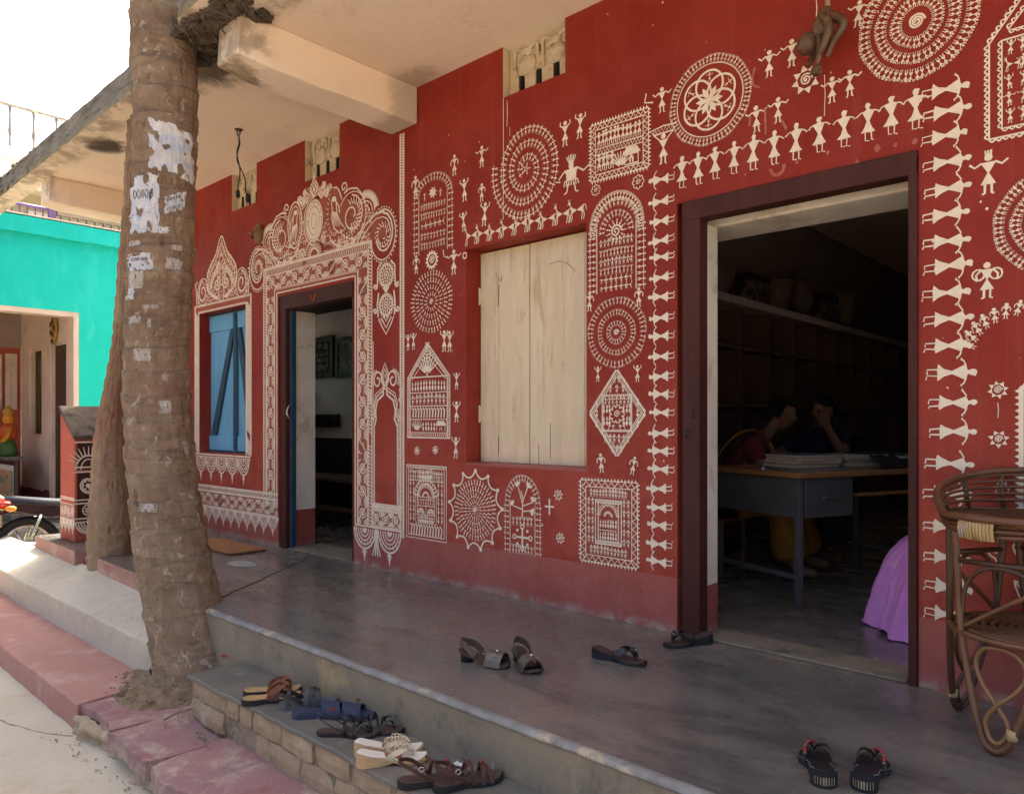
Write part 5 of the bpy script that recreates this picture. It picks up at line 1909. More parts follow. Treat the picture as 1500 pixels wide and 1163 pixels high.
    for (dx, dz, tx, tz) in ((-.07, .04, -.10, .09), (.08, .07, .10, .13), (-.03, .15, -.05, .20), (.04, .15, .07, .19), (.06, .02, .10, .01)):
        P.stroke([(bx, bz + min(dz, .1) * .6), (bx + dx, bz + dz)], .007)
        for q in (-1, 0, 1):
            a = math.atan2(tz - dz, tx - dx) + q * .55
            P.poly([(bx + dx - .005, bz + dz), (bx + dx + .026 * math.cos(a) - .010 * math.sin(a), bz + dz + .026 * math.sin(a) + .010 * math.cos(a)),
                    (bx + dx + .036 * math.cos(a), bz + dz + .036 * math.sin(a)), (bx + dx + .026 * math.cos(a) + .010 * math.sin(a), bz + dz + .026 * math.sin(a) - .010 * math.cos(a))])
    c = (xc, W_(766, 787)[1])
    for q in range(4):
        a = q * math.pi / 2
        P.stroke([c, (c[0] + .055 * math.cos(a), c[1] + .055 * math.sin(a))], .012)
        P.ring(c[0] + .062 * math.cos(a), c[1] + .062 * math.sin(a), .013, .008, 8)
        P.disk(c[0] + .055 * math.cos(a + .78), c[1] + .055 * math.sin(a + .78), .010, 6)
    P.build('painted_panel')

    # --- gabled house panel
    xa, xb = W_(597, 600)[0], W_(660, 600)[0]
    xm = 628
    zp, ze, zb = W_(625, 502)[1], W_(xm, 553)[1], W_(xm, 641)[1]
    P = Paint()
    ap = ((xa + xb) / 2 - .01, zp)
    for (q, w) in ((0, .008), (.022, .007), (.044, .006)):
        P.stroke([(xa + q, ze - q * .3), (ap[0], zp - q * 2.0), (xb - q, ze - q * .3)], w)
    for (a, b) in (((xa + .01, ze), (ap[0], zp - .02)), ((ap[0], zp - .02), (xb - .01, ze))):
        dashes(P, a, b, .022, 20, .007)
    P.stroke([(xa + .04, ze + .005), (xb - .04, ze + .005)], .009)
    P.stroke([(ap[0], ze), (ap[0], zp - .10)], .010)
    leaf_comb(P, ap[0], ze + .02, .14, .5, 2.64, 9, .013, .15, 0)
    for k in range(6):
        for d in (-1, 1):
            z = ze + .10 + k * .022
            P.stroke([(ap[0], z), (ap[0] + d * (.045 - .005 * k), z + .02)], .008)
    for x in (xa + .003, xa + .030, xb - .003, xb - .030):
        P.stroke([(x, zb), (x, ze)], .007)
    dashes(P, (xa + .016, zb), (xa + .016, ze), .02, 26, .007)
    dashes(P, (xb - .016, zb), (xb - .016, ze), .02, 26, .007)
    P.stroke([(xa, zb), (xb, zb)], .010)
    dashes(P, (xa + .03, zb + .018), (xb - .03, zb + .018), .018, 18, .007)
    ha = (ze - .012 - zb - .03) / 4
    for k in range(4):
        z = zb + .032 + k * ha
        P.stroke([(xa + .03, z), (xb - .03, z)], .006)
        if k == 3: row_of(P, xa + .04, xb - .04, z + .012, ha * .72, 12, bead)
        elif k == 2: row_of(P, xa + .04, xb - .04, z + .012, ha * .75, 9, fig, pose='down', fat=1.3)
        elif k == 1:
            for i in range(12):
                x = xa + .045 + (xb - xa - .09) * (i + .5) / 12
                P.stroke([(x - .012, z + ha * .85), (x + .006, z + ha * .7), (x, z + ha * .12)], .013)
        else:
            leaf_comb(P, xa + .10, z + .012, .075, .5, 2.6, 7, .010, .1, 0)
            row_of(P, xa + .15, xb - .14, z + .012, ha * .6, 5, bead)
            P.stroke([(xb - .13, z + .012), (xb - .13, z + ha * .55), (xb - .05, z + ha * .55), (xb - .05, z + .012)], .007)
            P.poly([(xb - .145, z + ha * .55), (xb - .035, z + ha * .55), (xb - .06, z + ha * .88), (xb - .12, z + ha * .88)])
            P.stroke([(xb - .10, z + .012), (xb - .10, z + ha * .35), (xb - .08, z + ha * .35), (xb - .08, z + .012)], .006)
    P.build('painted_house')

    # --- framed panels
    def frame_panel(pl, pr, pm_t, pm_b, bands, tooth=0.0, ntooth=0, zz=0):
        xa, xb = W_(pl, 500)[0], W_(pr, 500)[0]
        pm = (pl + pr) / 2
        zt, zb = W_(pm, pm_t)[1], W_(pm, pm_b)[1]
        P = Paint()
        for q in bands:
            P.stroke([(xa + q, zb + q), (xb - q, zb + q), (xb - q, zt - q), (xa + q, zt - q)], .007, True)
        if zz:
            q = (bands[0] + bands[1]) / 2
            am = (bands[1] - bands[0]) * .38
            nx, nz = max(4, int((xb - xa) / zz)), max(4, int((zt - zb) / zz))
            zigzag(P, (xa + q, zb + q), (xb - q, zb + q), am, nx, .007)
            zigzag(P, (xa + q, zt - q), (xb - q, zt - q), am, nx, .007)
            zigzag(P, (xa + q, zb + q), (xa + q, zt - q), am, nz, .007)
            zigzag(P, (xb - q, zb + q), (xb - q, zt - q), am, nz, .007)
        if tooth:
            nx = ntooth
            nz = int(nx * (zt - zb) / (xb - xa))
            teeth(P, (xb, zb), (xa, zb), tooth, nx) if False else None
            teeth(P, (xa, zt), (xb, zt), tooth, nx)
            teeth(P, (xb, zb), (xa, zb), tooth, nx)
            teeth(P, (xb, zt), (xb, zb), tooth, nz)
            teeth(P, (xa, zb), (xa, zt), tooth, nz)
        return P, xa, xb, zb, zt
    # below the gabled house
    P, xa, xb, zb, zt = frame_panel(596, 654, 682, 790, [0, .02])
    dashes(P, (xa, zt - .01), (xb, zt - .01), .016, 26, .007)
    z1 = zt - .10
    P.stroke([(xa + .02, z1), (xb - .02, z1)], .006)
    for x in (xa + .13, xa + .26): P.stroke([(x, z1), (x, zt - .02)], .005)
    row_of(P, xa + .03, xa + .13, z1 + .008, .065, 4, fig, pose='up')
    row_of(P, xa + .135, xa + .255, z1 + .008, .065, 7, bead)
    row_of(P, xa + .265, xb - .03, z1 + .008, .065, 4, fig, pose='down')
    for x in (xa + .042, xa + .075, xb - .075, xb - .042):
        for k in range(5):
            bead(P, x, zb + .115 + k * .058, .048)
    xi, xj, zi, zj = xa + .095, xb - .095, zb + .105, z1 - .085
    for q in (0, .018): P.stroke([(xi + q, zj), (xi + q, zi + q), (xj - q, zi + q), (xj - q, zj)], .006)
    xc = (xi + xj) / 2
    for k in range(13):
        a = math.pi * (k + .5) / 13
        bead(P, xc + .068 * math.cos(a), zj - .02 + .07 * math.sin(a), .05, a - math.pi / 2, 1.3)
    P.ring(xc, zj - .02, .065, .006, 12, 0, None, 0, math.pi)
    P.ring(xc, zj - .02, .118, .006, 14, 0, None, 0, math.pi)
    P.ring(xc, zj - .02, .030, .012, 8, 0, None, 0, math.pi)
    for k, z in enumerate((zj - .022, zj - .080, zj - .138)):
        P.stroke([(xi + .01, z), (xj - .01, z)], .005)
        if k == 0: row_of(P, xi + .02, xj - .02, z - .052, .042, 7, fig, pose='up')
        elif k == 1:
            for s in (-1, 1):
                P.ring(xc + s * .05, z - .050, .030, .012, 8, 0, None, 0, math.pi)
                P.ring(xc + s * .05, z - .050, .015, .010, 8, 0, None, 0, math.pi)
        else: row_of(P, xi + .025, xj - .025, z - .056, .048, 9, bead)
    P.stroke([(xc, zj - .03), (xc, zi + .03)], .005)
    for k in range(12):
        x = xa + .035 + (xb - xa - .07) * (k + .5) / 12
        P.stroke([(x - .012, zb + .095), (x + .008, zb + .078), (x - .002, zb + .018)], .012)
    P.build('painted_panel')
    # at the right of the window's foot
    P, xa, xb, zb, zt = frame_panel(851, 934, 705, 826, [0, .034], .016, 17, .042)
    row_of(P, xa + .06, xb - .06, zt - .086, .046, 12, fig, pose='down', fat=1.2)
    row_of(P, xa + .06, xb - .06, zb + .044, .046, 11, fig, pose='down', fat=1.2)
    for x in (xa + .054, xa + .080, xb - .080, xb - .054):
        for k in range(5):
            fig(P, x, zb + .100 + k * .050, .042, 0, 'down', fat=1.2)
    xi, xj, zi, zj = xa + .098, xb - .098, zb + .100, zt - .098
    for q in (0, .018): P.stroke([(xi + q, zi + q), (xj - q, zi + q), (xj - q, zj - q), (xi + q, zj - q)], .008, True)
    dashes(P, (xi, zj - .009), (xj, zj - .009), .02, 16, .006)
    dashes(P, (xi, zi + .009), (xj, zi + .009), .02, 16, .006)
    xc = (xi + xj) / 2
    for k in range(15):
        a = math.pi * (k + .5) / 15
        bead(P, xc + .048 * math.cos(a), zj - .085 + .05 * math.sin(a), .026, a - math.pi / 2, 1.3)
    for k in range(9):
        a = math.pi * (k + .5) / 9
        P.stroke([(xc + .016 * math.cos(a), zj - .087 + .016 * math.sin(a)), (xc + .030 * math.cos(a), zj - .087 + .030 * math.sin(a))], .006)
    row_of(P, xi + .025, xj - .025, zi + .088, .040, 7, bead)
    for k in range(7):
        P.stroke([(xi + .026 + k * .016, zi + .078), (xi + .038 + k * .016, zi + .072)], .006)
    row_of(P, xi + .025, xj - .025, zi + .024, .040, 7, bead)
    P.build('painted_panel')
    # the house and field panel at the top
    P, xa, xb, zb, zt = frame_panel(866, 950, 172, 256, [0, .030], .018, 19, .030)
    zm = (zb + zt) / 2 + .0
    P.stroke([(xa + .03, zm + .016), (xb - .03, zm + .016)], .006)
    P.stroke([(xa + .03, zm - .016), (xb - .03, zm - .016)], .006)
    zigzag(P, (xa + .03, zm), (xb - .03, zm), .011, 14, .006)
    row_of(P, xa + .04, xb - .04, zm + .024, .082, 11, fig, pose='out', fat=1.1)
    row_of(P, xa + .04, xa + .15, zb + .045, .085, 4, fig, pose='down', fat=1.1)
    leaf_comb(P, xa + .19, zb + .042, .075, .4, 2.74, 9, .010, .1, 0)
    P.stroke([(xb - .14, zb + .04), (xb - .14, zb + .09), (xb - .06, zb + .09), (xb - .06, zb + .04)], .008, True)
    P.poly([(xb - .155, zb + .092), (xb - .045, zb + .092), (xb - .07, zb + .128), (xb - .13, zb + .128)])
    P.stroke([(xb - .11, zb + .04), (xb - .11, zb + .07), (xb - .09, zb + .07), (xb - .09, zb + .04)], .006)
    fig(P, xa + .255, zb + .05, .08, 0, 'up')
    P.build('painted_panel')
    # lozenge
    (xl, _), (xr, _), (_, ztp), (_, zbt) = W_(865, 603), W_(945, 603), W_(904, 543), W_(904, 667)
    xc, zc = (xl + xr) / 2, (ztp + zbt) / 2
    P = Paint()
    for q, w in ((0, .007), (.93, .006), (.86, .006)):
        f = q or 1
        P.stroke([(xc - (xc - xl) * f, zc), (xc, zc - (zc - zbt) * f), (xc + (xr - xc) * f, zc), (xc, zc + (ztp - zc) * f)], w, True)
    cor = [(xl, zc), (xc, zbt), (xr, zc), (xc, ztp)]
    for k in range(4):
        a, b = cor[k], cor[(k + 1) % 4]
        for i in range(22):
            f = (i + .5) / 22
            P.disk(a[0] + (b[0] - a[0]) * f + (a[0] + b[0] - 2 * xc) * .02, a[1] + (b[1] - a[1]) * f + (a[1] + b[1] - 2 * zc) * .02, .0065, 6)
    hx, hz = (xr - xl) * .27, (ztp - zbt) * .215
    P.stroke([(xc - hx, zc - hz), (xc + hx, zc - hz), (xc + hx, zc + hz), (xc - hx, zc + hz)], .008, True)
    P.stroke([(xc - hx * .93, zc - hz * .93), (xc + hx * .93, zc - hz * .93), (xc + hx * .93, zc + hz * .93), (xc - hx * .93, zc + hz * .93)], .005, True)
    row_of(P, xc - hx * .9, xc + hx * .9, zc + hz * .46, .042, 7, fig, pose='down', fat=1.2)
    for s in (-1, 1):
        for z in (.0, -.68):
            row_of(P, xc + s * hx * .68 - .028, xc + s * hx * .68 + .028, zc + hz * z, .042, 3, bead)
        animal(P, xc + s * .035, zc - hz * .92, .036, s)
    flower(P, xc, zc - .005, .046, 9)
    row_of(P, xc - .085, xc + .085, zc - hz - .060, .044, 6, fig, pose='down', fat=1.2)
    row_of(P, xc - .04, xc + .04, zc - hz - .112, .040, 3, fig, pose='down', fat=1.2)
    row_of(P, xc - .06, xc + .06, zc + hz + .010, .044, 3, fig, pose='down', fat=1.2)
    row_of(P, xc - .025, xc + .025, zc + hz + .062, .040, 2, fig, pose='down', fat=1.2)
    for s in (-1, 1):
        for dx, n in ((.035, 3), (.075, 1)):
            for k in range(n): bead(P, xc + s * (hx + dx), zc + (k - (n - 1) / 2) * .055 - .02, .040, 0, 1.2)
    P.build('painted_lozenge')
    # gabled panel leaving the picture at the top right
    P = Paint()
    (xa, ze), (_, zb) = W_(1449, 66), W_(1455, 204)
    zi = zb + .03
    xb = xa + .50
    scallops(P, (xa, zb), (xa, ze), .014, 16, .006)
    scallops(P, (xb, zb), (xa, zb), .012, 24, .006)
    scallops(P, (xa, ze), (xa + .25, ze + .33), .014, 18, .006)
    scallops(P, (xa + .25, ze + .33), (xb, ze), .014, 18, .006)
    scallops(P, (xb, ze), (xb, zb), .014, 16, .006)
    scallops(P, (xa + .04, zi), (xa + .04, ze), .012, 14, .005)
    scallops(P, (xb - .04, zi), (xa + .04, zi), .010, 20, .005)
    P.stroke([(xa + .04, ze), (xb - .04, ze)], .006)
    scallops(P, (xa + .06, ze + .035), (xa + .25, ze + .26), .012, 14, .005)
    scallops(P, (xa + .25, ze + .26), (xb - .06, ze + .035), .012, 14, .005)
    scallops(P, (xb - .06, ze + .03), (xa + .06, ze + .03), .010, 20, .005)
    for k in range(5):
        z = zi + .015 + k * .062
        for i in range(10):
            x = xa + .065 + i * .040
            if k == 3 and i % 2 == 0: animal(P, x + .01, z, .045, -1)
            elif k != 3 or i % 3: fig(P, x, z, .052, .1 * math.sin(i * 3 + k), 'out' if k % 2 else 'up', fat=1.2)
    fig(P, xa + .25, ze + .05, .10, 0, 'up')
    animal(P, xa + .16, ze + .05, .06, 1)
    P.build('painted_house')
    # zigzag framed pale panel behind the cane seat
    P = Paint()
    (xa, zt), (_, zb) = W_(1494, 568), W_(1494, 760)
    xb = xa + .34
    P.stroke([(xa + .004, zb), (xa + .004, zt)], .014)
    P.stroke([(xa, zt), (xb, zt)], .012)
    P.stroke([(xb, zb), (xb, zt)], .012)
    teeth(P, (xa, zb), (xa, zt), .016, 20)
    teeth(P, (xa, zt), (xb, zt), .016, 14)
    for q in range(8):
        for j in range(6):
            fig(P, xa + .04 + j * .052, zb + .03 + q * .052, .045, 0, 'up')
    P.build('painted_panel')
    # outline plants low at the right
    P = Paint()
    for pts in ([(1448, 803), (1450, 812), (1458, 818), (1460, 824)], [(1489, 816), (1493, 818), (1490, 830), (1483, 832), (1478, 838)],
                [(1486, 850), (1489, 862), (1494, 874), (1500, 878), (1508, 872)], [(1486, 850), (1500, 854), (1512, 850)], [(1486, 850), (1496, 862)],
                [(1490, 840), (1490, 832), (1496, 826), (1506, 826), (1508, 840), (1490, 842)], [(1498, 826), (1497, 818)],
                [(1484, 800), (1488, 812), (1492, 802), (1488, 796), (1484, 800)]):
        P.stroke([(p.x, p.z) for p in smooth_path([Vector((W_(a, b)[0], 0, W_(a, b)[1])) for a, b in pts], 4)], .006)
    for (a, b) in ((1456, 806), (1460, 807), (1468, 806), (1489, 806), (1500, 836), (1495, 834), (1504, 836)):
        P.disk(*W_(a, b), .006, 8, 0, .009)
    P.build('painted_plant')

    # --- row of animals over the shuttered window
    (xa, za), (xb, zb_) = W_(683, 364), W_(858, 328)
    n = 9
    for k in range(n):
        P = Paint()
        x = xa + (xb - xa) * (k + .45) / n
        animal(P, 0, 0, .105, -1)
        o = P.build('painted_animal') if k == 0 else None
        if k == 0: firsta = o
        else:
            o = firsta.copy()
            COL.objects.link(o)
        o.location = (x, -.0001 * (k % 2), za + .012)
        o.scale = (.95 + .05 * math.sin(k * 2.3), 1, .92 + .09 * math.sin(k * 1.7 + 1))
        o.rotation_euler = (0, R(2 * math.sin(k * 3)), 0)

    # --- single figures: (foot x, foot y, head top y, rotation, pose)
    singles = [(666, 257, 227, 0, 'down'), (706, 245, 214, 0, 'out'), (681, 295, 262, .05, 'up'), (706, 295, 269, 0, 'down'), (680, 339, 311, .08, 'up'), (709, 331, 297, -.1, 'up'),
               (609, 290, 258, 0, 'down'), (610, 401, 374, 0, 'down'), (828, 214, 178, 0, 'up'), (849, 203, 167, -.06, 'up'), (665, 402, 366, 0, 'out'),
               (598, 513, 490, 0, 'up'), (606, 512, 488, 0, 'up'), (651, 515, 484, 0, 'up'), (659, 515, 485, 0, 'up'), (864, 456, 428, 0, 'down'), (936, 449, 421, 0, 'down'),
               (669, 570, 546, 0, 'up'), (669, 618, 588, 0, 'up'), (668, 671, 640, 0, 'up'), (876, 559, 537, 0, 'up'), (934, 559, 535, 0, 'up'),
               (882, 692, 664, .1, 'down'), (926, 695, 668, -.2, 'down'), (970, 165, 128, 0, 'out'), (1127, 113, 74, 0, 'out'), (1160, 98, 58, 0, 'out'),
               (1256, 40, 2, -.1, 'out'), (1219, 151, 113, 0, 'out'), (1245, 142, 103, 0, 'out'), (1109, 194, 155, .05, 'out'), (1140, 180, 143, 0, 'out'),
               (1448, 284, 226, 0, 'out'), (1446, 437, 384, 0, 'down')]
    for (px, pf, ph, rot, pose) in singles:
        P = Paint()
        x, z = W_(px, pf)
        h = W_(px, ph)[1] - z
        fig(P, x, z, h, rot, pose, fat=1.12)
        if px == 1448:
            for d in (-.05, 0, .05): P.stroke([(x + d * h, z + h * .97), (x + d * 1.3 * h, z + h * 1.1)], .006)
        if px == 1446:
            P.ring(x - .028, z + h * .66, .020, .006, 10)
            P.ring(x + .028, z + h * .66, .020, .006, 10)
        if px == 665:
            P.stroke([(x - .10, z + h * 1.1), (x - .09, z + h * .8), (x - .05, z + h * .72)], .008)
            P.ring(x + .10, z + h * .66, .018, .008, 10)
        if px == 970:
            P.stroke([(x - .09, z + h * .95), (x - .10, z + h * .6), (x - .05, z + h * .5)], .008)
        P.build('painted_figure')
    # woman with a winnowing basket, masked dancer with a drum
    P = Paint()
    x, z = W_(972, 240)
    h = W_(972, 196)[1] - z
    fig(P, x, z, h, 0, '', fat=1.15)
    P.stroke([(x - .05, z + h * 1.02), (x - .075, z + h * 1.18), (x, z + h * 1.26), (x + .075, z + h * 1.22), (x + .05, z + h * 1.02)], .007, True)
    zigzag(P, (x - .06, z + h * 1.13), (x + .06, z + h * 1.15), .014, 6, .005)
    for s in (-1, 1): P.stroke([(x + s * .02, z + h * .8), (x + s * .055, z + h * 1.02)], .006)
    P.build('painted_figure')
    P = Paint()
    x, z = W_(837, 283)
    h = W_(837, 236)[1] - z
    P.disk(x, z + h * .86, .017, 9, 0, .022)
    P.poly([(x - .05, z + h * .74), (x + .045, z + h * .78), (x + .028, z + h * .48), (x - .02, z + h * .46)])
    for k in range(6):
        a = 1.0 + k * .23
        P.stroke([(x + .015 * math.cos(a), z + h * .88), (x + .06 * math.cos(a), z + h * .86 + .06 * math.sin(a))], .006)
    for k in range(7):
        d = (k - 3) / 3
        P.stroke([(x + d * .02, z + h * .48), (x + d * .045, z + h * .38), (x + d * .052, z + h * .24)], .007)
    P.ring(x, z + h * .52, .032, .008, 12, 0, .018)
    for s in (-1, 1):
        P.stroke([(x + s * .022, z + h * .3), (x + s * .028, z + h * .1), (x + s * .032, z + .006), (x + s * .05, z)], .008)
    P.stroke([(x + .04, z + h * .76), (x + .085, z + h * .60), (x + .125, z + h * .74)], .008)
    P.stroke([(x - .045, z + h * .72), (x - .085, z + h * .52), (x - .075, z + h * .42), (x - .11, z + h * .46)], .008)
    P.build('painted_figure')
    # --- stars, suns, small flowers
    for (px, py, rpx, n) in ((633, 381, 15, 14), (1462, 571, 13.5, 8), (1463, 643, 13.5, 7), (1468, 716, 13, 7), (1181, 117, 22, 8), (818, 725, 9, 8), (821, 788, 9, 8), (611, 660, 7, 8), (638, 659, 7, 8)):
        P = Paint()
        x, z = W_(px, py)
        star(P, x, z, z - W_(px, py + rpx)[1], n, .42, 0, rpx > 8)
        P.build('painted_sun' if rpx > 8 else 'painted_star')
    P = Paint()
    x, z = W_(805, 742)
    for d in ((-1, 0), (1, 0), (0, 1), (0, -1)):
        P.stroke([(x, z), (x + d[0] * .035, z + d[1] * .045)], .010)
    P.build('painted_star')
    for (px, py, rpx) in ((873, 279, 8), (935, 267, 10)):
        P = Paint()
        x, z = W_(px, py)
        flower(P, x, z, z - W_(px, py + rpx)[1])
        P.build('painted_flower')
    # rubbed patches, a worn horseshoe mark, drips of limewash
    P = Paint()
    for (px, py, r) in ((1255, 240, 6), (1285, 218, 6), (1312, 213, 4), (1340, 208, 5), (1168, 238, 4), (1213, 224, 4), (1195, 214, 3), (1092, 256, 3)):
        x, z = W_(px, py)
        s = r / 1500 * 3.3
        P.poly([(x + s * math.cos(6.28 * k / 9) * rnd.uniform(.6, 1.2), z + s * math.sin(6.28 * k / 9) * rnd.uniform(.7, 1.4)) for k in range(9)])
    x, z = W_(1139, 246)
    P.ring(x, z, .030, .015, 14, 0, .032, math.pi * .98, math.pi * 2.1)
    for pts in ([(1106, 100), (1102, 115), (1104, 126), (1113, 129)], [(1099, 172), (1098, 186)], [(1121, 158), (1122, 198)], [(1145, 176), (1152, 190)]):
        P.stroke([W_(a, b) for a, b in pts], .010)
    P.build('rubbed_marks', M['rubbed'])['kind'] = 'stuff'
    P = Paint()
    for (px, a, b, w) in ((737.5, 144, 322, .005), (743, 148, 186, .004), (1196, 0, 26, .004), (1208, 110, 170, .003), (1462, 590, 612, .003), (747, 187, 200, .003)):
        p, q = W_(px, a), W_(px, b)
        P.stroke([p, (p[0] + .002, (p[1] + q[1]) / 2), (p[0] - .001, q[1])], w)
    P.build('limewash_drip')['kind'] = 'stuff'
    # specks
    P = Paint()
    for k in range(110):
        x, z = rnd.uniform(-4.3, -.45), rnd.uniform(.3, 3.2)
        if any(h[0] - .01 < x < h[1] + .01 and h[2] - .01 < z < h[3] + .01 for h in [D1, D2, W2] + VENTS): continue
        s = abs(rnd.gauss(.002, .002)) + .001
        P.poly([(x - s, z), (x, z - s * 1.3), (x + s * .8, z), (x, z + s)])
    P.build('paint_specks')['kind'] = 'stuff'


def line_mural():
    """rice-paste filigree round the left door and window"""
    rice = (M['rice'], M['red'], M['wash'])
    # upright braid that closes the left half
    P = Paint()
    x, zt = W_(589, 196)
    zb = .245
    for d in (-.020, -.0150, .014, .022): P.stroke([(x + d, zb), (x + d, zt)], .0078)
    dashes(P, (x + .001, zb), (x + .001, zt), .026, 150, .0078, .3)
    P.build('painted_braid', rice)
    # ---- door surround
    xo, xi = -5.80, -5.578
    zo_t, zi_t = 2.305, 2.085
    xr_i, xr_o = -4.492, -4.292
    P = Paint()
    # faint wash under the filigree
    zlow = .315
    P.poly([(xo, zlow), (xi, zlow), (xi, zi_t), (xo, zi_t)], 2)
    P.poly([(xo, zi_t), (xr_o, zi_t), (xr_o, zo_t), (xo, zo_t)], 2)
    P.poly([(xr_i, .29), (xr_o, .29), (xr_o, zi_t), (xr_i, zi_t)], 2)
    for (q, w) in ((0, .0125), (.042, .0078), (.052, .0104), (.176, .0104), (.186, .0065), (.214, .0125)):
        P.stroke([(xo + q, zlow), (xo + q, zo_t - q), (xr_o - q * .93, zo_t - q), (xr_o - q * .93, .29)], w)
    dashes(P, (xo + .022, zlow), (xo + .022, zo_t), .030, 86, .0085, .25)
    dashes(P, (xo, zo_t - .022), (xr_o, zo_t - .022), .030, 62, .0085, .25)
    dashes(P, (xr_o - .020, .29), (xr_o - .020, zo_t), .030, 80, .0085, .25)
    for k in range(110):
        P.disk(xi - .004, zlow + (zi_t - zlow) * k / 110, .0078, 6)
        P.disk(xr_i + .004, .25 + (zi_t - .25) * k / 110, .0078, 6)
    for k in range(70): P.disk(xi + (xr_i - xi) * k / 70, zi_t + .0078, .0078, 6)
    vine_band(P, (xo + .115, zlow + .02), (xo + .115, zi_t - .02), .118, .165)
    vine_band(P, (xo + .06, (zi_t + zo_t) / 2 - .002), (xr_o - .06, (zi_t + zo_t) / 2 - .002), .118, .165)
    vine_band(P, (xr_o - .108, .30), (xr_o - .108, zi_t - .02), .112, .160)
    P.build('painted_door_border', rice)
    # ---- crest over the door
    cx, zb = -5.03, zo_t
    P = Paint()
    sil = [(-.86, .00), (-.97, .10), (-.90, .20), (-.78, .22), (-.70, .30), (-.58, .35), (-.50, .34), (-.46, .43), (-.40, .40), (-.34, .50), (-.24, .53), (-.20, .46), (-.16, .55), (-.08, .58), (0, .66)]
    sil = sil + [(-a, b) for a, b in reversed(sil[:-1])]
    # wash inside the silhouette, in convex strips
    for k in range(len(sil) - 1):
        (a, b), (c, d) = sil[k], sil[k + 1]
        if c > a: P.poly([(cx + a * .93, zb + .0065), (cx + c * .93, zb + .0065), (cx + c * .93, zb + d * .93), (cx + a * .93, zb + b * .93)], 2)
    commas(P, sil, cx, zb, [(0, .285, .15, .195), (.275, .30, .112, .195), (-.275, .30, .112, .195), (.50, .235, .16, .16), (-.50, .235, .16, .16), (.865, .03, .16, .2), (-.865, .03, .16, .2), (0, .03, .13, .12)])
    # central lobed medallion
    mx, mz = cx, zb + .285
    P.disk(mx, mz, .125, 26, 0, .165)
    P.ring(mx, mz, .112, .004, 26, 1, .150)
    P.ring(mx, mz, .075, .004, 22, 1, .110)
    P.ring(mx, mz, .040, .004, 14, 1, .06)
    for k in range(12):
        a = 2 * math.pi * k / 12
        P.ring(mx + .093 * math.cos(a), mz + .128 * math.sin(a), .0150, .003, 6, 1)
    for k in range(8):
        a = 2 * math.pi * k / 8 + .2
        P.stroke([(mx + .045 * math.cos(a), mz + .066 * math.sin(a)), (mx + .068 * math.cos(a), mz + .10 * math.sin(a))], .0065, False, 1)
    P.ring(mx, mz, .143, .0104, 28, 0, .185)
    P.ring(mx, mz - .26, .125, .0104, 14, 0, .115, 0, math.pi)
    P.ring(mx, mz - .27, .055, .0104, 12, 0, .055, 0, math.pi)
    leaf_comb(P, mx, mz - .275, .115, .15, math.pi - .15, 14, .0091, .55, 0)
    # flames on top
    for (dx, dz, s, lean) in ((0, .50, .115, 0), (-.105, .46, .085, -.25), (.105, .46, .085, .25), (.17, .45, .06, .35), (-.17, .45, .06, -.35)):
        bx, bz = cx + dx, zb + dz
        tip = (bx + math.sin(lean) * s, bz + math.cos(lean) * s * 1.25)
        for f, w in ((1, .0104), (.66, .0078)):
            L = smooth_path([Vector((bx, 0, bz - s * .25 * f)), Vector((bx - s * .50 * f, 0, bz + s * .35 * f)), Vector((bx + (tip[0] - bx) * .8 * f - s * .1, 0, bz + s * .9 * f)), Vector((bx + (tip[0] - bx) * f, 0, bz + (tip[1] - bz) * f))], 4)
            Rr = smooth_path([Vector((bx, 0, bz - s * .25 * f)), Vector((bx + s * .50 * f, 0, bz + s * .35 * f)), Vector((bx + (tip[0] - bx) * .8 * f + s * .1, 0, bz + s * .9 * f)), Vector((bx + (tip[0] - bx) * f, 0, bz + (tip[1] - bz) * f))], 4)
            P.stroke([(p.x, p.z) for p in L], w)
            P.stroke([(p.x, p.z) for p in Rr], w)
        P.disk(bx, bz + s * .25, s * .14, 8)
    for s in (-1, 1):
        X = lambda a: cx + s * a
        d = 1 if s > 0 else -1
        # peacock in a hatched hoop
        P.ring(X(.275), zb + .30, .105, .0138, 24, 0, .185)
        P.ring(X(.275), zb + .30, .078, .0078, 24, 0, .150)
        for k in range(26):
            a = 2 * math.pi * k / 26
            if math.cos(a) * s > .55: continue
            P.stroke([(X(.275) + .080 * math.cos(a), zb + .30 + .152 * math.sin(a)), (X(.275) + .103 * math.cos(a), zb + .30 + .182 * math.sin(a))], .0078)
        body = [(X(.26), zb + .415), (X(.235), zb + .39), (X(.25), zb + .33), (X(.24), zb + .26), (X(.27), zb + .18), (X(.34), zb + .13), (X(.42), zb + .15), (X(.36), zb + .20), (X(.31), zb + .28), (X(.30), zb + .36), (X(.29), zb + .41)]
        P.stroke(body, .0104, True)
        P.disk(X(.265), zb + .40, .022, 10)
        P.stroke([(X(.282), zb + .395), (X(.335), zb + .33), (X(.345), zb + .28)], .0117)
        for k in range(6):
            P.stroke([(X(.25 + .012 * k), zb + .31 - .004 * k), (X(.27 + .016 * k), zb + .19 - .002 * k)], .0117, False, 0, .004)
        # tail: one great feathered curl
        P.spiral(X(.50), zb + .235, .150, 1.35, .0125, math.pi / 2 if s > 0 else math.pi / 2, -d, 0, .18)
        P.ring(X(.50), zb + .235, .170, .0078, 26, 0, None, -2.6, 2.6) if s > 0 else P.ring(X(.50), zb + .235, .170, .0078, 26, 0, None, .54, 5.74)
        for q in (.135, .095, .058):
            leaf_comb(P, X(.50), zb + .235, q, (-1.9 if s > 0 else 1.24), (1.9 if s > 0 else 5.04), int(110 * q), .0125, .62, .5 * d)
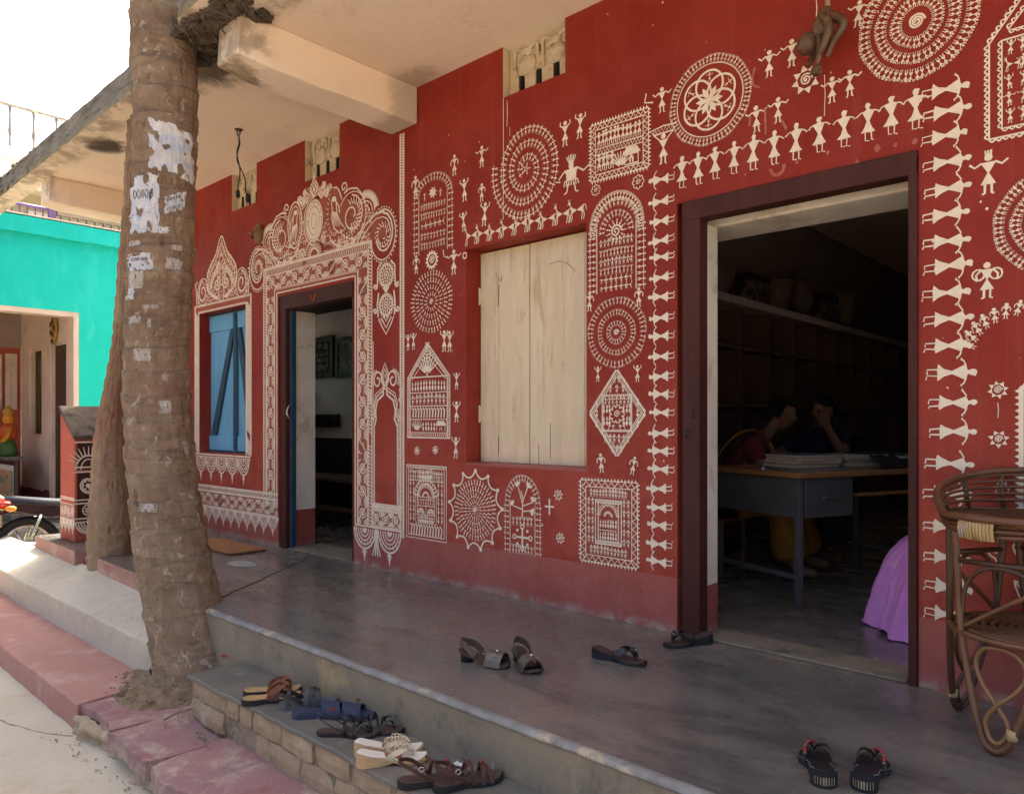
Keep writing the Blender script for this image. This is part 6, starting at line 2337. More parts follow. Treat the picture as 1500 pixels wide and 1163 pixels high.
        for k in range(5):
            for j in range(6):
                P.stroke([(X(.33 + j * .033), zb + .155 - k * .024 + j * .004), (X(.345 + j * .033), zb + .138 - k * .024 + j * .004)], .0104, False, 0, .004)
        P.ring(X(.42), zb + .16, .21, .0117, 20, 0, .135, math.pi * 1.05 if s > 0 else math.pi * 1.02, math.pi * 1.98 if s > 0 else math.pi * 1.95)
        # upper curl between hoop and tail
        P.spiral(X(.40), zb + .46, .045, 1.3, .0125, -math.pi / 2, d, 0, .2)
        P.stroke([(X(.40), zb + .415), (X(.47), zb + .435), (X(.56), zb + .42), (X(.64), zb + .35), (X(.67), zb + .26)], .0138)
        # rayed fan
        leaf_comb(P, X(.66), zb + .22, .165, (.15 if s > 0 else math.pi - 1.75), (1.75 if s > 0 else math.pi - .15), 17, .0162, .72, 0)
        for q in (.112, .085, .05): P.ring(X(.66), zb + .22, q, .0104, 16, 0, None, .0 if s > 0 else .9, math.pi - .9 if s > 0 else math.pi)
        # end volute with dotted rim
        vx, vz = X(.865), zb + .03
        P.spiral(vx, vz, .125, 1.5, .0162, math.pi * .5, -d, 0, .16, .0104, 1.25)
        P.spiral(vx, vz, .100, 1.35, .0091, math.pi * .5, -d, 0, .16, .0065, 1.25)
        P.ring(vx, vz, .140, .0104, 30, 0, .175)
        for k in range(34):
            a = 2 * math.pi * k / 34
            P.disk(vx + .157 * math.cos(a), vz + .193 * math.sin(a), .0075, 6)
        leaf_comb(P, vx, vz, .095, 0, 6.0, 15, .0104, .55, .6 * d)
        P.stroke([(X(.56), zb + .02), (X(.66), zb + .13), (X(.78), zb + .19), (X(.88), zb + .19)], .0125)
        P.stroke([(X(.60), zb + .015), (X(.69), zb + .10), (X(.79), zb + .155), (X(.87), zb + .155)], .0078)
        for k in range(8):
            P.stroke([(X(.62 + .028 * k), zb + .03 + .015 * k), (X(.64 + .024 * k), zb + .075 + .012 * k)], .0117, False, 0, .004)
        # small curls at the foot
        for (dx, dz, r) in ((.16, .055, .05), (.235, .075, .042), (.13, .125, .04), (.335, .035, .035), (.43, .03, .03), (.52, .03, .03)):
            scroll(P, X(dx), zb + dz, r, d, .0091, 1.0 * d)
        for (dx, dz, r) in ((.16, .45, .04), (.215, .49, .034), (.14, .53, .028)):
            scroll(P, X(dx), zb + dz, r, -d, .0091, 2.0 * d)
    P.stroke([(xo, zb + .0104), (xr_o, zb + .0104)], .0125)
    P.build('painted_crest', rice)
    # ---- band running left along the foot, hanging pendants
    P = Paint()
    xl = -7.75
    za, zc = .435, .235
    P.poly([(xl, zc), (xi, zc), (xi, za), (xl, za)], 2)
    for q in (0, .0104, .048, .056, .190, .2): P.stroke([(xl, za - q), (xi + .01, za - q)], .0091)
    dashes(P, (xl, za - .028), (xo, za - .028), .030, 110, .0078, 0)
    vine_band(P, (xl, za - .124), (xi, za - .124), .112, .150)
    n = 15
    for k in range(n):
        x = xl + (xi - xl) * (k + .5) / n
        pendant(P, x, zc - .004, (xi - xl) / n * .98, .155)
    for k in range(n + 1):
        x = xl + (xi - xl) * k / n
        P.poly([(x - .03, zc - .002), (x + .03, zc - .002), (x, zc - .05)])
    P.build('painted_foot_band', rice)
    P = Paint()
    xa, xb = xr_i, -3.96
    za, zc = .455, .285
    P.poly([(xr_o - .02, zc), (xb, zc), (xb, za), (xr_o - .02, za)], 2)
    for q in (0, .040, .048, .158, .168): P.stroke([(xr_o, za - q), (xb, za - q)], .0091)
    P.stroke([(xa, .285), (xb, .285)], .0125)
    dashes(P, (xr_o, za - .020), (xb, za - .020), .030, 22, .0125, .3)
    vine_band(P, (xr_o + .0, za - .102), (xb - .01, za - .102), .098, .11)
    for k, x in enumerate((xa + .115, xb - .13)):
        pendant(P, x, .270, .25, .235, .0104, True, 5)
    xm = (xa + xb) / 2 - .01
    for q in (-.03, -.01, .01, .03): P.stroke([(xm + q * .3, .275), (xm + q * .5, .17), (xm + q * 1.5, .085)], .0125)
    P.build('painted_foot_band', rice)
    # ---- arched niche figure
    P = Paint()
    xa, xb = xr_o + .0150, -4.005
    z0, zsp, zt = .46, 1.02, 1.315
    xm = (xa + xb) / 2
    P.stroke([(xa + .0, z0), (xa + .0, 1.6)], .0078)
    P.stroke([(xb, z0), (xb, zsp)], .0104)
    P.stroke([(xa + .0150, z0), (xa + .0150, zsp)], .0104)
    arch = [(xa + .0150, zsp - .02), (xa + .035, zsp + .03), (xa + .03, zsp + .09), (xa + .05, zsp + .16), (xa + .10, zsp + .19), (xm - .02, zsp + .20), (xm - .018, zsp + .24), (xm + .018, zsp + .24), (xm + .02, zsp + .20), (xb - .10, zsp + .19), (xb - .045, zsp + .16), (xb - .02, zsp + .09), (xb - .03, zsp + .03), (xb, zsp - .02)]
    P.stroke(arch, .0162)
    P.stroke([(a + (xm - a) * -.12, b + .028) for a, b in arch], .0104)
    P.stroke([(a + (xm - a) * -.2, b + .048) for a, b in arch], .0078)
    for s in (-1, 1):
        P.spiral(xm + s * .085, zsp + .30, .055, 1.4, .0125, math.pi * (1.1 if s > 0 else -.1), -s, 0, .2, None, 1.3)
        leaf_comb(P, xm + s * .085, zsp + .30, .080, (-.6 if s > 0 else 1.6), (1.6 if s > 0 else 3.8), 12, .0091, .72, 0)
        leaf_comb(P, xm + s * .095, zsp + .20, .11, (-.7 if s > 0 else 2.7), (.5 if s > 0 else 3.9), 9, .0091, .6, 0)
    for f, w in ((1, .0117), (.68, .0091), (.36, .0078)):
        P.stroke([(xm, zsp + .25), (xm - .045 * f, zsp + .30), (xm - .03 * f, zsp + .30 + .06 * f), (xm, zsp + .30 + .12 * f), (xm + .03 * f, zsp + .30 + .06 * f), (xm + .045 * f, zsp + .30)], w, True)
    dashes(P, (xb + .014, z0), (xb + .014, zsp + .1), .02, 40, .0078)
    P.build('painted_niche', rice)
    # ---- double flower pendant right of the door
    P = Paint()
    for (px, py, r) in ((566, 403, .075), (566, 447, .072)):
        x, z = W_(px, py)
        P.disk(x, z, r * .40, 12, 0)
        P.disk(x, z, r * .26, 10, 1)
        P.disk(x, z, r * .16, 8, 0)
        for k in range(13):
            a = 2 * math.pi * k / 13
            P.ring(x + r * .72 * math.cos(a), z + r * .72 * math.sin(a), r * .17, .0078, 8, 0, r * .2)
        P.ring(x, z, r * 1.02, .0104, 22)
        leaf_comb(P, x, z, r * 1.25, 0, 6.28, 26, .0091, .86, .2)
    x, z = W_(566, 425)
    for s in (-1, 1):
        P.stroke([(x + s * .05, z + .20), (x + s * .095, z + .16), (x + s * .098, z + .05), (x + s * .105, z + .02)], .0150)
        P.spiral(x + s * .12, z + .03, .022, 1.2, .0125, math.pi, s)
        P.stroke([(x + s * .085, z - .01), (x + s * .10, z - .10), (x + s * .09, z - .18)], .0150)
        P.spiral(x + s * .125, z - .14, .022, 1.2, .0125, math.pi, s)
    P.poly([(x - .04, z + .02), (x + .04, z + .02), (x, z - .025)])
    for f in (1, .7, .4):
        P.stroke([(x - .085 * f, z - .19), (x - .05 * f, z - .245 * (.6 + .4 * f)), (x, z - .16 - .145 * f), (x + .05 * f, z - .245 * (.6 + .4 * f)), (x + .085 * f, z - .19)], .0117)
    P.build('painted_pendant', rice)
    # ---- blue window: rope frame, pointed crest, lotus fringe
    x0, x1, z0, z1 = W1
    P = Paint()
    e = .105
    P.poly([(x0 - e, z0 - .01), (x0, z0 - .01), (x0, z1), (x0 - e, z1)], 2)
    P.poly([(x1, z0 - .01), (x1 + e, z0 - .01), (x1 + e, z1), (x1, z1)], 2)
    P.poly([(x0 - e, z1), (x1 + e, z1), (x1 + e, z1 + .085), (x0 - e, z1 + .085)], 2)
    for q in (.0104, .022, .086, .1):
        P.stroke([(x0 - q, z0 - .0065), (x0 - q, z1 + q * .8), (x1 + q, z1 + q * .8), (x1 + q, z0 - .0065)], .0117)
    dashes(P, (x0 - .054, z0), (x0 - .054, z1), .055, 48, .0162, .45)
    dashes(P, (x1 + .054, z0), (x1 + .054, z1), .055, 48, .0162, .45)
    P.stroke([(x0 - .09, z0 - .02), (x1 + .09, z0 - .02)], .0125)
    P.stroke([(x0 - .09, z0 - .04), (x1 + .09, z0 - .04)], .0078)
    n = 5
    for k in range(n):
        x = x0 - .07 + (x1 - x0 + .14) * (k + .5) / n
        pendant(P, x, z0 - .045, .20, .225, .0104)
    for k in range(n - 1):
        x = x0 - .07 + (x1 - x0 + .14) * (k + 1) / n
        P.stroke([(x, z0 - .05), (x, z0 - .17)], .0150, False, 0, .0065)
    P.build('painted_window_border', rice)
    P = Paint()
    xc, zc = (x0 + x1) / 2 + .0, z1 + .09
    sil = [(-.50, 0), (-.52, .16), (-.36, .20), (-.24, .14), (-.30, .27), (-.21, .38), (-.10, .46), (0, .58)]
    sil = sil + [(-a, b) for a, b in reversed(sil[:-1])]
    for k in range(1, len(sil) - 2):
        (a, b), (c, d) = sil[k], sil[k + 1]
        if c > a: P.poly([(xc + a * .92, zc), (xc + c * .92, zc), (xc + c * .92, zc + d * .94), (xc + a * .92, zc + b * .94)], 2)
    commas(P, sil, xc, zc, [(.375, .11, .12, .135), (-.375, .11, .12, .135), (.085, .15, .08, .08), (-.085, .15, .08, .08)], .032, .012, .0075, 3)
    for f, w in ((1, .0150), (.88, .0091), (.72, .0104), (.5, .0078)):
        pth = smooth_path([Vector((xc - .10 * f, 0, zc + .015)), Vector((xc - .27 * f, 0, zc + .12 * f)), Vector((xc - .27 * f, 0, zc + .28 * f)), Vector((xc - .11 * f, 0, zc + .43 * f)), Vector((xc, 0, zc + .58 * f)), Vector((xc + .11 * f, 0, zc + .43 * f)), Vector((xc + .27 * f, 0, zc + .28 * f)), Vector((xc + .27 * f, 0, zc + .12 * f)), Vector((xc + .10 * f, 0, zc + .015))], 5)
        P.stroke([(p.x, p.z) for p in pth], w)
    for s in (-1, 1):
        d = s
        scroll(P, xc + s * .085, zc + .15, .075, d, .0104, math.pi / 2)
        scroll(P, xc + s * .06, zc + .29, .055, -d, .0104, 0)
        scroll(P, xc + s * .16, zc + .25, .04, d, .0091, 0)
        P.spiral(xc + s * .375, zc + .11, .095, 1.4, .0150, math.pi / 2, -d, 0, .18, None, 1.15)
        P.ring(xc + s * .375, zc + .11, .112, .0091, 22, 0, .128)
        leaf_comb(P, xc + s * .375, zc + .11, .105, 0, 6.0, 18, .0104, .70, .5 * d)
        P.stroke([(xc + s * .50, zc + .0), (xc + s * .505, zc + .10), (xc + s * .53, zc + .20), (xc + s * .49, zc + .22)], .016)
        P.stroke([(xc + s * .47, zc + .0), (xc + s * .475, zc + .10)], .0104)
        leaf_comb(P, xc, zc + .06, .26, (.25 if s > 0 else 1.9), (1.2 if s > 0 else 2.9), 13, .0117, .78, 0)
    P.ring(xc, zc + .06, .05, .0104, 12, 0, .08)
    P.build('painted_crest', rice)


def side_paint():
    # red scallops on the riser of the left veranda end, white scrolls on the parapet
    t, x1, y0, y1 = build_parapet()
    P = Paint(0, 'x', x1)
    P.poly([(y0 + .02, .62), (y1 - .02, .62), (y1 - .02, .86), (y0 + .02, .86)], 2)
    P.poly([(y0 + .02, .13), (y1, .13), (y1, .60), (y0 + .02, .60)], 2)
    for q in (.855, .64, .60, .36, .33, .20, .17): P.stroke([(y0, q), (y1, q)], .012)
    n = 3
    for k in range(n):
        y = y0 + (y1 - y0) * (k + .5) / n
        scroll(P, y, .49, .095, 1 if k % 2 else -1, .013, 1.0)
        scroll(P, y, .265, .055, -1 if k % 2 else 1, .010, 1.0)
        pendant(P, y, .165, .20, .15, .010, False)
        P.ring(y, .62, .10, .012, 12, 0, .12, 0, math.pi)
        P.ring(y, .62, .06, .010, 12, 0, .09, 0, math.pi)
        leaf_comb(P, y, .64, .18, .3, 2.84, 11, .012, .55, 0)
    P.build('painted_scrolls', (M['rice'], M['red'], M['frame']), t)
    P = Paint(y0)
    xa = -7.40
    for q in (.375, .36, .32, .20, .19): P.stroke([(xa, q), (x1, q)], .010)
    P.poly([(xa, .19), (x1, .19), (x1, .32), (xa, .32)], 2)
    for k in range(4):
        x = xa + (x1 - xa) * (k + .5) / 4
        scroll(P, x, .256, .045, 1 if k % 2 else -1, .009)
        pendant(P, x, .185, .09, .13, .008)
    P.build('painted_band', (M['rice'], M['red'], M['salmon']), t)
    P = Paint(-1.205)
    rnd = random.Random(2)
    for k in range(26):
        x = -6.02 + k * .075
        y = -1.2
        if x < -4.7:
            P.k = k
            P.ring(x, -.012, .034, .008, 8, 0, .05, math.pi, 2 * math.pi)
            P.ring(x, -.012, .020, .006, 8, 0, .03, math.pi, 2 * math.pi)
    # follow the slightly slanting riser
    mb = P.m
    mb.v = [(x, -1.2 + (x + 6.1) / (-4.75 + 6.1) * (-.04) - .0016 + (y + 1.205) * .5, z) for (x, y, z) in mb.v]
    o = P.build('painted_scallop', M['plinth'], HOUSE)


# ------------------------------------------------------------------ shoes
def sole_outline(s, W, side=1):
    """half widths (left, right) along the length, s from heel 0 to toe 1"""
    heel, waist, ball = .36, .30, .50
    if s < .15: w = heel * math.sqrt(max(0, 1 - ((.15 - s) / .15) ** 2)) if s < .15 else heel
    elif s < .45: w = heel + (waist - heel) * (s - .15) / .30
    elif s < .72: w = waist + (ball - waist) * math.sin((s - .45) / .27 * math.pi / 2)
    else: w = ball * math.sqrt(max(0, 1 - ((s - .72) / .285) ** 2))
    bend = .07 * math.sin(max(0, s - .3) / .7 * math.pi) * side
    return (-w + bend) * W, (w + bend) * W


def sole(L, W, top, bot, side=1, n=26, inset=0.0, mi=0, smooth=False):
    """a foot-shaped slab; top(s) and bot(s) give heights. length runs along +X"""
    m = MB()
    vs_ = []
    for k in range(n + 1):
        s = .004 + .992 * (.5 - .5 * math.cos(math.pi * k / n))
        a, b = sole_outline(s, W, side)
        a, b = a + inset, b - inset
        if b < a: a = b = (a + b) / 2
        x = (s - .5) * (L - 2 * inset)
        for y, z in ((a, bot(s)), (b, bot(s)), (b, top(s)), (a, top(s))):
            vs_.append((x, y, z))
    fs = [(0, 3, 2, 1), (n * 4, n * 4 + 1, n * 4 + 2, n * 4 + 3)]
    for i in range(n):
        for k in range(4):
            k2 = (k + 1) % 4
            fs.append((i * 4 + k, i * 4 + k2, (i + 1) * 4 + k2, (i + 1) * 4 + k))
    m.add(vs_, fs, mi, smooth)
    return m


def strap_arch(L, W, s, top, h, side=1, ds=0.0, n=11):
    """points of a band over the foot from one edge to the other at station s"""
    a, b = sole_outline(s, W, side)
    a2, b2 = sole_outline(min(.97, max(.03, s + ds)), W, side)
    pts = []
    for k in range(n):
        f = k / (n - 1)
        y = (a - .004) + ((b2 + .004) - (a - .004)) * f
        ss = s + ds * f
        z = top(ss) - .008 + (h + .008) * math.sin(math.pi * f) ** .6
        pts.append(((ss - .5) * L, y, z))
    return pts


def make_shoe(name, label, cat, loc, rz, L=.25, W=.095, side=1, kind='flat', heel=.02, toe=.012, mats=(), group=None):
    """mats: sole, footbed, strap, extra"""
    t = empty(name, (0, 0, 0), label, cat, group)
    ms, mf, mst, mx = mats
    if kind in ('wedge', 'heel'):
        top = lambda s: toe + (heel - toe) * (1 - min(1, max(0, (s - .08) / .60)) ** .8 * 1.0) if s < .68 else toe + .012 * max(0, (s - .86) / .14) ** 2
    else:
        top = lambda s: heel + (toe - heel) * min(1, s * 1.3) + .010 * max(0, (s - .84) / .16) ** 2
    if kind == 'heel':
        bot = lambda s: max(0.0, top(s) - .011) if s > .25 else max(0, top(s) - .011)
        sole(L, W, top, bot, side).build('sole', ms, t, bevel=.002, local=True)
        h = MB()
        a, b = sole_outline(.14, W, side)
        n = 14
        vs_ = []
        for (z, sc) in ((0, .86), (heel * .5, .84), (top(.1) - .0115, 1.0)):
            for k in range(n):
                an = 2 * math.pi * k / n
                vs_.append(((.15 - .5) * L + .032 * sc * math.cos(an), (a + b) / 2 + (b - a) * .47 * sc * math.sin(an), z + (0 if z == 0 else (-.003 * math.cos(an)))))
        h.add(vs_, [(j * n + k, j * n + (k + 1) % n, (j + 1) * n + (k + 1) % n, (j + 1) * n + k) for j in range(2) for k in range(n)], 0, True)
        h.add(vs_[:n], [tuple(range(n))])
        h.build('heel', mx, t, local=True)
    else:
        bot = (lambda s: .0 + .006 * max(0, (s - .9) / .1)) if kind != 'wedge' else (lambda s: .006 * max(0, (s - .9) / .1) + (.010 * math.sin(math.pi * (s - .42) / .2) if .42 < s < .62 else 0))
        sole(L, W, lambda s: top(s) - .004, bot, side).build('sole', ms, t, bevel=.003, local=True)
    fb = sole(L, W, top, lambda s: top(s) - .0038, side, inset=.004)
    fb.build('footbed', mf, t, bevel=.0015, local=True)
    return t, top, (L, W, side)


def finish_shoe(t, loc, rz):
    t.location = loc
    t.rotation_euler = (0, 0, rz)


def part(m, name, mat, t, bevel=.0):
    return m.build(name, mat, t, local=True, bevel=bevel)


def thong(t, top, geo, mat, h=.045, w=.012, th=.004, post=.80, back=.50, mat2=None):
    L, W, side = geo
    p = ((post - .5) * L, .01 * side, top(post))
    m = MB()
    for e in (0, 1):
        y = sole_outline(back, W, side)[e]
        q = ((back - .5) * L, y + (.002 if e else -.002), top(back) - .008)
        mid = ((post * .62 + back * .38 - .5) * L, y * .72 + p[1] * .28, top(post) + h)
        pts = smooth_path([(p[0], p[1], p[2] + .012), ((p[0] * .72 + mid[0] * .28), (p[1] * .7 + mid[1] * .3), p[2] + h * .75), mid, (q[0] + .008, q[1] * 1.03, q[2] + h * .55), q], 5)
        m.ribbon(pts, (1, 0, .0), [w * (.6 + .6 * i / len(pts)) for i in range(len(pts))], th)
    o = part(m, 'strap', mat, t)
    m = MB()
    m.tube([(p[0], p[1], p[2] - .002), (p[0], p[1], p[2] + .018)], .004, 7)
    part(m, 'toe_post', mat2 or mat, t)
    return p


def band(t, top, geo, mat, s, w, h, ds=0.0, th=.0035, name='strap'):
    L, W, side = geo
    m = MB()
    m.ribbon(strap_arch(L, W, s, top, h, side, ds), (1, 0, 0), w, th)
    return part(m, name, mat, t)


def build_shoes():
    zs = -.190
    # brown thonged slippers with tan footbed, left end of the step (two)
    def brown(lab, loc, rz, side):
        t, top, g = make_shoe('slipper', lab, 'slipper', loc, rz, .255, .098, side, 'flat', .030, .020, (M['black_rubber'], M['tan_sole'], None, None), 'shoes on the brick step')
        thong(t, top, g, M['rust_leather'], .048, .026, .004, .80, .46, M['brown_leather'])
        band(t, top, g, M['brown_leather'], .56, .022, .046, .10)
        finish_shoe(t, loc, rz)
    brown('tan slipper with brown straps at the step\'s edge, left end of the row', (-2.965, -1.525, zs), R(62), 1)
    brown('tan slipper with rust thong nearest the riser, left end of the row', (-3.045, -1.475, zs), R(58), -1)
    # black sandal seen from the heel
    t, top, g = make_shoe('sandal', '', 'sandal', None, 0, .25, .095, 1, 'flat', .028, .018, (M['grey_rubber'], M['grey_rubber'], None, None), 'shoes on the brick step')
    tag(t, 'black strapped sandal with grey sole, between tan slippers and navy slides')
    for s, w, h, ds in ((.66, .028, .05, -.06), (.52, .022, .056, .08), (.16, .016, .052, .04)):
        band(t, top, g, M['black_leather'], s, w, h, ds)
    m = MB()
    L, W, sd = g
    a, b = sole_outline(.12, W, sd)
    m.ribbon(smooth_path([((.40 - .5) * L, a, .026), ((.20 - .5) * L, a * .95, .055), ((.02 - .5) * L, 0, .062), ((.20 - .5) * L, b * .95, .055), ((.40 - .5) * L, b, .026)], 5), (0, 0, 1), .018, .0035)
    part(m, 'heel_strap', M['black_leather'], t)
    finish_shoe(t, (-2.80, -1.445, zs), R(58))
    # navy foam slides
    for (lab, loc, rz, sd) in (('navy foam slide with red mark, close to the step\'s edge', (-2.655, -1.465, zs), R(46), 1), ('navy foam slide half hidden behind its mate, against the riser', (-2.585, -1.405, zs), R(40), -1)):
        t, top, g = make_shoe('slide', lab, 'slipper', None, 0, .262, .104, sd, 'flat', .030, .024, (M['navy_foam'], M['navy_foam'], None, None), 'shoes on the brick step')
        L, W, s_ = g
        m = MB()
        n, k = 12, 9
        vs_ = []
        for i in range(n + 1):
            s = .50 + .30 * i / n
            for j in range(k):
                f = j / (k - 1)
                a, b = sole_outline(s, W, s_)
                y = (a - .005) + (b - a + .010) * f
                vs_.append(((s - .5) * L - .012 * math.sin(math.pi * f), y, top(s) - .012 + (.052 - .010 * i / n) * math.sin(math.pi * f) ** .55))
        m.add(vs_, [(i * k + j, i * k + j + 1, (i + 1) * k + j + 1, (i + 1) * k + j) for i in range(n) for j in range(k - 1)], 0, True)
        o = part(m, 'strap', M['navy_foam'], t)
        sm = o.modifiers.new('thick', 'SOLIDIFY')
        sm.thickness = .006
        m = MB()
        m.box(.03, .052, -.0585 if s_ > 0 else .0545, -.0545 if s_ > 0 else .0585, .045, .055)
        part(m, 'badge', M['litter_red'], t)
        finish_shoe(t, loc, rz)
    # black strappy flat sandals
    for (lab, loc, rz, sd) in (('flat black sandal with looped straps beside the cream wedges, rear one', (-2.375, -1.425, zs), R(46), 1), ('flat black sandal with looped straps near the step\'s edge, behind the cream wedges', (-2.43, -1.50, zs), R(42), -1)):
        t, top, g = make_shoe('sandal', lab, 'sandal', None, 0, .25, .088, sd, 'flat', .018, .012, (M['black_rubber'], M['dark_footbed'], None, None), 'shoes on the brick step')
        L, W, s_ = g
        thong(t, top, g, M['black_leather'], .040, .008, .003, .82, .60)
        m = MB()
        for (s, h, ds) in ((.46, .062, .10), (.50, .058, -.10), (.62, .045, .06)):
            m.tube(strap_arch(L, W, s, top, h, s_, ds), .0032, 6)
        a, b = sole_outline(.14, W, s_)
        m.tube(smooth_path([((.46 - .5) * L, a, .016), ((.22 - .5) * L, a, .050), ((.03 - .5) * L, 0, .066), ((.22 - .5) * L, b, .050), ((.46 - .5) * L, b, .016)], 6), .0032, 6)
        part(m, 'ankle_strap', M['black_leather'], t)
        finish_shoe(t, loc, rz)
    # cream wedges
    for (lab, loc, rz, sd) in (('cream wedge thong slipper nearest the step\'s edge', (-2.115, -1.535, zs), R(55), 1), ('cream wedge thong slipper behind its mate, nearer the riser', (-2.19, -1.49, zs), R(52), -1)):
        t, top, g = make_shoe('wedge_slipper', lab, 'slipper', None, 0, .255, .088, sd, 'wedge', .052, .016, (M['wood_sole'], M['cream_footbed'], None, None), 'shoes on the brick step')
        L, W, s_ = g
        p = thong(t, top, g, M['cream_leather'], .032, .020, .004, .80, .46, M['cream_leather'])
        m = MB()
        for e in (0, 1):
            for k in range(4):
                f = .2 + .17 * k
                y = sole_outline(.5, W, s_)[e]
                c = (p[0] - .070 * f - .01, p[1] + (y - p[1]) * f * .8, p[2] + .034 + .014 * math.sin(math.pi * f))
                m.tube([(c[0] + .007 * math.cos(a), c[1] + .004 * math.sin(a), c[2] - .006 + .006 * math.sin(a)) for a in [6.28 * i / 9 for i in range(9)]], .0022, 5, True)
        part(m, 'ring_trim', M['silver'] if False else M['cream_leather'], t)
        m = MB()
        m.ribbon([((s - .5) * L, (sole_outline(s, W, s_)[0] + sole_outline(s, W, s_)[1]) / 2, top(s) + .0006) for s in (.40, .48, .56, .64)], (0, 1, 0), .040, .0008)
        part(m, 'lining', M['pink_lining'], t)
        finish_shoe(t, loc, rz)
    # dark tangle of strappy sandals cut by the lower edge
    for (lab, loc, rz, sd) in (('dark brown buckled sandal at the picture\'s foot, back one by the riser', (-1.80, -1.46, zs), R(66), 1), ('dark brown buckled sandal with red bead, front one at the picture\'s foot', (-1.895, -1.53, zs), R(60), -1)):
        t, top, g = make_shoe('sandal', lab, 'sandal', None, 0, .25, .092, sd, 'flat', .026, .016, (M['black_rubber'], M['dark_footbed'], None, None), 'shoes on the brick step')
        L, W, s_ = g
        for (s, w, h, ds) in ((.78, .012, .036, -.06), (.66, .014, .048, .08), (.54, .012, .060, -.08)):
            band(t, top, g, M['brown_leather'], s, w, h, ds)
        a, b = sole_outline(.14, W, s_)
        m = MB()
        m.ribbon(smooth_path([((.46 - .5) * L, a, .018), ((.22 - .5) * L, a, .062), ((.02 - .5) * L, 0, .088), ((.22 - .5) * L, b, .070), ((.46 - .5) * L, b, .018)], 6), (0, 0, 1), .013, .003)
        m.ribbon(smooth_path([((.30 - .5) * L, a - .003, .05), ((.42 - .5) * L, a - .012, .085), ((.36 - .5) * L, a - .004, .112)], 5), (1, 0, 1), .009, .002)
        part(m, 'ankle_strap', M['brown_leather'], t)
        m = MB()
        c = ((.30 - .5) * L, a - .007, .068)
        m.tube([(c[0] + .009 * math.cos(q), c[1], c[2] + .008 * math.sin(q)) for q in [6.28 * i / 10 for i in range(10)]], .0016, 5, True)
        part(m, 'buckle', M['silver'], t)
        m = MB()
        m.ball((.045, 0, top(.66) + .052), .007, 8, 6)
        part(m, 'bead', M['litter_red'], t)
        finish_shoe(t, loc, rz)
    # ---- on the veranda
    for (lab, loc, rz, sd) in (('bronze heeled sandal in side view, left of its mate on the veranda', (-2.225, -.955, 0), R(14), 1), ('bronze heeled sandal pointing outward, right of its mate on the veranda', (-2.075, -.855, 0), R(-28), -1)):
        t, top, g = make_shoe('heeled_sandal', lab, 'sandal', None, 0, .25, .088, sd, 'heel', .050, .014, (M['dark_footbed'], M['dark_footbed'], None, M['black_leather']), 'shoes on the veranda')
        L, W, s_ = g
        band(t, top, g, M['bronze'], .74, .075, .046, 0, .004)
        a, b = sole_outline(.14, W, s_)
        m = MB()
        m.ribbon(smooth_path([((.40 - .5) * L, a - .002, .040), ((.22 - .5) * L, a, .070), ((.03 - .5) * L, 0, .082), ((.22 - .5) * L, b, .070), ((.40 - .5) * L, b + .002, .040)], 6), (.2, 0, 1), .030, .003)
        part(m, 'heel_strap', M['bronze'], t)
        m = MB()
        m.ball(((.76 - .5) * L, 0, top(.75) + .052), (.008, .010, .006), 8, 6)
        for k in range(5): m.ball(((.74 - .5) * L, -.03 + .015 * k, top(.75) + .046 - abs(k - 2) * .006), .0035, 6, 4)
        part(m, 'stud', M['silver'], t)
        finish_shoe(t, loc, rz)
    for (lab, loc, rz, sd) in (('black wedge thong slipper lying alone between sandals and doorway', (-1.825, -.535, 0), R(9), 1), ('black wedge thong slipper against the door jamb at the sill', (-1.72, -.125, 0), R(241), -1)):
        t, top, g = make_shoe('wedge_slipper', lab, 'slipper', None, 0, .255, .090, sd, 'wedge', .048, .014, (M['black_rubber'], M['dark_footbed'], None, None), 'shoes on the veranda')
        p = thong(t, top, g, M['black_leather'], .044, .030, .004, .80, .48)
        m = MB()
        for dx, dy, dz in ((0, 0, .030), (-.012, .010, .034), (-.010, -.012, .034)): m.ball((p[0] + dx, p[1] + dy, p[2] + dz), .0075, 8, 6)
        part(m, 'stud', M['black_leather'], t)
        m = MB()
        m.ball((p[0] - .002, p[1] + .004, p[2] + .043), .004, 7, 5)
        part(m, 'jewel', M['silver'], t)
        finish_shoe(t, loc, rz)
    # red beaded pair with ridged heels, heels towards us
    for (lab, loc, rz, sd) in (('red beaded black wedge slipper with ridged heel, left of the pair by the cane stool', (-.815, -.965, 0), R(116), 1), ('red beaded black wedge slipper with ridged heel, right of the pair by the cane stool', (-.70, -.905, 0), R(101), -1)):
        t, top, g = make_shoe('wedge_slipper', lab, 'slipper', None, 0, .245, .102, sd, 'wedge', .050, .016, (M['black_rubber'], M['black_leather'], None, None), 'shoes on the veranda')
        L, W, s_ = g
        p = thong(t, top, g, M['black_leather'], .040, .016, .004, .80, .50, M['bronze'])
        m = MB()
        for k in range(12):
            f = k / 11
            e = 1 if s_ > 0 else 0
            y = sole_outline(.5, W, s_)[e]
            m.ball((p[0] - .078 * f + .004, p[1] + (y - p[1]) * min(1, f * 1.25), p[2] + .020 + .030 * math.sin(math.pi * (.15 + .75 * f))), (.0062, .0062, .0050), 7, 5, 1 if k % 3 == 2 else 0)
        m.build('beads', (M['red_bead'], M['bronze']), t, local=True)
        m = MB()
        a, b = sole_outline(.05, W, s_)
        for k in range(8):
            f = (k + .5) / 8
            y = a + (b - a) * f
            x = -.5 * L + .006 + .013 * (2 * f - 1) ** 2 - .0035
            m.box(x - .003, x + .006, y - .0022, y + .0022, .010, .032)
        part(m, 'heel_ridge', M['ridge'], t)
        m = MB()
        n = 30
        rim = []
        for k in range(n + 1):
            s = .05 + .9 * k / n
            rim.append(s)
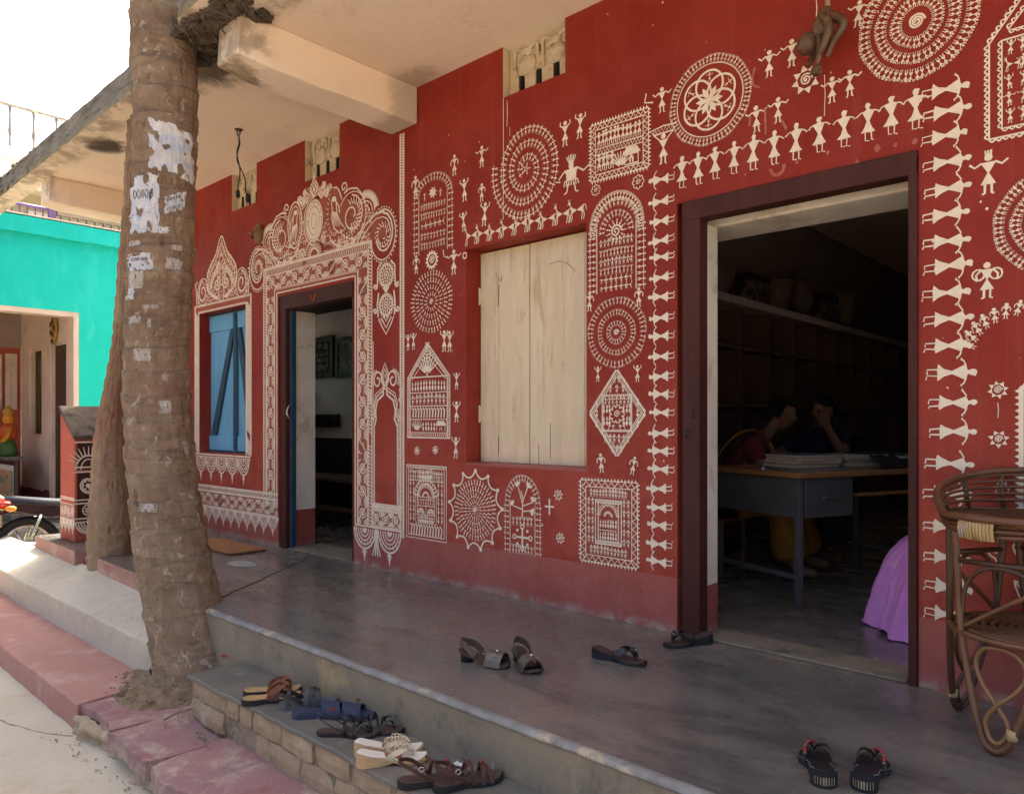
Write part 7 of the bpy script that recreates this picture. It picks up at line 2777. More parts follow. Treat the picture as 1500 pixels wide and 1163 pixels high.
        for e in (0, 1):
            m.tube([((s - .5) * L, sole_outline(s, W, s_)[e] * .97, top(s) + .001) for s in rim], .0022, 5)
        part(m, 'rim_piping', M['grey_rubber'], t)
        finish_shoe(t, loc, rz)


# ------------------------------------------------------------------ cane stool with a basket back
def build_cane_stool():
    cx, cy = -.385, -.265
    t = empty('cane_stool', (cx, cy, 0), 'dark cane stool with basket back and looped legs, by the right door jamb', 'stool')
    P3 = lambda a, r, z: (cx + r * math.cos(R(a)), cy + r * math.sin(R(a)), z)
    # legs: four hairpins, from the basket down to a tight loop
    for k, az in enumerate((-106, 158, 70, -18)):
        m = MB()
        pts = [P3(az - 40, .238, .70), P3(az - 36, .236, .50), P3(az - 31, .236, .34), P3(az - 20, .24, .18), P3(az - 12, .245, .075), P3(az - 7, .247, .028), P3(az, .249, .0125),
               P3(az + 7, .247, .028), P3(az + 12, .245, .075), P3(az + 20, .24, .18), P3(az + 31, .236, .34), P3(az + 36, .236, .50), P3(az + 40, .238, .70)]
        m.tube(smooth_path(pts, 6), .0115, 10)
        m.build('leg', M['cane_dark'] if k != 0 else M['cane'], t)
        # figure of eight laced between the poles
        m = MB()
        e = [P3(az, .222, .325), P3(az - 13, .222, .31), P3(az - 19, .224, .26), P3(az - 12, .226, .20), P3(az, .230, .145), P3(az + 8, .236, .095), P3(az + 5, .240, .050),
             P3(az, .242, .036), P3(az - 5, .240, .050), P3(az - 8, .236, .095), P3(az, .233, .150), P3(az + 12, .226, .20), P3(az + 19, .224, .26), P3(az + 13, .222, .31)]
        m.tube(smooth_path(e, 6, True), .0072, 8, True)
        m.build('loop', M['cane_light'] if k == 0 else M['cane_dark'], t)
        m = MB()
        q = Vector(P3(az + 11, .245, .075))
        m.tube([q + Vector((0, 0, -.014)), q, q + Vector((0, 0, .016))], .0155, 10)
        m.build('binding', M['binding'], t)
        # arched brace between the shelf and the basket
        m = MB()
        m.tube(smooth_path([P3(az - 33, .232, .38), P3(az - 29, .225, .50), P3(az - 14, .205, .562), P3(az + 14, .205, .562), P3(az + 29, .225, .50), P3(az + 33, .232, .38)], 6), .007, 8)
        m.build('brace', M['cane_dark'], t)
        m = MB()
        m.tube(smooth_path([P3(az - 32, .234, .36), P3(az, .19, .45), P3(az + 36, .236, .545)], 6), .008, 8)
        m.build('cross_brace', M['cane'], t)
        m = MB()
        m.tube([P3(az - 37.5, .236, .575), P3(az, .195, .580), P3(az + 37.5, .236, .585)], .0095, 8)
        m.build('rail', M['cane_dark'], t)
    # lower shelf: a coiled disc on cross sticks
    m = MB()
    pts = []
    for k in range(270):
        f = k / 269
        a = 2 * math.pi * 8 * f
        pts.append((cx + (.022 + .205 * f) * math.cos(a), cy + (.022 + .205 * f) * math.sin(a), .352 + .002 * math.sin(a * 5)))
    m.tube(pts, .0085, 6)
    m.build('shelf_coil', M['cane'], t)
    m = MB()
    for az in (-106, -61, -16, 29):
        m.tube([P3(az, .225, .338), P3(az + 180, .225, .338)], .007, 6)
    m.build('shelf_sticks', M['cane_dark'], t)
    m = MB()
    m.tube([P3(a, .236, .345) for a in range(0, 360, 9)], .0105, 8, True)
    m.build('shelf_ring', M['cane'], t)
    # seat
    m = MB()
    pts = []
    for k in range(320):
        f = k / 319
        a = 2 * math.pi * 10 * f
        pts.append((cx + (.02 + .22 * f) * math.cos(a), cy + (.02 + .22 * f) * math.sin(a), .700 + .012 * f))
    m.tube(pts, .0095, 6)
    m.build('seat_coil', M['cane_dark'], t)
    for k in range(4):
        m = MB()
        m.tube([P3(a, .252 + .007 * (k % 2) + .004 * math.sin(R(a * 3 + k * 90)), .678 + .013 * k + .004 * math.sin(R(a * 4 + k * 70))) for a in range(0, 360, 6)], .0075, 7, True)
        m.build('seat_band', M['cane'], t)
    m = MB()
    for k in range(11):
        a = -127 + k * 2.2
        m.tube([P3(a, .272, .664), P3(a, .279, .695), P3(a, .272, .728), P3(a, .244, .735), P3(a, .240, .695), P3(a, .244, .660)], .0056, 5, True)
    m.build('seat_binding', M['binding'], t)
    # basket back: ring that rises to the rear, hoops and stays
    def rail(a, f):
        d = math.cos(R(a - 92))                        # 1 at the back, -1 at the front
        zt = .728 + .130 * max(0, (d + .55) / 1.55) ** .65 if d > -.55 else .728
        return (cx + (.252 + .022 * f) * math.cos(R(a)), cy + (.252 + .022 * f) * math.sin(R(a)), .728 + (zt - .728) * f)
    m = MB()
    m.tube(smooth_path([rail(a, 1) for a in range(0, 360, 12)], 3, True), .0125, 10, True)
    m.build('back_rail', M['cane'], t)
    for f in (.18, .36, .54, .72, .88):
        m = MB()
        m.tube(smooth_path([rail(a, f) for a in range(-58, 183, 10)], 2), .0058, 6)
        m.build('back_hoop', M['cane'], t)
    for a in range(-50, 176, 28):
        m = MB()
        p, q = Vector(rail(a, 0)), Vector(rail(a, 1))
        m.tube([p + Vector((0, 0, -.03)), p.lerp(q, .5) + Vector((.004 * math.cos(R(a)), .004 * math.sin(R(a)), 0)), q], .0085, 8)
        m.build('back_stay', M['cane_dark'], t)


# ------------------------------------------------------------------ hanging things, mat, scraps
def build_small_things():
    # carved monkey hung head down from a rod
    x, z = wall_pt(1205, 60, -.10)
    t = empty('monkey_carving', (x, -.10, z), 'carved dark wooden monkey hanging head down above the right doorway', 'carving')
    J = [((1209, 14), .022), ((1208, 30), .040), ((1204, 46), .042), ((1196, 58), .036), ((1186, 66), .0), ]
    Q = lambda px, py, dy=0.0: (wall_pt(px, py, -.10)[0], -.10 + dy, wall_pt(px, py, -.10)[1])
    m = MB()
    m.tube(smooth_path([Q(1210, 12), Q(1209, 26), Q(1206, 42), Q(1198, 56), Q(1190, 64)], 6), [.018 + .026 * math.sin(math.pi * min(1, i / 24 * 1.05)) for i in range(25)], 14)
    m.build('torso', M['wood_carving'], t)
    m = MB()
    m.ball(Q(1186, 68, -.02), (.044, .042, .046), 18, 12)
    m.ball(Q(1180, 75, -.035), (.024, .026, .020), 12, 8)
    m.ball(Q(1197, 62, -.015), (.010, .012, .016), 8, 6)
    hd = m.build('head', M['wood_carving'], t)
    for pts, r, nm in (([Q(1202, 54, -.02), Q(1206, 72, -.04), Q(1203, 90, -.03), Q(1198, 104, -.03)], .013, 'arm'),
                       ([Q(1192, 62, .02), Q(1190, 82, .01), Q(1184, 98, -.01)], .012, 'arm'),
                       ([Q(1213, 22, 0), Q(1236, 34, -.03), Q(1238, 44, -.03), Q(1222, 66, -.02), Q(1212, 86, -.01)], .017, 'leg'),
                       ([Q(1209, 30, -.03), Q(1222, 48, -.06), Q(1214, 70, -.05), Q(1206, 84, -.04)], .017, 'leg')):
        m = MB()
        k = len(smooth_path(pts, 6))
        m.tube(smooth_path(pts, 6), [r * (1.15 - .45 * i / k) for i in range(k)], 10)
        m.build(nm, M['wood_carving'], t)
    m = MB()
    m.ball(Q(1200, 107, -.03), (.022, .018, .026), 12, 8)
    for k in range(4): m.tube([Q(1195 + k * 3.5, 107, -.04), Q(1194 + k * 3.7, 115, -.045)], .005, 6)
    m.build('hand', M['wood_carving'], t)
    m = MB()
    xr, zr = wall_pt(1212, 14, -.09)
    m.tube([(xr, -.09, zr - .02), (xr, -.09, zr + .28), (xr, -.06, 3.245)], .011, 8)
    tag(m.build('hanging_rod', M['rod']), 'pale bamboo rod holding up the monkey carving', 'rod')
    # mask beside the crest
    x, z = wall_pt(378, 343, -.03)
    t = empty('wooden_mask', (x, -.002, z), 'small carved brown mask on the red wall left of the crest', 'mask')
    m = MB()
    m.ball((x, -.03, z), (.055, .035, .085), 16, 10)
    m.tube([(x - .02, -.055, z + .02), (x - .025, -.085, z - .01)], [.012, .016], 8)
    m.build('face', M['wood_mask'], t)
    m = MB()
    for s in (-1, 1):
        m.ball((x + s * .024 - .005, -.058, z + .022), (.009, .006, .008), 8, 6)
    m.ball((x - .03, -.066, z - .032), (.014, .01, .009), 8, 6)
    m.build('features', M['void'], t)
    # bare lamp wires from a ceiling hook
    hx, hy = -5.34, -.46
    t = empty('lamp_wire', (hx, hy, 3.25), 'dangling black lamp wires with two bare holders under the veranda ceiling', 'lamp wire')
    m = MB()
    m.tube([(hx + .022 * math.cos(a), hy, 3.225 + .024 * math.sin(a)) for a in [6.28 * i / 12 for i in range(12)]], .005, 6, True)
    m.tube([(hx, hy, 3.25), (hx, hy, 3.244)], .03, 10)
    m.build('hook', M['iron'], t)
    rnd = random.Random(6)
    for (ex, ez, sgn) in ((0.0, -.44, -1), (.16, -.50, 1)):
        m = MB()
        pts = [Vector((hx, hy, 3.20))]
        for k in range(1, 9):
            f = k / 8
            pts.append(Vector((hx + ex * max(0, (f - .3) / .7) ** 1.4 + .012 * math.sin(f * 11 + sgn) * sgn, hy + .01 * math.cos(f * 9), 3.20 + ez * f)))
        m.tube(smooth_path(pts, 4), .0045, 6)
        m.build('wire', M['black_rubber'], t)
        m = MB()
        p = pts[-1]
        m.lathe([(.006, .03), (.013, .02), (.016, -.015), (.013, -.032), (.009, -.034)], p, 12)
        m.build('lamp_holder', M['black_rubber'], t)
    # door mat
    t = empty('door_mat', (-5.85, -.31, 0), 'orange coir mat on the veranda left of the left doorway', 'mat')
    m = MB()
    n = 40
    m.box(-6.30, -5.46, -.47, -.17, .0015, .022)
    m.build('pad', M['coir'], t, bevel=.008)
    m = MB()
    rnd = random.Random(9)
    for k in range(520):
        e = rnd.random()
        if e < .6: x, y = rnd.uniform(-6.3, -5.46), -.47
        else: x, y = -5.46, rnd.uniform(-.47, -.17)
        a = rnd.uniform(0, 6.28)
        m.tube([(x, y, .012), (x + .012 * math.cos(a) + (.008 if e >= .6 else 0), y + .012 * math.sin(a) - (.008 if e < .6 else 0), rnd.uniform(.003, .022))], .0016, 3)
    o = m.build('fringe', M['coir'], t)
    o['kind'] = 'stuff'
    # scraps: foil at the palm's foot, paper on the ledge and the lane, twig
    def scrap(name, lab, cat, loc, s, mat, seed):
        m = MB()
        rr = random.Random(seed)
        n = 6
        vs_ = [(loc[0] + (i / n - .5) * s * 2, loc[1] + (j / 3 - .5) * s, loc[2] + .003 + .012 * abs(noise.noise(Vector((i * .7 + seed, j * .9, 0))))) for j in range(4) for i in range(n + 1)]
        m.add(vs_, [(j * (n + 1) + i, j * (n + 1) + i + 1, (j + 1) * (n + 1) + i + 1, (j + 1) * (n + 1) + i) for j in range(3) for i in range(n)])
        o = m.build(name, mat)
        sm = o.modifiers.new('thick', 'SOLIDIFY')
        sm.thickness = .001
        base_at(o, loc)
        tag(o, lab, cat)
    scrap('paper_scrap', 'crumpled white scrap of paper on the pale ledge left of the palm', 'paper scrap', (-4.53, -1.40, -.166), .028, M['litter_white'], 1)
    scrap('foil_scrap', 'torn red and white foil packet at the thick palm\'s foot', 'wrapper', (-3.70, -1.38, -.188), .026, M['litter_red'], 5)
    scrap('paper_scrap', 'tiny pale paper scrap by the dark sandals at the picture\'s foot', 'paper scrap', (-1.92, -1.39, -.188), .022, M['litter_white'], 8)
    for k, (p, q) in enumerate((((-3.36, -1.68, -.39), (-3.15, -1.72, -.385)), ((-3.62, -1.72, -.392), (-3.52, -1.63, -.34)))):
        m = MB()
        p, q = Vector(p), Vector(q)
        m.tube(smooth_path([p, p.lerp(q, .4) + Vector((0, .015, .012)), p.lerp(q, .7) + Vector((0, -.01, .004)), q], 5), [.004 - .002 * i / 15 for i in range(16)], 5)
        o = base_at(m.build('twig', M['bark']), p)
        tag(o, ['dry twig lying on the purple slab by the bricks', 'dry twig leaning on the end of the brick step'][k], 'twig')


# ------------------------------------------------------------------ people
def skin_mesh(name, joints, edges, mat, parent, sub=2):
    me = bpy.data.meshes.new(name)
    names = list(joints)
    idx = {n: i for i, n in enumerate(names)}
    o0 = origin(parent)
    me.from_pydata([tuple(Vector(joints[n][0]) - o0) for n in names], [(idx[a], idx[b]) for a, b in edges], [])
    ob = bpy.data.objects.new(name, me)
    COL.objects.link(ob)
    ob.parent = parent
    md = ob.modifiers.new('skin', 'SKIN')
    md.use_smooth_shade = True
    for n in names:
        r = joints[n][1]
        r = (r, r) if isinstance(r, (int, float)) else r
        me.skin_vertices[0].data[idx[n]].radius = r
        me.skin_vertices[0].data[idx[n]].use_root = (n == names[0])
    s = ob.modifiers.new('sub', 'SUBSURF')
    s.levels = s.render_levels = sub
    bpy.context.view_layer.update()
    dg = bpy.context.evaluated_depsgraph_get()
    new = bpy.data.meshes.new_from_object(ob.evaluated_get(dg))
    ob.modifiers.clear()
    ob.data = new
    new.materials.clear()
    new.materials.append(mat)
    new.polygons.foreach_set('use_smooth', [True] * len(new.polygons))
    return ob


def add_hand(J, E, wrist, tag_, fwd, side, up, curl=.5, s=1.0):
    """a palm and five separate fingers from a wrist joint"""
    w = Vector(J[wrist][0])
    f, sd, u = Vector(fwd).normalized(), Vector(side).normalized(), Vector(up).normalized()
    J[tag_ + 'palm'] = (w + f * .045 * s, (.034 * s, .016 * s))
    E.append((wrist, tag_ + 'palm'))
    for k, (o, L) in enumerate(((-.026, .062), (-.009, .075), (.009, .080), (.026, .070))):
        prev = tag_ + 'palm'
        base = w + f * .085 * s + sd * o * s
        for j in range(3):
            q = j / 2
            n = f'{tag_}f{k}{j}'
            J[n] = (base + f * L * q * s * (1 - .35 * curl * q) - u * L * curl * q * q * .8 * s, .0095 * s * (1 - .15 * q))
            E.append((prev, n))
            prev = n
    p = tag_ + 'palm'
    for j, (a, b, c) in enumerate(((.035, -.040, -.005), (.062, -.054, -.012), (.082, -.052, -.018))):
        n = f'{tag_}t{j}'
        J[n] = (w + f * a * s + sd * b * s + u * c * s, .0105 * s)
        E.append((p, n))
        p = n


def face(parent, c, fwd, up, s=1.0):
    """head with brow, nose, lips, ears on top of the body's neck: joined as one closed mesh of its own"""
    f, u = Vector(fwd).normalized(), Vector(up).normalized()
    r = f.cross(u).normalized()
    u = r.cross(f).normalized()
    Mx = Matrix((r, f, u)).transposed().to_4x4()
    Mx.translation = Vector(c)
    m = MB()
    n, k = 24, 18
    vs_ = []
    for i in range(k + 1):
        th = math.pi * i / k
        for j in range(n):
            a = 2 * math.pi * j / n
            x, y, z = .072 * math.sin(th) * math.cos(a), .092 * math.sin(th) * math.sin(a), -.112 * math.cos(th)
            if y > 0:
                if z < -.02: y *= .93
                if abs(x) < .022: y += .020 * math.exp(-((z + .012) / .020) ** 2) * (1 - abs(x) / .022)     # nose
                y += .006 * math.exp(-((z + .052) / .010) ** 2) * max(0, 1 - abs(x) / .03)                    # lips
                for e in (-.030, .030): y -= .010 * math.exp(-((x - e) / .015) ** 2 - ((z - .012) / .013) ** 2)  # eye sockets
                y += .005 * math.exp(-((z - .034) / .012) ** 2) * max(0, 1 - abs(x) / .055)
            if z < -.04: x *= 1 - (-.04 - z) * 4.2
            vs_.append(Mx @ (Vector((x, y, z)) * s))
    m.add(vs_, [(i * n + j, i * n + (j + 1) % n, (i + 1) * n + (j + 1) % n, (i + 1) * n + j) for i in range(k) for j in range(n)], 0, True)
    for e in (-1, 1):
        m.ball(Mx @ Vector((e * .073 * s, -.008 * s, 0)), (.010 * s, .018 * s, .030 * s), 8, 6, 0, Mx.to_3x3().to_4x4())
    hd = m.build('head', M['skin'], parent)
    m = MB()
    for e in (-.030, .030): m.ball(Mx @ (Vector((e, .078, .012)) * s), .010 * s, 8, 6)
    m.build('eyes', M['hair'], hd)
    m = MB()
    vs_ = []
    for i in range(k + 1):
        th = math.pi * (.0 + .62 * i / k)
        for j in range(n):
            a = 2 * math.pi * j / n
            x, y, z = .083 * math.sin(th) * math.cos(a), .100 * math.sin(th) * math.sin(a) - .012, .122 * math.cos(th)
            if y > -.02: z = max(z, .050 + .03 * (1 - abs(x) / .083))
            vs_.append(Mx @ (Vector((x, y, z)) * s))
    m.add(vs_, [(i * n + j, i * n + (j + 1) % n, (i + 1) * n + (j + 1) % n, (i + 1) * n + j) for i in range(k) for j in range(n)], 0, True)
    m.ball(Mx @ (Vector((0, -.105, -.03)) * s), (.050 * s, .042 * s, .050 * s), 12, 8)
    m.build('hair', M['hair'], hd)
    return hd


def seated_person(label, hip, chest, neck, headc, look, sh_l, el_l, wr_l, sh_r, el_r, wr_r, kn_l, an_l, kn_r, an_r, hands, cloth, blouse, drape):
    t = empty('person', (hip[0], hip[1], 0), label, 'person')
    V = Vector
    J = {'hip': (V(hip), (.135, .115)), 'waist': (V(hip).lerp(V(chest), .5), (.115, .095)), 'chest': (V(chest), (.125, .10)), 'neck0': (V(chest).lerp(V(neck), .75), (.07, .06)), 'neck': (V(neck), .046),
         'skull': (V(neck).lerp(V(headc), .8), .052)}
    E = [('hip', 'waist'), ('waist', 'chest'), ('chest', 'neck0'), ('neck0', 'neck'), ('neck', 'skull')]
    for s, (a, b, c, k, an) in (('l', (sh_l, el_l, wr_l, kn_l, an_l)), ('r', (sh_r, el_r, wr_r, kn_r, an_r))):
        J['sh' + s] = (V(a), .058)
        J['el' + s] = (V(b), .041)
        J['wr' + s] = (V(c), (.028, .022))
        E += [('chest', 'sh' + s), ('sh' + s, 'el' + s), ('el' + s, 'wr' + s)]
        J['kn' + s] = (V(k), .068)
        J['an' + s] = (V(an), .042)
        J['to' + s] = (V(an) + (V(k) - V(hip)).normalized() * .15 + V((0, 0, -.03)), .03)
        E += [('hip', 'kn' + s), ('kn' + s, 'an' + s), ('an' + s, 'to' + s)]
    for s, (f, sd, u, c) in hands.items(): add_hand(J, E, 'wr' + s, 'h' + s, f, sd, u, c)
    skin_mesh('body', J, E, M['skin'], t)
    # blouse and wrap follow the same joints, a little thicker
    B = {k: (v[0], tuple(q + .012 for q in (v[1] if isinstance(v[1], tuple) else (v[1], v[1])))) for k, v in J.items() if k in ('chest', 'waist', 'hip', 'shl', 'shr', 'neck0')}
    for s in 'lr': B['mid' + s] = (J['sh' + s][0].lerp(J['el' + s][0], .72), (.060, .060))
    skin_mesh('blouse', B, [('chest', 'waist'), ('waist', 'hip'), ('chest', 'neck0'), ('chest', 'shl'), ('chest', 'shr'), ('shl', 'midl'), ('shr', 'midr')], blouse, t)
    S = {'hip': (J['hip'][0], (.17, .15)), 'knl': (J['knl'][0], .115), 'knr': (J['knr'][0], .115), 'hl': (J['knl'][0].lerp(J['anl'][0], .55), .13), 'hr': (J['knr'][0].lerp(J['anr'][0], .55), .13),
         'bl': (J['knl'][0].lerp(J['anl'][0], .95), .14), 'br': (J['knr'][0].lerp(J['anr'][0], .95), .14)}
    skin_mesh('sari', S, [('hip', 'knl'), ('hip', 'knr'), ('knl', 'hl'), ('knr', 'hr'), ('hl', 'bl'), ('hr', 'br')], cloth, t)
    m = MB()
    c, h, n0 = V(chest), V(hip), V(neck)
    sh = V(sh_l)
    bx = (V(sh_r) - V(sh_l)).normalized()
    fw = V(look)
    fw.z = 0
    fw.normalize()
    path = smooth_path([V(sh_r).lerp(h, .75) + fw * .14, c + fw * .145 - V((0, 0, .06)), sh + fw * .07 + V((0, 0, .055)), sh - fw * .075 + V((0, 0, .03)), sh.lerp(h, .4) - fw * .155 + bx * .03, sh.lerp(h, .95) - fw * .17 + bx * .06], 6)
    m.ribbon(path, bx + V((0, 0, .3)), .20, .008)
    dr = m.build('drape', drape, t, smooth=True)
    face(t, headc, look, V(headc) - V(neck) + V((0, 0, .08)))
    return t


def build_people():
    seated_person('woman in red blouse and gold sari bent over papers at the desk', (-2.44, 1.56, .50), (-2.25, 1.66, .84), (-2.17, 1.80, .97), (-2.11, 1.88, 1.085), (.72, .62, -.25),
                  (-2.36, 1.80, .88), (-2.16, 1.98, .78), (-1.97, 1.95, .785), (-2.16, 1.52, .87), (-2.07, 1.46, .70), (-1.93, 1.60, .795),
                  (-2.02, 1.86, .50), (-1.96, 1.92, .08), (-2.00, 1.62, .50), (-1.92, 1.60, .08),
                  {'r': ((.75, .55, .1), (.5, -.8, 0), (0, 0, 1), .6), 'l': ((.8, -.3, 0), (-.3, -.8, 0), (0, 0, 1), .5)}, M['sari_gold'], M['sari_red'], M['sari_gold'])
    seated_person('dark clad woman resting her hand against her face behind the papers', (-2.22, 2.80, .50), (-2.14, 2.66, .86), (-2.10, 2.56, 1.0), (-2.06, 2.50, 1.12), (-.35, -.85, -.15),
                  (-1.95, 2.62, .90), (-1.86, 2.34, .80), (-1.95, 2.30, .98), (-2.32, 2.56, .90), (-2.36, 2.34, .76), (-2.22, 2.18, .80),
                  (-1.98, 2.44, .50), (-1.95, 2.40, .08), (-2.2, 2.36, .50), (-2.18, 2.34, .08),
                  {'l': ((-.35, .25, .9), (.7, .5, 0), (-.5, -.8, 0), .7), 'r': ((.6, -.7, 0), (.7, .6, 0), (0, 0, 1), .5)}, M['sari_navy'], M['sari_navy'], M['sari_navy'])
    # purple sari at the right of the doorway: a woman sitting on the floor, her back to the jamb
    t = seated_person('person in purple sari sitting on the floor, half hidden by the right jamb', (-.62, 1.05, .14), (-.60, 1.10, .48), (-.58, 1.14, .62), (-.56, 1.17, .74), (.4, .8, -.1),
                      (-.76, 1.16, .52), (-.80, 1.28, .32), (-.66, 1.40, .28), (-.44, 1.06, .52), (-.36, 1.2, .32), (-.42, 1.38, .28),
                      (-.86, 1.38, .14), (-.60, 1.52, .08), (-.34, 1.40, .14), (-.6, 1.46, .08),
                      {'l': ((.6, .5, -.3), (.5, -.6, 0), (0, 0, 1), .5), 'r': ((-.3, .9, -.2), (.8, .2, 0), (0, 0, 1), .5)}, M['sari_purple'], M['sari_purple'], M['sari_purple'])
    m = MB()
    n, k = 220, 26
    vs_ = []
    for i in range(k + 1):
        f = i / k
        for j in range(n):
            a = 2 * math.pi * j / n
            fold = 1 + .045 * f * math.sin(a * 9 + 2 * math.sin(a * 2)) + .028 * f * math.sin(a * 21 + f * 3 + 2 * math.sin(a * 3)) + .012 * math.sin(a * 43 + 5 * f) + .02 * noise.noise(Vector((math.cos(a) * 4, math.sin(a) * 4, f * 5)))
            r = (.10 + .40 * math.sin(f * math.pi / 2) ** .85) * fold * (1 + .07 * max(0, f - .85) / .15)
            x = -.755 + r * math.cos(a) * (1.02 + .05 * math.cos(a))
            y = 1.00 + r * .86 * math.sin(a)
            z = .50 * (1 - f ** 2.1) + .004
            if f > .93: z = max(.004, .012 + .012 * math.sin(a * 13))
            vs_.append((x, y, z))
    m.add(vs_, [(i * n + j, i * n + (j + 1) % n, (i + 1) * n + (j + 1) % n, (i + 1) * n + j) for i in range(k) for j in range(n)], 0, True)
    m.build('sari_skirt', M['sari_purple'], t)


def build_desk():
    c0 = Vector((-1.585, .835, 0))
    a = Vector((-.925, .38, 0)).normalized()
    b = Vector((.40, .917, 0)).normalized()
    b = (b - a * b.dot(a)).normalized()
    Mx = Matrix((a, b, Vector((0, 0, 1)))).transposed().to_4x4()
    Mx.translation = c0
    t = empty('desk', c0 + a * .36 + b * .65, 'grey steel desk with orange laminate top inside the right doorway', 'desk')
    A, B = .74, 1.30
    bx = lambda m, x0, x1, y0, y1, z0, z1, mi=0: m.box(x0, x1, y0, y1, z0, z1, mi, Mx)
    m = MB(); bx(m, -.02, A + .02, -.02, B + .02, .722, .752); m.build('desk_top', M['desk_top'], t, bevel=.004)
    for (x, y) in ((0, 0), (A - .035, 0), (0, B - .035), (A - .035, B - .035)):
        m = MB(); bx(m, x, x + .035, y, y + .035, 0, .7215); m.build('leg', M['steel'], t, bevel=.004)
    m = MB(); bx(m, .036, A - .036, .004, .018, .50, .7210); m.build('end_panel', M['steel'], t, bevel=.003)
    m = MB(); bx(m, .004, .40, .055, .42, .50, .7210); dr = m.build('drawer_box', M['steel'], t, bevel=.004)
    m = MB(); bx(m, -.012, .0035, .18, .28, .60, .615); m.build('handle', M['steel'], dr, bevel=.003)
    m = MB(); bx(m, .03, A - .03, .50, B - .06, .60, .618); m.build('keyboard_tray', M['desk_top'], t, bevel=.003)
    for y in (.012, B - .022):
        m = MB(); bx(m, .036, A - .036, y, y + .012, .16, .19); m.build('stretcher', M['steel'], t, bevel=.003)
    # stacks of registers and papers: every register its own thing
    rnd = random.Random(31)
    P = lambda x, y, z: Mx @ Vector((x, y, z))

    def pile(x, y, n, w, d, lab, z0=.7525):
        z = z0
        for k in range(n):
            h = rnd.uniform(.012, .024)
            ang = rnd.uniform(-.10, .10)
            loc = P(x + rnd.uniform(-.01, .01), y + rnd.uniform(-.012, .012), z)
            ordn = ['lowest', 'second', 'third', 'fourth', 'fifth', 'sixth', 'seventh'][k] if k < n - 1 else 'topmost'
            t = empty('register', (0, 0, 0), f'{ordn} register of the {lab} on the desk', 'register', 'registers piled on the desk')
            m = MB(); m.box(-w / 2 + .004, w / 2 - .004, -d / 2 + .004, d / 2 - .004, .0022, h - .0022); m.build('pages', M['page'], t, local=True)
            m = MB(); m.box(-w / 2, w / 2, -d / 2, d / 2, 0, .0020); m.box(-w / 2, w / 2, -d / 2, d / 2, h - .0020, h)
            m.build('cover', M[rnd.choice(('cover_brown', 'cover_blue', 'cover_brown', 'page'))], t, local=True)
            t.location = loc
            t.rotation_euler = (0, 0, math.atan2(a.y, a.x) + ang)
            z += h + .0006
        return z
    pile(.24, .28, 5, .27, .34, 'nearest pile')
    pile(.22, .66, 5, .25, .33, 'middle pile')
    pile(.20, 1.02, 4, .30, .30, 'farthest pile')
    m = MB()
    vs_ = []
    for i in range(9):
        for j in range(9):
            x, y = -.0 + .28 * i / 8, .66 + .30 * j / 8
            z = .83 + .015 * noise.noise(Vector((i * .6, j * .6, 1)))
            if i < 3: z -= (3 - i) * .022
            vs_.append(P(x, y, z + .012))
    m.add(vs_, [(i * 9 + j, i * 9 + j + 1, (i + 1) * 9 + j + 1, (i + 1) * 9 + j) for i in range(8) for j in range(8)], 0, True)
    o = m.build('black_cloth', M['cloth_black'])
    sm = o.modifiers.new('thick', 'SOLIDIFY'); sm.thickness = .006
    base_at(o, P(.14, .8, .80))
    tag(o, 'black cloth thrown over the middle of the registers', 'cloth')
    t = empty('desk_bell', P(.30, .03, .7525), 'small shiny desk bell near the desk corner', 'bell')
    m = MB(); m.lathe([(.020, 0), (.019, .006), (.012, .018), (.003, .022)], P(.30, .03, .7525), 14); m.build('dome', M['silver'], t)
    # chairs under the two women
    for (x, y, lab) in ((-2.47, 1.52, 'dark chair under the woman in the gold sari'), (-2.24, 2.84, 'dark chair under the woman behind the papers')):
        t = empty('chair', (x, y, 0), lab, 'chair')
        m = MB(); m.box(x - .2, x + .2, y - .2, y + .2, .36, .39); m.build('seat', M['rack'], t, bevel=.008)
        for sx in (-.18, .15):
            for sy in (-.18, .15):
                m = MB(); m.box(x + sx, x + sx + .03, y + sy, y + sy + .03, 0, .3595); m.build('leg', M['rack'], t, bevel=.003)


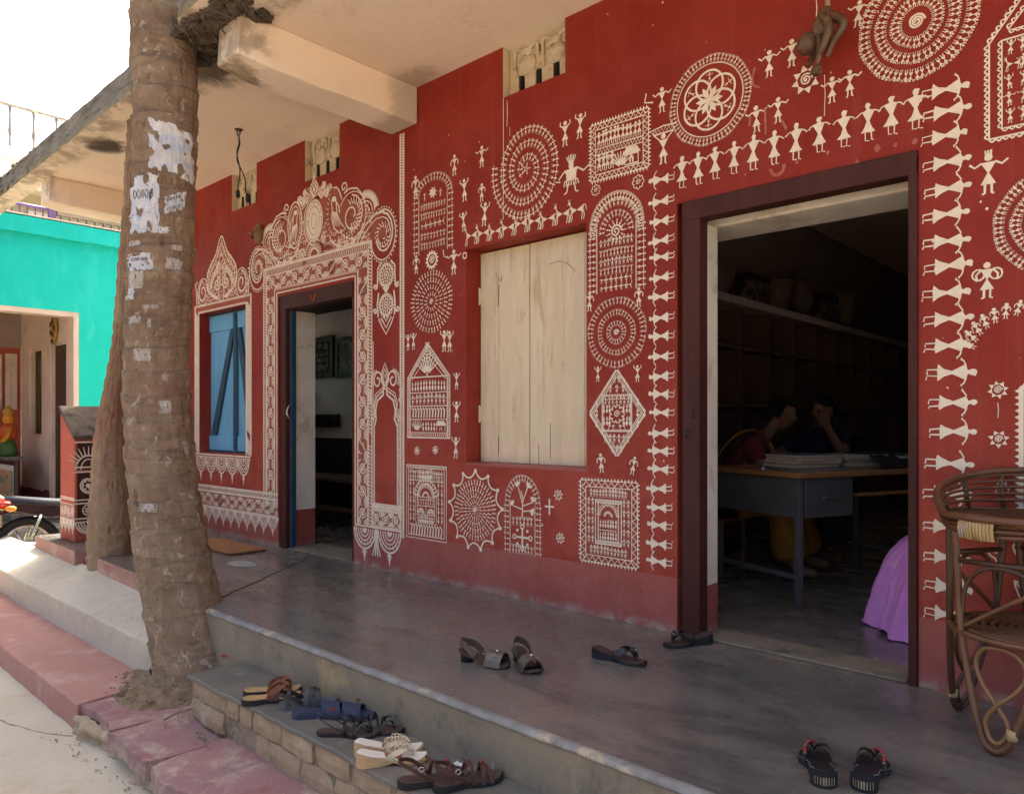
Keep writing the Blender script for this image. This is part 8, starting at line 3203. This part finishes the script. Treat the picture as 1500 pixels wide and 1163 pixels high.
# ------------------------------------------------------------------ the neighbours at the left
def build_neighbours():
    X1 = -10.3
    t = empty('turquoise_house', (X1, .6, -.53), 'turquoise painted house with open porch beyond the palms', 'house')
    # front wall facing +X, with the porch opening; runs from y=-3 to 5
    m = MB()
    zl, zt = 2.40, 3.28
    m.box(X1 - .22, X1, -6.0, 5.2, zl, zt)
    m.box(X1 - .22, X1, -.03, 5.2, -.53, zl - .0005)
    m.build('wall', M['turquoise'], t)
    m = MB()
    n = 60
    vs_ = []
    for i in range(n + 1):
        y = -6.0 + 11.2 * i / n
        zz = 3.475 + .012 * noise.noise(Vector((y * 3, 0, 2)))
        vs_ += [(X1 - .30, y, 3.281), (X1 + .075, y, 3.281), (X1 + .075, y, zz), (X1 - .30, y, zz)]
    m.add(vs_, [(i * 4 + k, i * 4 + (k + 1) % 4, (i + 1) * 4 + (k + 1) % 4, (i + 1) * 4 + k) for i in range(n) for k in range(4)])
    m.build('coping', M['turquoise'], t)
    m = MB()
    m.box(X1 - .30, X1 + .078, -6.0, 5.2, 3.490, 3.505)
    m.build('coping_edge', M['cream_wall'], t, bevel=.004)
    m = MB()
    m.box(X1 - .219, X1 - .001, -6.0, -.031, zl - .06, zl - .0005)
    m.box(X1 - .219, X1 + .001, -.09, -.031, -.2, zl - .0605)
    m.build('opening_trim', M['porch_wall'], t)
    X2 = -12.6
    m = MB(); m.box(X2, X1 - .221, -6, -.031, 2.62, 2.75); m.build('porch_ceiling', M['porch_ceiling'], t)
    m = MB(); m.box(X2 - .2, X1 + .3, -6.0, .2, -.55, -.22); m.build('porch_floor', M['step'], t, bevel=.02)
    # porch side wall along X with window and door
    y0 = -.085
    wx0, wx1 = wall_pt(42, 560, y0)[0], wall_pt(61, 560, y0)[0]
    dx0, dx1 = wall_pt(73, 560, y0)[0], wall_pt(97, 560, y0)[0]
    wz0, wz1 = wall_pt(52, 641, y0)[1], wall_pt(52, 508, y0)[1]
    dz1 = wall_pt(85, 502, y0)[1]
    m = MB()
    for (xa, xb, za, zb) in ((X2, wx0, -.22, 2.62), (wx0, wx1, -.22, wz0), (wx0, wx1, wz1, 2.62), (wx1, dx0, -.22, 2.62), (dx0, dx1, dz1, 2.62), (dx1, X1 - .221, -.22, 2.62)):
        m.box(xa, xb, y0, y0 + .14, za, zb)
    m.build('porch_wall', M['porch_wall'], t)
    m = MB()
    n = 40
    for (xa, xb) in ((X2, dx0), (dx1, X1 - .09)):
        vs_ = []
        for i in range(n + 1):
            x = xa + (xb - xa) * i / n
            vs_ += [(x, y0 - .004, -.22), (x, y0 - .004, .10 + .05 * noise.noise(Vector((x * 4, 0, 0))))]
        m.add(vs_, [(2 * i, 2 * i + 2, 2 * i + 3, 2 * i + 1) for i in range(n)])
    m.build('skirting', M['porch_skirt'], t, fix=False)
    w = MB()
    for (xa, xb, za, zb) in ((wx0, wx0 + .05, wz0, wz1), (wx1 - .05, wx1, wz0, wz1), (wx0 + .05, wx1 - .05, wz1 - .05, wz1), (wx0 + .05, wx1 - .05, wz0, wz0 + .05)):
        w.box(xa, xb, y0 + .03, y0 + .08, za, zb)
    fr = w.build('window', M['porch_wall'], t)
    m = MB(); m.box(wx0 + .05, wx1 - .05, y0 + .07, y0 + .078, wz0 + .05, wz1 - .05); m.build('pane', M['curtain_olive'], fr)
    for q in range(1, 4):
        m = MB(); xq = wx0 + .05 + (wx1 - wx0 - .1) * q / 4; m.tube([(xq, y0 + .06, wz0 + .05), (xq, y0 + .06, wz1 - .05)], .008, 6); m.build('bar', M['door_dark'], fr)
    m = MB(); m.box(dx0 + .05, dx1, y0 + .05, y0 + .10, -.21, dz1 - .02); d = m.build('door', M['door_dark'], t, bevel=.005)
    m = MB(); m.box(dx0, dx0 + .049, y0 + .01, y0 + .10, -.21, dz1 - .01); m.build('door_jamb', M['porch_wall'], t)
    # red back wall of the porch with two windows
    m = MB(); m.box(X2 - .14, X2 - .001, -6.0, y0 - .001, -.22, 2.62); m.build('back_wall', M['porch_red'], t)
    m = MB(); m.box(X2 + .0, X2 + .02, -6.0, y0 - .001, 2.10, 2.62); m.build('wall_band', M['porch_ceiling'], t)
    for (pa, pb) in ((7, 24), (-22, 2)):
        def atx(px, py):
            u = (px - 750) / FOC
            tt = (X2 + .01 - CAM_POS.x) / (_f[0] + u * _r[0])
            return CAM_POS.y + tt * (_f[1] + u * _r[1]), CAM_POS.z + tt * (HOR - py) / FOC
        ya, zt_ = atx(pa, 518)
        yb, zb_ = atx(pb, 600)
        m = MB()
        for q in ((ya, ya + .07, zb_, zt_), (yb - .07, yb, zb_, zt_), (ya + .07, yb - .07, zt_ - .07, zt_), (ya + .07, yb - .07, zb_, zb_ + .05)):
            m.box(X2, X2 + .05, q[0], q[1], q[2], q[3])
        fr = m.build('window', M['porch_wall'], t, bevel=.004)
        m = MB(); m.box(X2 + .002, X2 + .02, ya + .07, yb - .07, zb_ + .05, zt_ - .07); m.build('pane', M['glass_dark'], fr)
    # gold ornament hung on the porch wall
    ox, oz = wall_pt(83, 478, y0)
    t = empty('gold_ornament', (ox, y0 - .03, oz), 'ochre shield shaped ornament hanging over the porch door', 'ornament')
    m = MB()
    s = .30
    poly = [(-.35, .62), (.35, .62), (.40, .30), (.52, .0), (.45, -.38), (0, -.80), (-.42, -.38), (-.50, -.05), (-.32, .25)]
    m.prism([(p[0] * s * .62, p[1] * s) for p in reversed(poly)], -.02, .02, 0, None, Matrix.Translation((ox, y0 - .03, oz)) @ Matrix.Rotation(R(90), 4, 'X'))
    m.build('plate', M['yellow_gold'], t, bevel=.012)
    m = MB()
    for k in range(5): m.ball((ox + .07 * math.cos(k * 1.26), y0 - .055, oz - .03 + .09 * math.sin(k * 1.26)), (.03, .012, .04), 10, 6)
    m.ball((ox, y0 - .056, oz - .2), (.035, .012, .03), 10, 6)
    m.build('boss', M['door_dark'], t)
    # framed painting leaning by the wall, statuette on a stone ledge above it
    y1 = -.55
    (ax, az), (bx, bz) = wall_pt(-26, 674, y1), wall_pt(24, 738, y1)
    (_, az2) = wall_pt(0, 674, y1)
    x0, x1, z0, z1 = ax, bx, wall_pt(12, 740, y1)[1], wall_pt(12, 675, y1)[1]
    t = empty('framed_painting', ((x0 + x1) / 2, y1, z0), 'bright folk painting in a black frame leaning beside the motorbike', 'painting')
    m = MB()
    for q in ((x0, x0 + .05, z0, z1), (x1 - .05, x1, z0, z1), (x0 + .05, x1 - .05, z0, z0 + .05), (x0 + .05, x1 - .05, z1 - .05, z1)):
        m.box(q[0], q[1], y1 - .02, y1 + .02, q[2], q[3])
    m.build('frame', M['black_frame'], t, bevel=.005)
    m = MB(); m.box(x0 + .05, x1 - .05, y1 - .005, y1 + .012, z0 + .05, z1 - .05); mo = m.build('mount', M['mount'], t)
    m = MB(); m.box(x0 + .13, x1 - .13, y1 - .008, y1 - .0055, z0 + .12, z1 - .12); m.build('picture', M['picture'], mo)
    m = MB(); m.box(x0 - .1, x1 + .05, y1 - .06, y1 + .25, -.53, z0 - .001)
    o = m.build('plinth_block', M['stone_grey'], bevel=.02)
    base_at(o, ((x0 + x1) / 2, y1, -.53))
    tag(o, 'grey block under the black framed painting', 'plinth')
    sx, sz = wall_pt(12, 668, y1 + .12)
    t = empty('folk_statuette', (sx, y1 + .12, sz), 'saffron and green folk figure statuette above the framed painting', 'statuette')
    m = MB()
    m.lathe([(.10, 0), (.12, .05), (.09, .14), (.075, .22)], (sx, y1 + .12, sz + .0), 14); m.build('robe', M['leaf_green'], t)
    m = MB()
    m.lathe([(.078, .221), (.11, .30), (.10, .38), (.05, .44)], (sx, y1 + .12, sz), 14)
    m.build('torso', M['vermilion'], t)
    m = MB(); m.ball((sx, y1 + .12, sz + .50), (.07, .07, .085), 14, 10); m.build('head', M['saffron'], t)
    m = MB(); m.lathe([(.05, .55), (.075, .60), (.02, .68)], (sx, y1 + .12, sz), 12); m.build('crown', M['yellow_gold'], t)
    for s in (-1, 1):
        m = MB()
        m.tube(smooth_path([(sx + s * .09, y1 + .12, sz + .38), (sx + s * .17, y1 + .07, sz + .27), (sx + s * .12, y1 + .02, sz + .20)], 5), .028, 8)
        m.build('arm', M['saffron'], t)
    m = MB()
    m.box(sx - .28, sx + .28, y1 + .0, y1 + .27, sz - .05, sz - .002)
    m.box(sx - .2, sx + .2, y1 + .05, y1 + .25, z1, sz - .05)
    o = base_at(m.build('stone_ledge', M['stone_grey'], bevel=.012), (sx, y1 + .13, sz - .05))
    tag(o, 'mossy stone ledge carrying the saffron statuette', 'ledge')
    # ---------------- upper storey beyond, railing on the turquoise roof
    XU = -12.9
    t = empty('upper_house', (XU, 0, -.53), 'olive cream upper storey behind the turquoise house', 'house')
    m = MB(); m.box(XU - 4, XU, -1.25, 7, 2.76, 4.45); m.build('wall', M['upper_wall'], t)
    m = MB(); m.box(XU - 4.1, XU + .3, -1.4, 7.1, 4.451, 4.56); m.build('balcony_slab', M['cream_wall'], t, bevel=.01)
    m = MB(); m.box(XU + .003, XU + .06, .05, 1.3, 3.3, 4.2); w = m.build('window', M['cream_wall'], t, bevel=.01)
    m = MB(); m.box(XU + .0605, XU + .07, .15, 1.2, 3.4, 4.1); m.build('pane', M['glass_dark'], w)
    XR = -10.7
    t = empty('balcony_railing', (XR, 0, 3.3), 'purple iron railing on the flat roof of the turquoise house', 'railing')
    def rz_(px, py):
        u = (px - 750) / FOC
        tt = (XR - CAM_POS.x) / (_f[0] + u * _r[0])
        return CAM_POS.y + tt * (_f[1] + u * _r[1]), CAM_POS.z + tt * (HOR - py) / FOC
    ya, za = rz_(14, 296)
    yb, zb = rz_(76, 305)
    zlow = rz_(40, 316)[1]
    m = MB()
    m.tube([(XR, ya - .25, za - .20), (XR, ya, za), (XR, yb, za)], .022, 8)
    m.build('top_rail', M['purple_iron'], t)
    m = MB(); m.tube([(XR, ya - .6, zlow), (XR, yb, zlow)], .018, 8); m.build('bottom_rail', M['purple_iron'], t)
    for y in (yb, ya - .25):
        m = MB(); m.box(XR - .03, XR + .03, y - .04, y + .04, 3.47, za + (.02 if y == yb else -.2)); m.build('post', M['purple_iron'], t)
    k = 0
    y = ya + .02
    while y < yb - .03:
        m = MB(); m.tube([(XR, y, zlow), (XR, y, za)], .009, 6); m.build('baluster', M['purple_iron'], t)
        y += .085
    # pierced grey parapet that carries on to the right of the railing
    t = empty('roof_parapet', (XR, 1.5, 3.47), 'grey barred roof parapet to the right of the purple railing', 'parapet')
    m = MB(); m.box(XR - .05, XR + .05, yb + .05, 4.5, za - .06, za + .0); m.build('rail', M['stone_grey'], t, bevel=.01)
    m = MB(); m.box(XR - .25, XR - .2, yb + .05, 4.5, 3.47, za - .02); m.build('backing', M['upper_wall'], t)
    y = yb + .10
    while y < 2.2:
        m = MB(); m.box(XR - .03, XR + .03, y, y + .03, 3.47, za - .0605); m.build('bar', M['stone_grey'], t)
        y += .10
    # ---------------- far white house with a roof balustrade, washed out by the sky
    XF = -22.0
    t = empty('far_house', (XF, -1, -.53), 'far white house with a thin roof balustrade against the sky', 'house')
    def fz(px, py):
        u = (px - 750) / FOC
        tt = (XF - CAM_POS.x) / (_f[0] + u * _r[0])
        return CAM_POS.y + tt * (_f[1] + u * _r[1]), CAM_POS.z + tt * (HOR - py) / FOC
    ye, zt_ = fz(78, 171)
    zf = fz(0, 212)[1]
    m = MB(); m.box(XF - 7, XF - .02, -9, ye + 3, -.53, zf - .30); m.build('wall', M['white_wall'], t)
    m = MB(); m.box(XF - 7, XF + .25, -9, ye + 3.0, zf - .30, zf - .05); m.build('roof', M['white_wall'], t, bevel=.03)
    m = MB(); m.tube([(XF, -9, zt_), (XF, ye + 2.8, zt_)], .05, 8); m.build('rail', M['nosing'], t)
    for k in range(26):
        y = -8.4 + k * .52
        if y > ye + 2.6: break
        m = MB()
        m.lathe([(.05, 0), (.035, .12), (.022, .3), (.05, .45), (.03, .6), (.022, (zt_ - zf) * .8), (.04, zt_ - zf)], (XF, y, zf - .05), 8)
        m.build('baluster', M['nosing'], t)


def build_motorbike():
    # local frame: X forward, tail at -X; the tail end shows at the picture's left edge
    t = empty('motorbike', (0, 0, 0), 'black motorbike with red tail panel parked beyond the veranda\'s end', 'motorbike')
    def wheel(x):
        m = MB()
        m.tube([(x + .265 * math.cos(a), 0, .30 + .265 * math.sin(a)) for a in [2 * math.pi * k / 40 for k in range(40)]], .045, 10, True)
        w = m.build('wheel', M['black_rubber'], t, local=True)
        m = MB()
        m.tube([(x + .215 * math.cos(a), 0, .30 + .215 * math.sin(a)) for a in [2 * math.pi * k / 32 for k in range(32)]], .018, 8, True)
        m.lathe([(.05, -.06), (.05, .06)], (0, 0, 0), 14, 0, Matrix.Translation((x, 0, .30)) @ Matrix.Rotation(R(90), 4, 'X'))
        for k in range(6):
            a = k * math.pi / 3
            m.tube([(x, 0, .30), (x + .21 * math.cos(a), 0, .30 + .21 * math.sin(a))], .014, 6)
        m.build('rim', M['chrome'], w, local=True)
    wheel(-.60)
    wheel(.66)
    m = MB()
    prof = [(-.78, .80, .05), (-.70, .80, .09), (-.45, .765, .12), (-.20, .735, .14), (.02, .74, .12), (.10, .78, .09)]
    vs_ = []
    n = 12
    for (x, z, w) in prof:
        for k in range(n):
            a = 2 * math.pi * k / n
            vs_.append((x, w * math.copysign(abs(math.cos(a)) ** .6, math.cos(a)), z - .035 + .058 * math.copysign(abs(math.sin(a)) ** .7, math.sin(a))))
    m.add(vs_, [(j * n + k, j * n + (k + 1) % n, (j + 1) * n + (k + 1) % n, (j + 1) * n + k) for j in range(len(prof) - 1) for k in range(n)], 0, True)
    m.add(vs_[:n], [tuple(reversed(range(n)))]); m.add(vs_[-n:], [tuple(range(n))])
    m.build('seat', M['seat_vinyl'], t, local=True)
    m = MB()
    m.ball((.30, 0, .80), (.24, .15, .12), 18, 12)
    m.ball((.12, 0, .80), (.12, .12, .09), 14, 10)
    m.build('fuel_tank', M['bike_black'], t, local=True)
    for s in (-1, 1):
        m = MB()
        poly = [(-.80, .74), (-.72, .66), (-.42, .58), (-.10, .60), (-.12, .68), (-.40, .70), (-.66, .75)]
        y0, y1 = (s * .10, s * .13)
        pts = [(x, y0, z) for x, z in poly] + [(x * .98, y1, z) for x, z in poly]
        k = len(poly)
        m.add(pts, [tuple(range(k)), tuple(reversed(range(k, 2 * k)))] + [(i, (i + 1) % k, k + (i + 1) % k, k + i) for i in range(k)])
        m.build('tail_panel', M['bike_black'], t, local=True, bevel=.008)
        m = MB()
        m.tube([(-.62, s * .15, .30), (-.50, s * .15, .62)], .016, 8)
        sh = m.build('shock_absorber', M['chrome'], t, local=True)
        m = MB()
        m.tube([(-.61 + .10 * f + .0 * math.cos(f * 50), s * .15 + .030 * math.sin(f * 55), .33 + .26 * f + .030 * math.cos(f * 55) * .0) for f in [i / 70 for i in range(71)]], .008, 6)
        m.build('spring', M['spring'], sh, local=True)
        m = MB(); m.ball((-.76, s * .20, .70), (.05, .03, .03), 10, 8)
        m.tube([(-.76, s * .08, .70), (-.76, s * .18, .70)], .010, 6, False, 0)
        m.build('indicator', M['lens_amber'], t, local=True)
        m = MB(); m.tube([(.55, s * .10, .32), (.44, s * .10, .86)], .024, 8); m.build('fork', M['chrome'], t, local=True)
        m = MB(); m.tube(smooth_path([(.40, 0, .98), (.38, s * .20, 1.02), (.30, s * .34, 1.00)], 5), .014, 8)
        hb = m.build('handlebar', M['bike_black'], t, local=True)
        m = MB(); m.tube([(.30, s * .34, 1.00), (.26, s * .40, .995)], .02, 8); m.build('grip', M['black_rubber'], hb, local=True)
        m = MB(); m.tube([(.34, s * .26, 1.01), (.30, s * .30, 1.14)], .006, 6); m.ball((.30, s * .31, 1.17), (.02, .07, .045), 10, 8); m.build('mirror', M['bike_black'], t, local=True)
    m = MB(); m.ball((-.80, 0, .745), (.10, .11, .045), 14, 10); m.build('tail_lamp', M['lens_red'], t, local=True)
    m = MB(); m.box(-.86, -.82, -.09, .09, .52, .64); m.build('number_plate', M['ridge'], t, local=True, bevel=.005)
    m = MB()
    m.tube(smooth_path([(-.92, 0, .44), (-.88, 0, .58), (-.76, 0, .66), (-.60, 0, .65), (-.4, 0, .60)], 5), [.085] * 21, 10, flat=.3)
    m.build('rear_mudguard', M['bike_black'], t, local=True)
    m = MB()
    m.tube(smooth_path([(.92, 0, .48), (.84, 0, .60), (.66, 0, .66), (.46, 0, .58)], 5), [.075] * 16, 10, flat=.3)
    m.build('front_mudguard', M['bike_red'], t, local=True)
    m = MB(); m.box(-.16, .22, -.12, .12, .28, .56); m.ball((.06, -.14, .36), (.14, .05, .12), 14, 10); m.ball((.06, .14, .36), (.14, .05, .12), 14, 10)
    m.build('engine', M['stone_grey'], t, local=True, bevel=.02)
    m = MB(); m.tube(smooth_path([(.24, -.10, .42), (.20, -.17, .26), (-.10, -.18, .22), (-.50, -.20, .30), (-.92, -.21, .38)], 6), [.022] * 10 + [.045] * 15, 10)
    m.build('exhaust', M['chrome'], t, local=True)
    m = MB(); m.tube([(-.35, .0, .60), (.0, 0, .30), (.30, 0, .30), (.44, 0, .86), (-.1, 0, .66), (-.8, 0, .66)], .022, 8); m.tube([(-.10, .08, .32), (-.60, .14, .30)], .022, 8); m.tube([(-.10, -.08, .32), (-.60, -.14, .30)], .022, 8)
    m.build('frame', M['bike_black'], t, local=True)
    m = MB(); m.lathe([(.02, -.06), (.07, -.04), (.085, .03), (.08, .05)], (0, 0, 0), 16, 0, Matrix.Translation((.56, 0, .86)) @ Matrix.Rotation(R(90), 4, 'Y')); m.build('headlight', M['chrome'], t, local=True)
    m = MB(); m.tube(smooth_path([(-.80, -.10, .80), (-.90, -.06, .86), (-.92, 0, .87), (-.90, .06, .86), (-.80, .10, .80)], 5), .012, 8); m.build('grab_rail', M['chrome'], t, local=True)
    m = MB(); m.tube([(.0, .12, .28), (-.14, .26, .012)], .012, 8); m.build('side_stand', M['bike_black'], t, local=True)
    m = MB(); m.tube([(.02, -.12, .28), (.02, -.30, .28)], .014, 8); m.tube([(.02, .12, .28), (.02, .30, .28)], .014, 8); m.build('foot_peg', M['black_rubber'], t, local=True)
    t.location = (-8.62, -.40, -.535)
    t.rotation_euler = (R(-4), 0, R(84))


build_ground()
build_steps()
build_plinth_lip()
build_roof()
build_openings()
build_neighbours()
build_room_things()
big_mural()
line_mural()
side_paint()
build_palms()
build_desk()
build_people()
build_motorbike()
build_cane_stool()
build_shoes()
build_small_things()
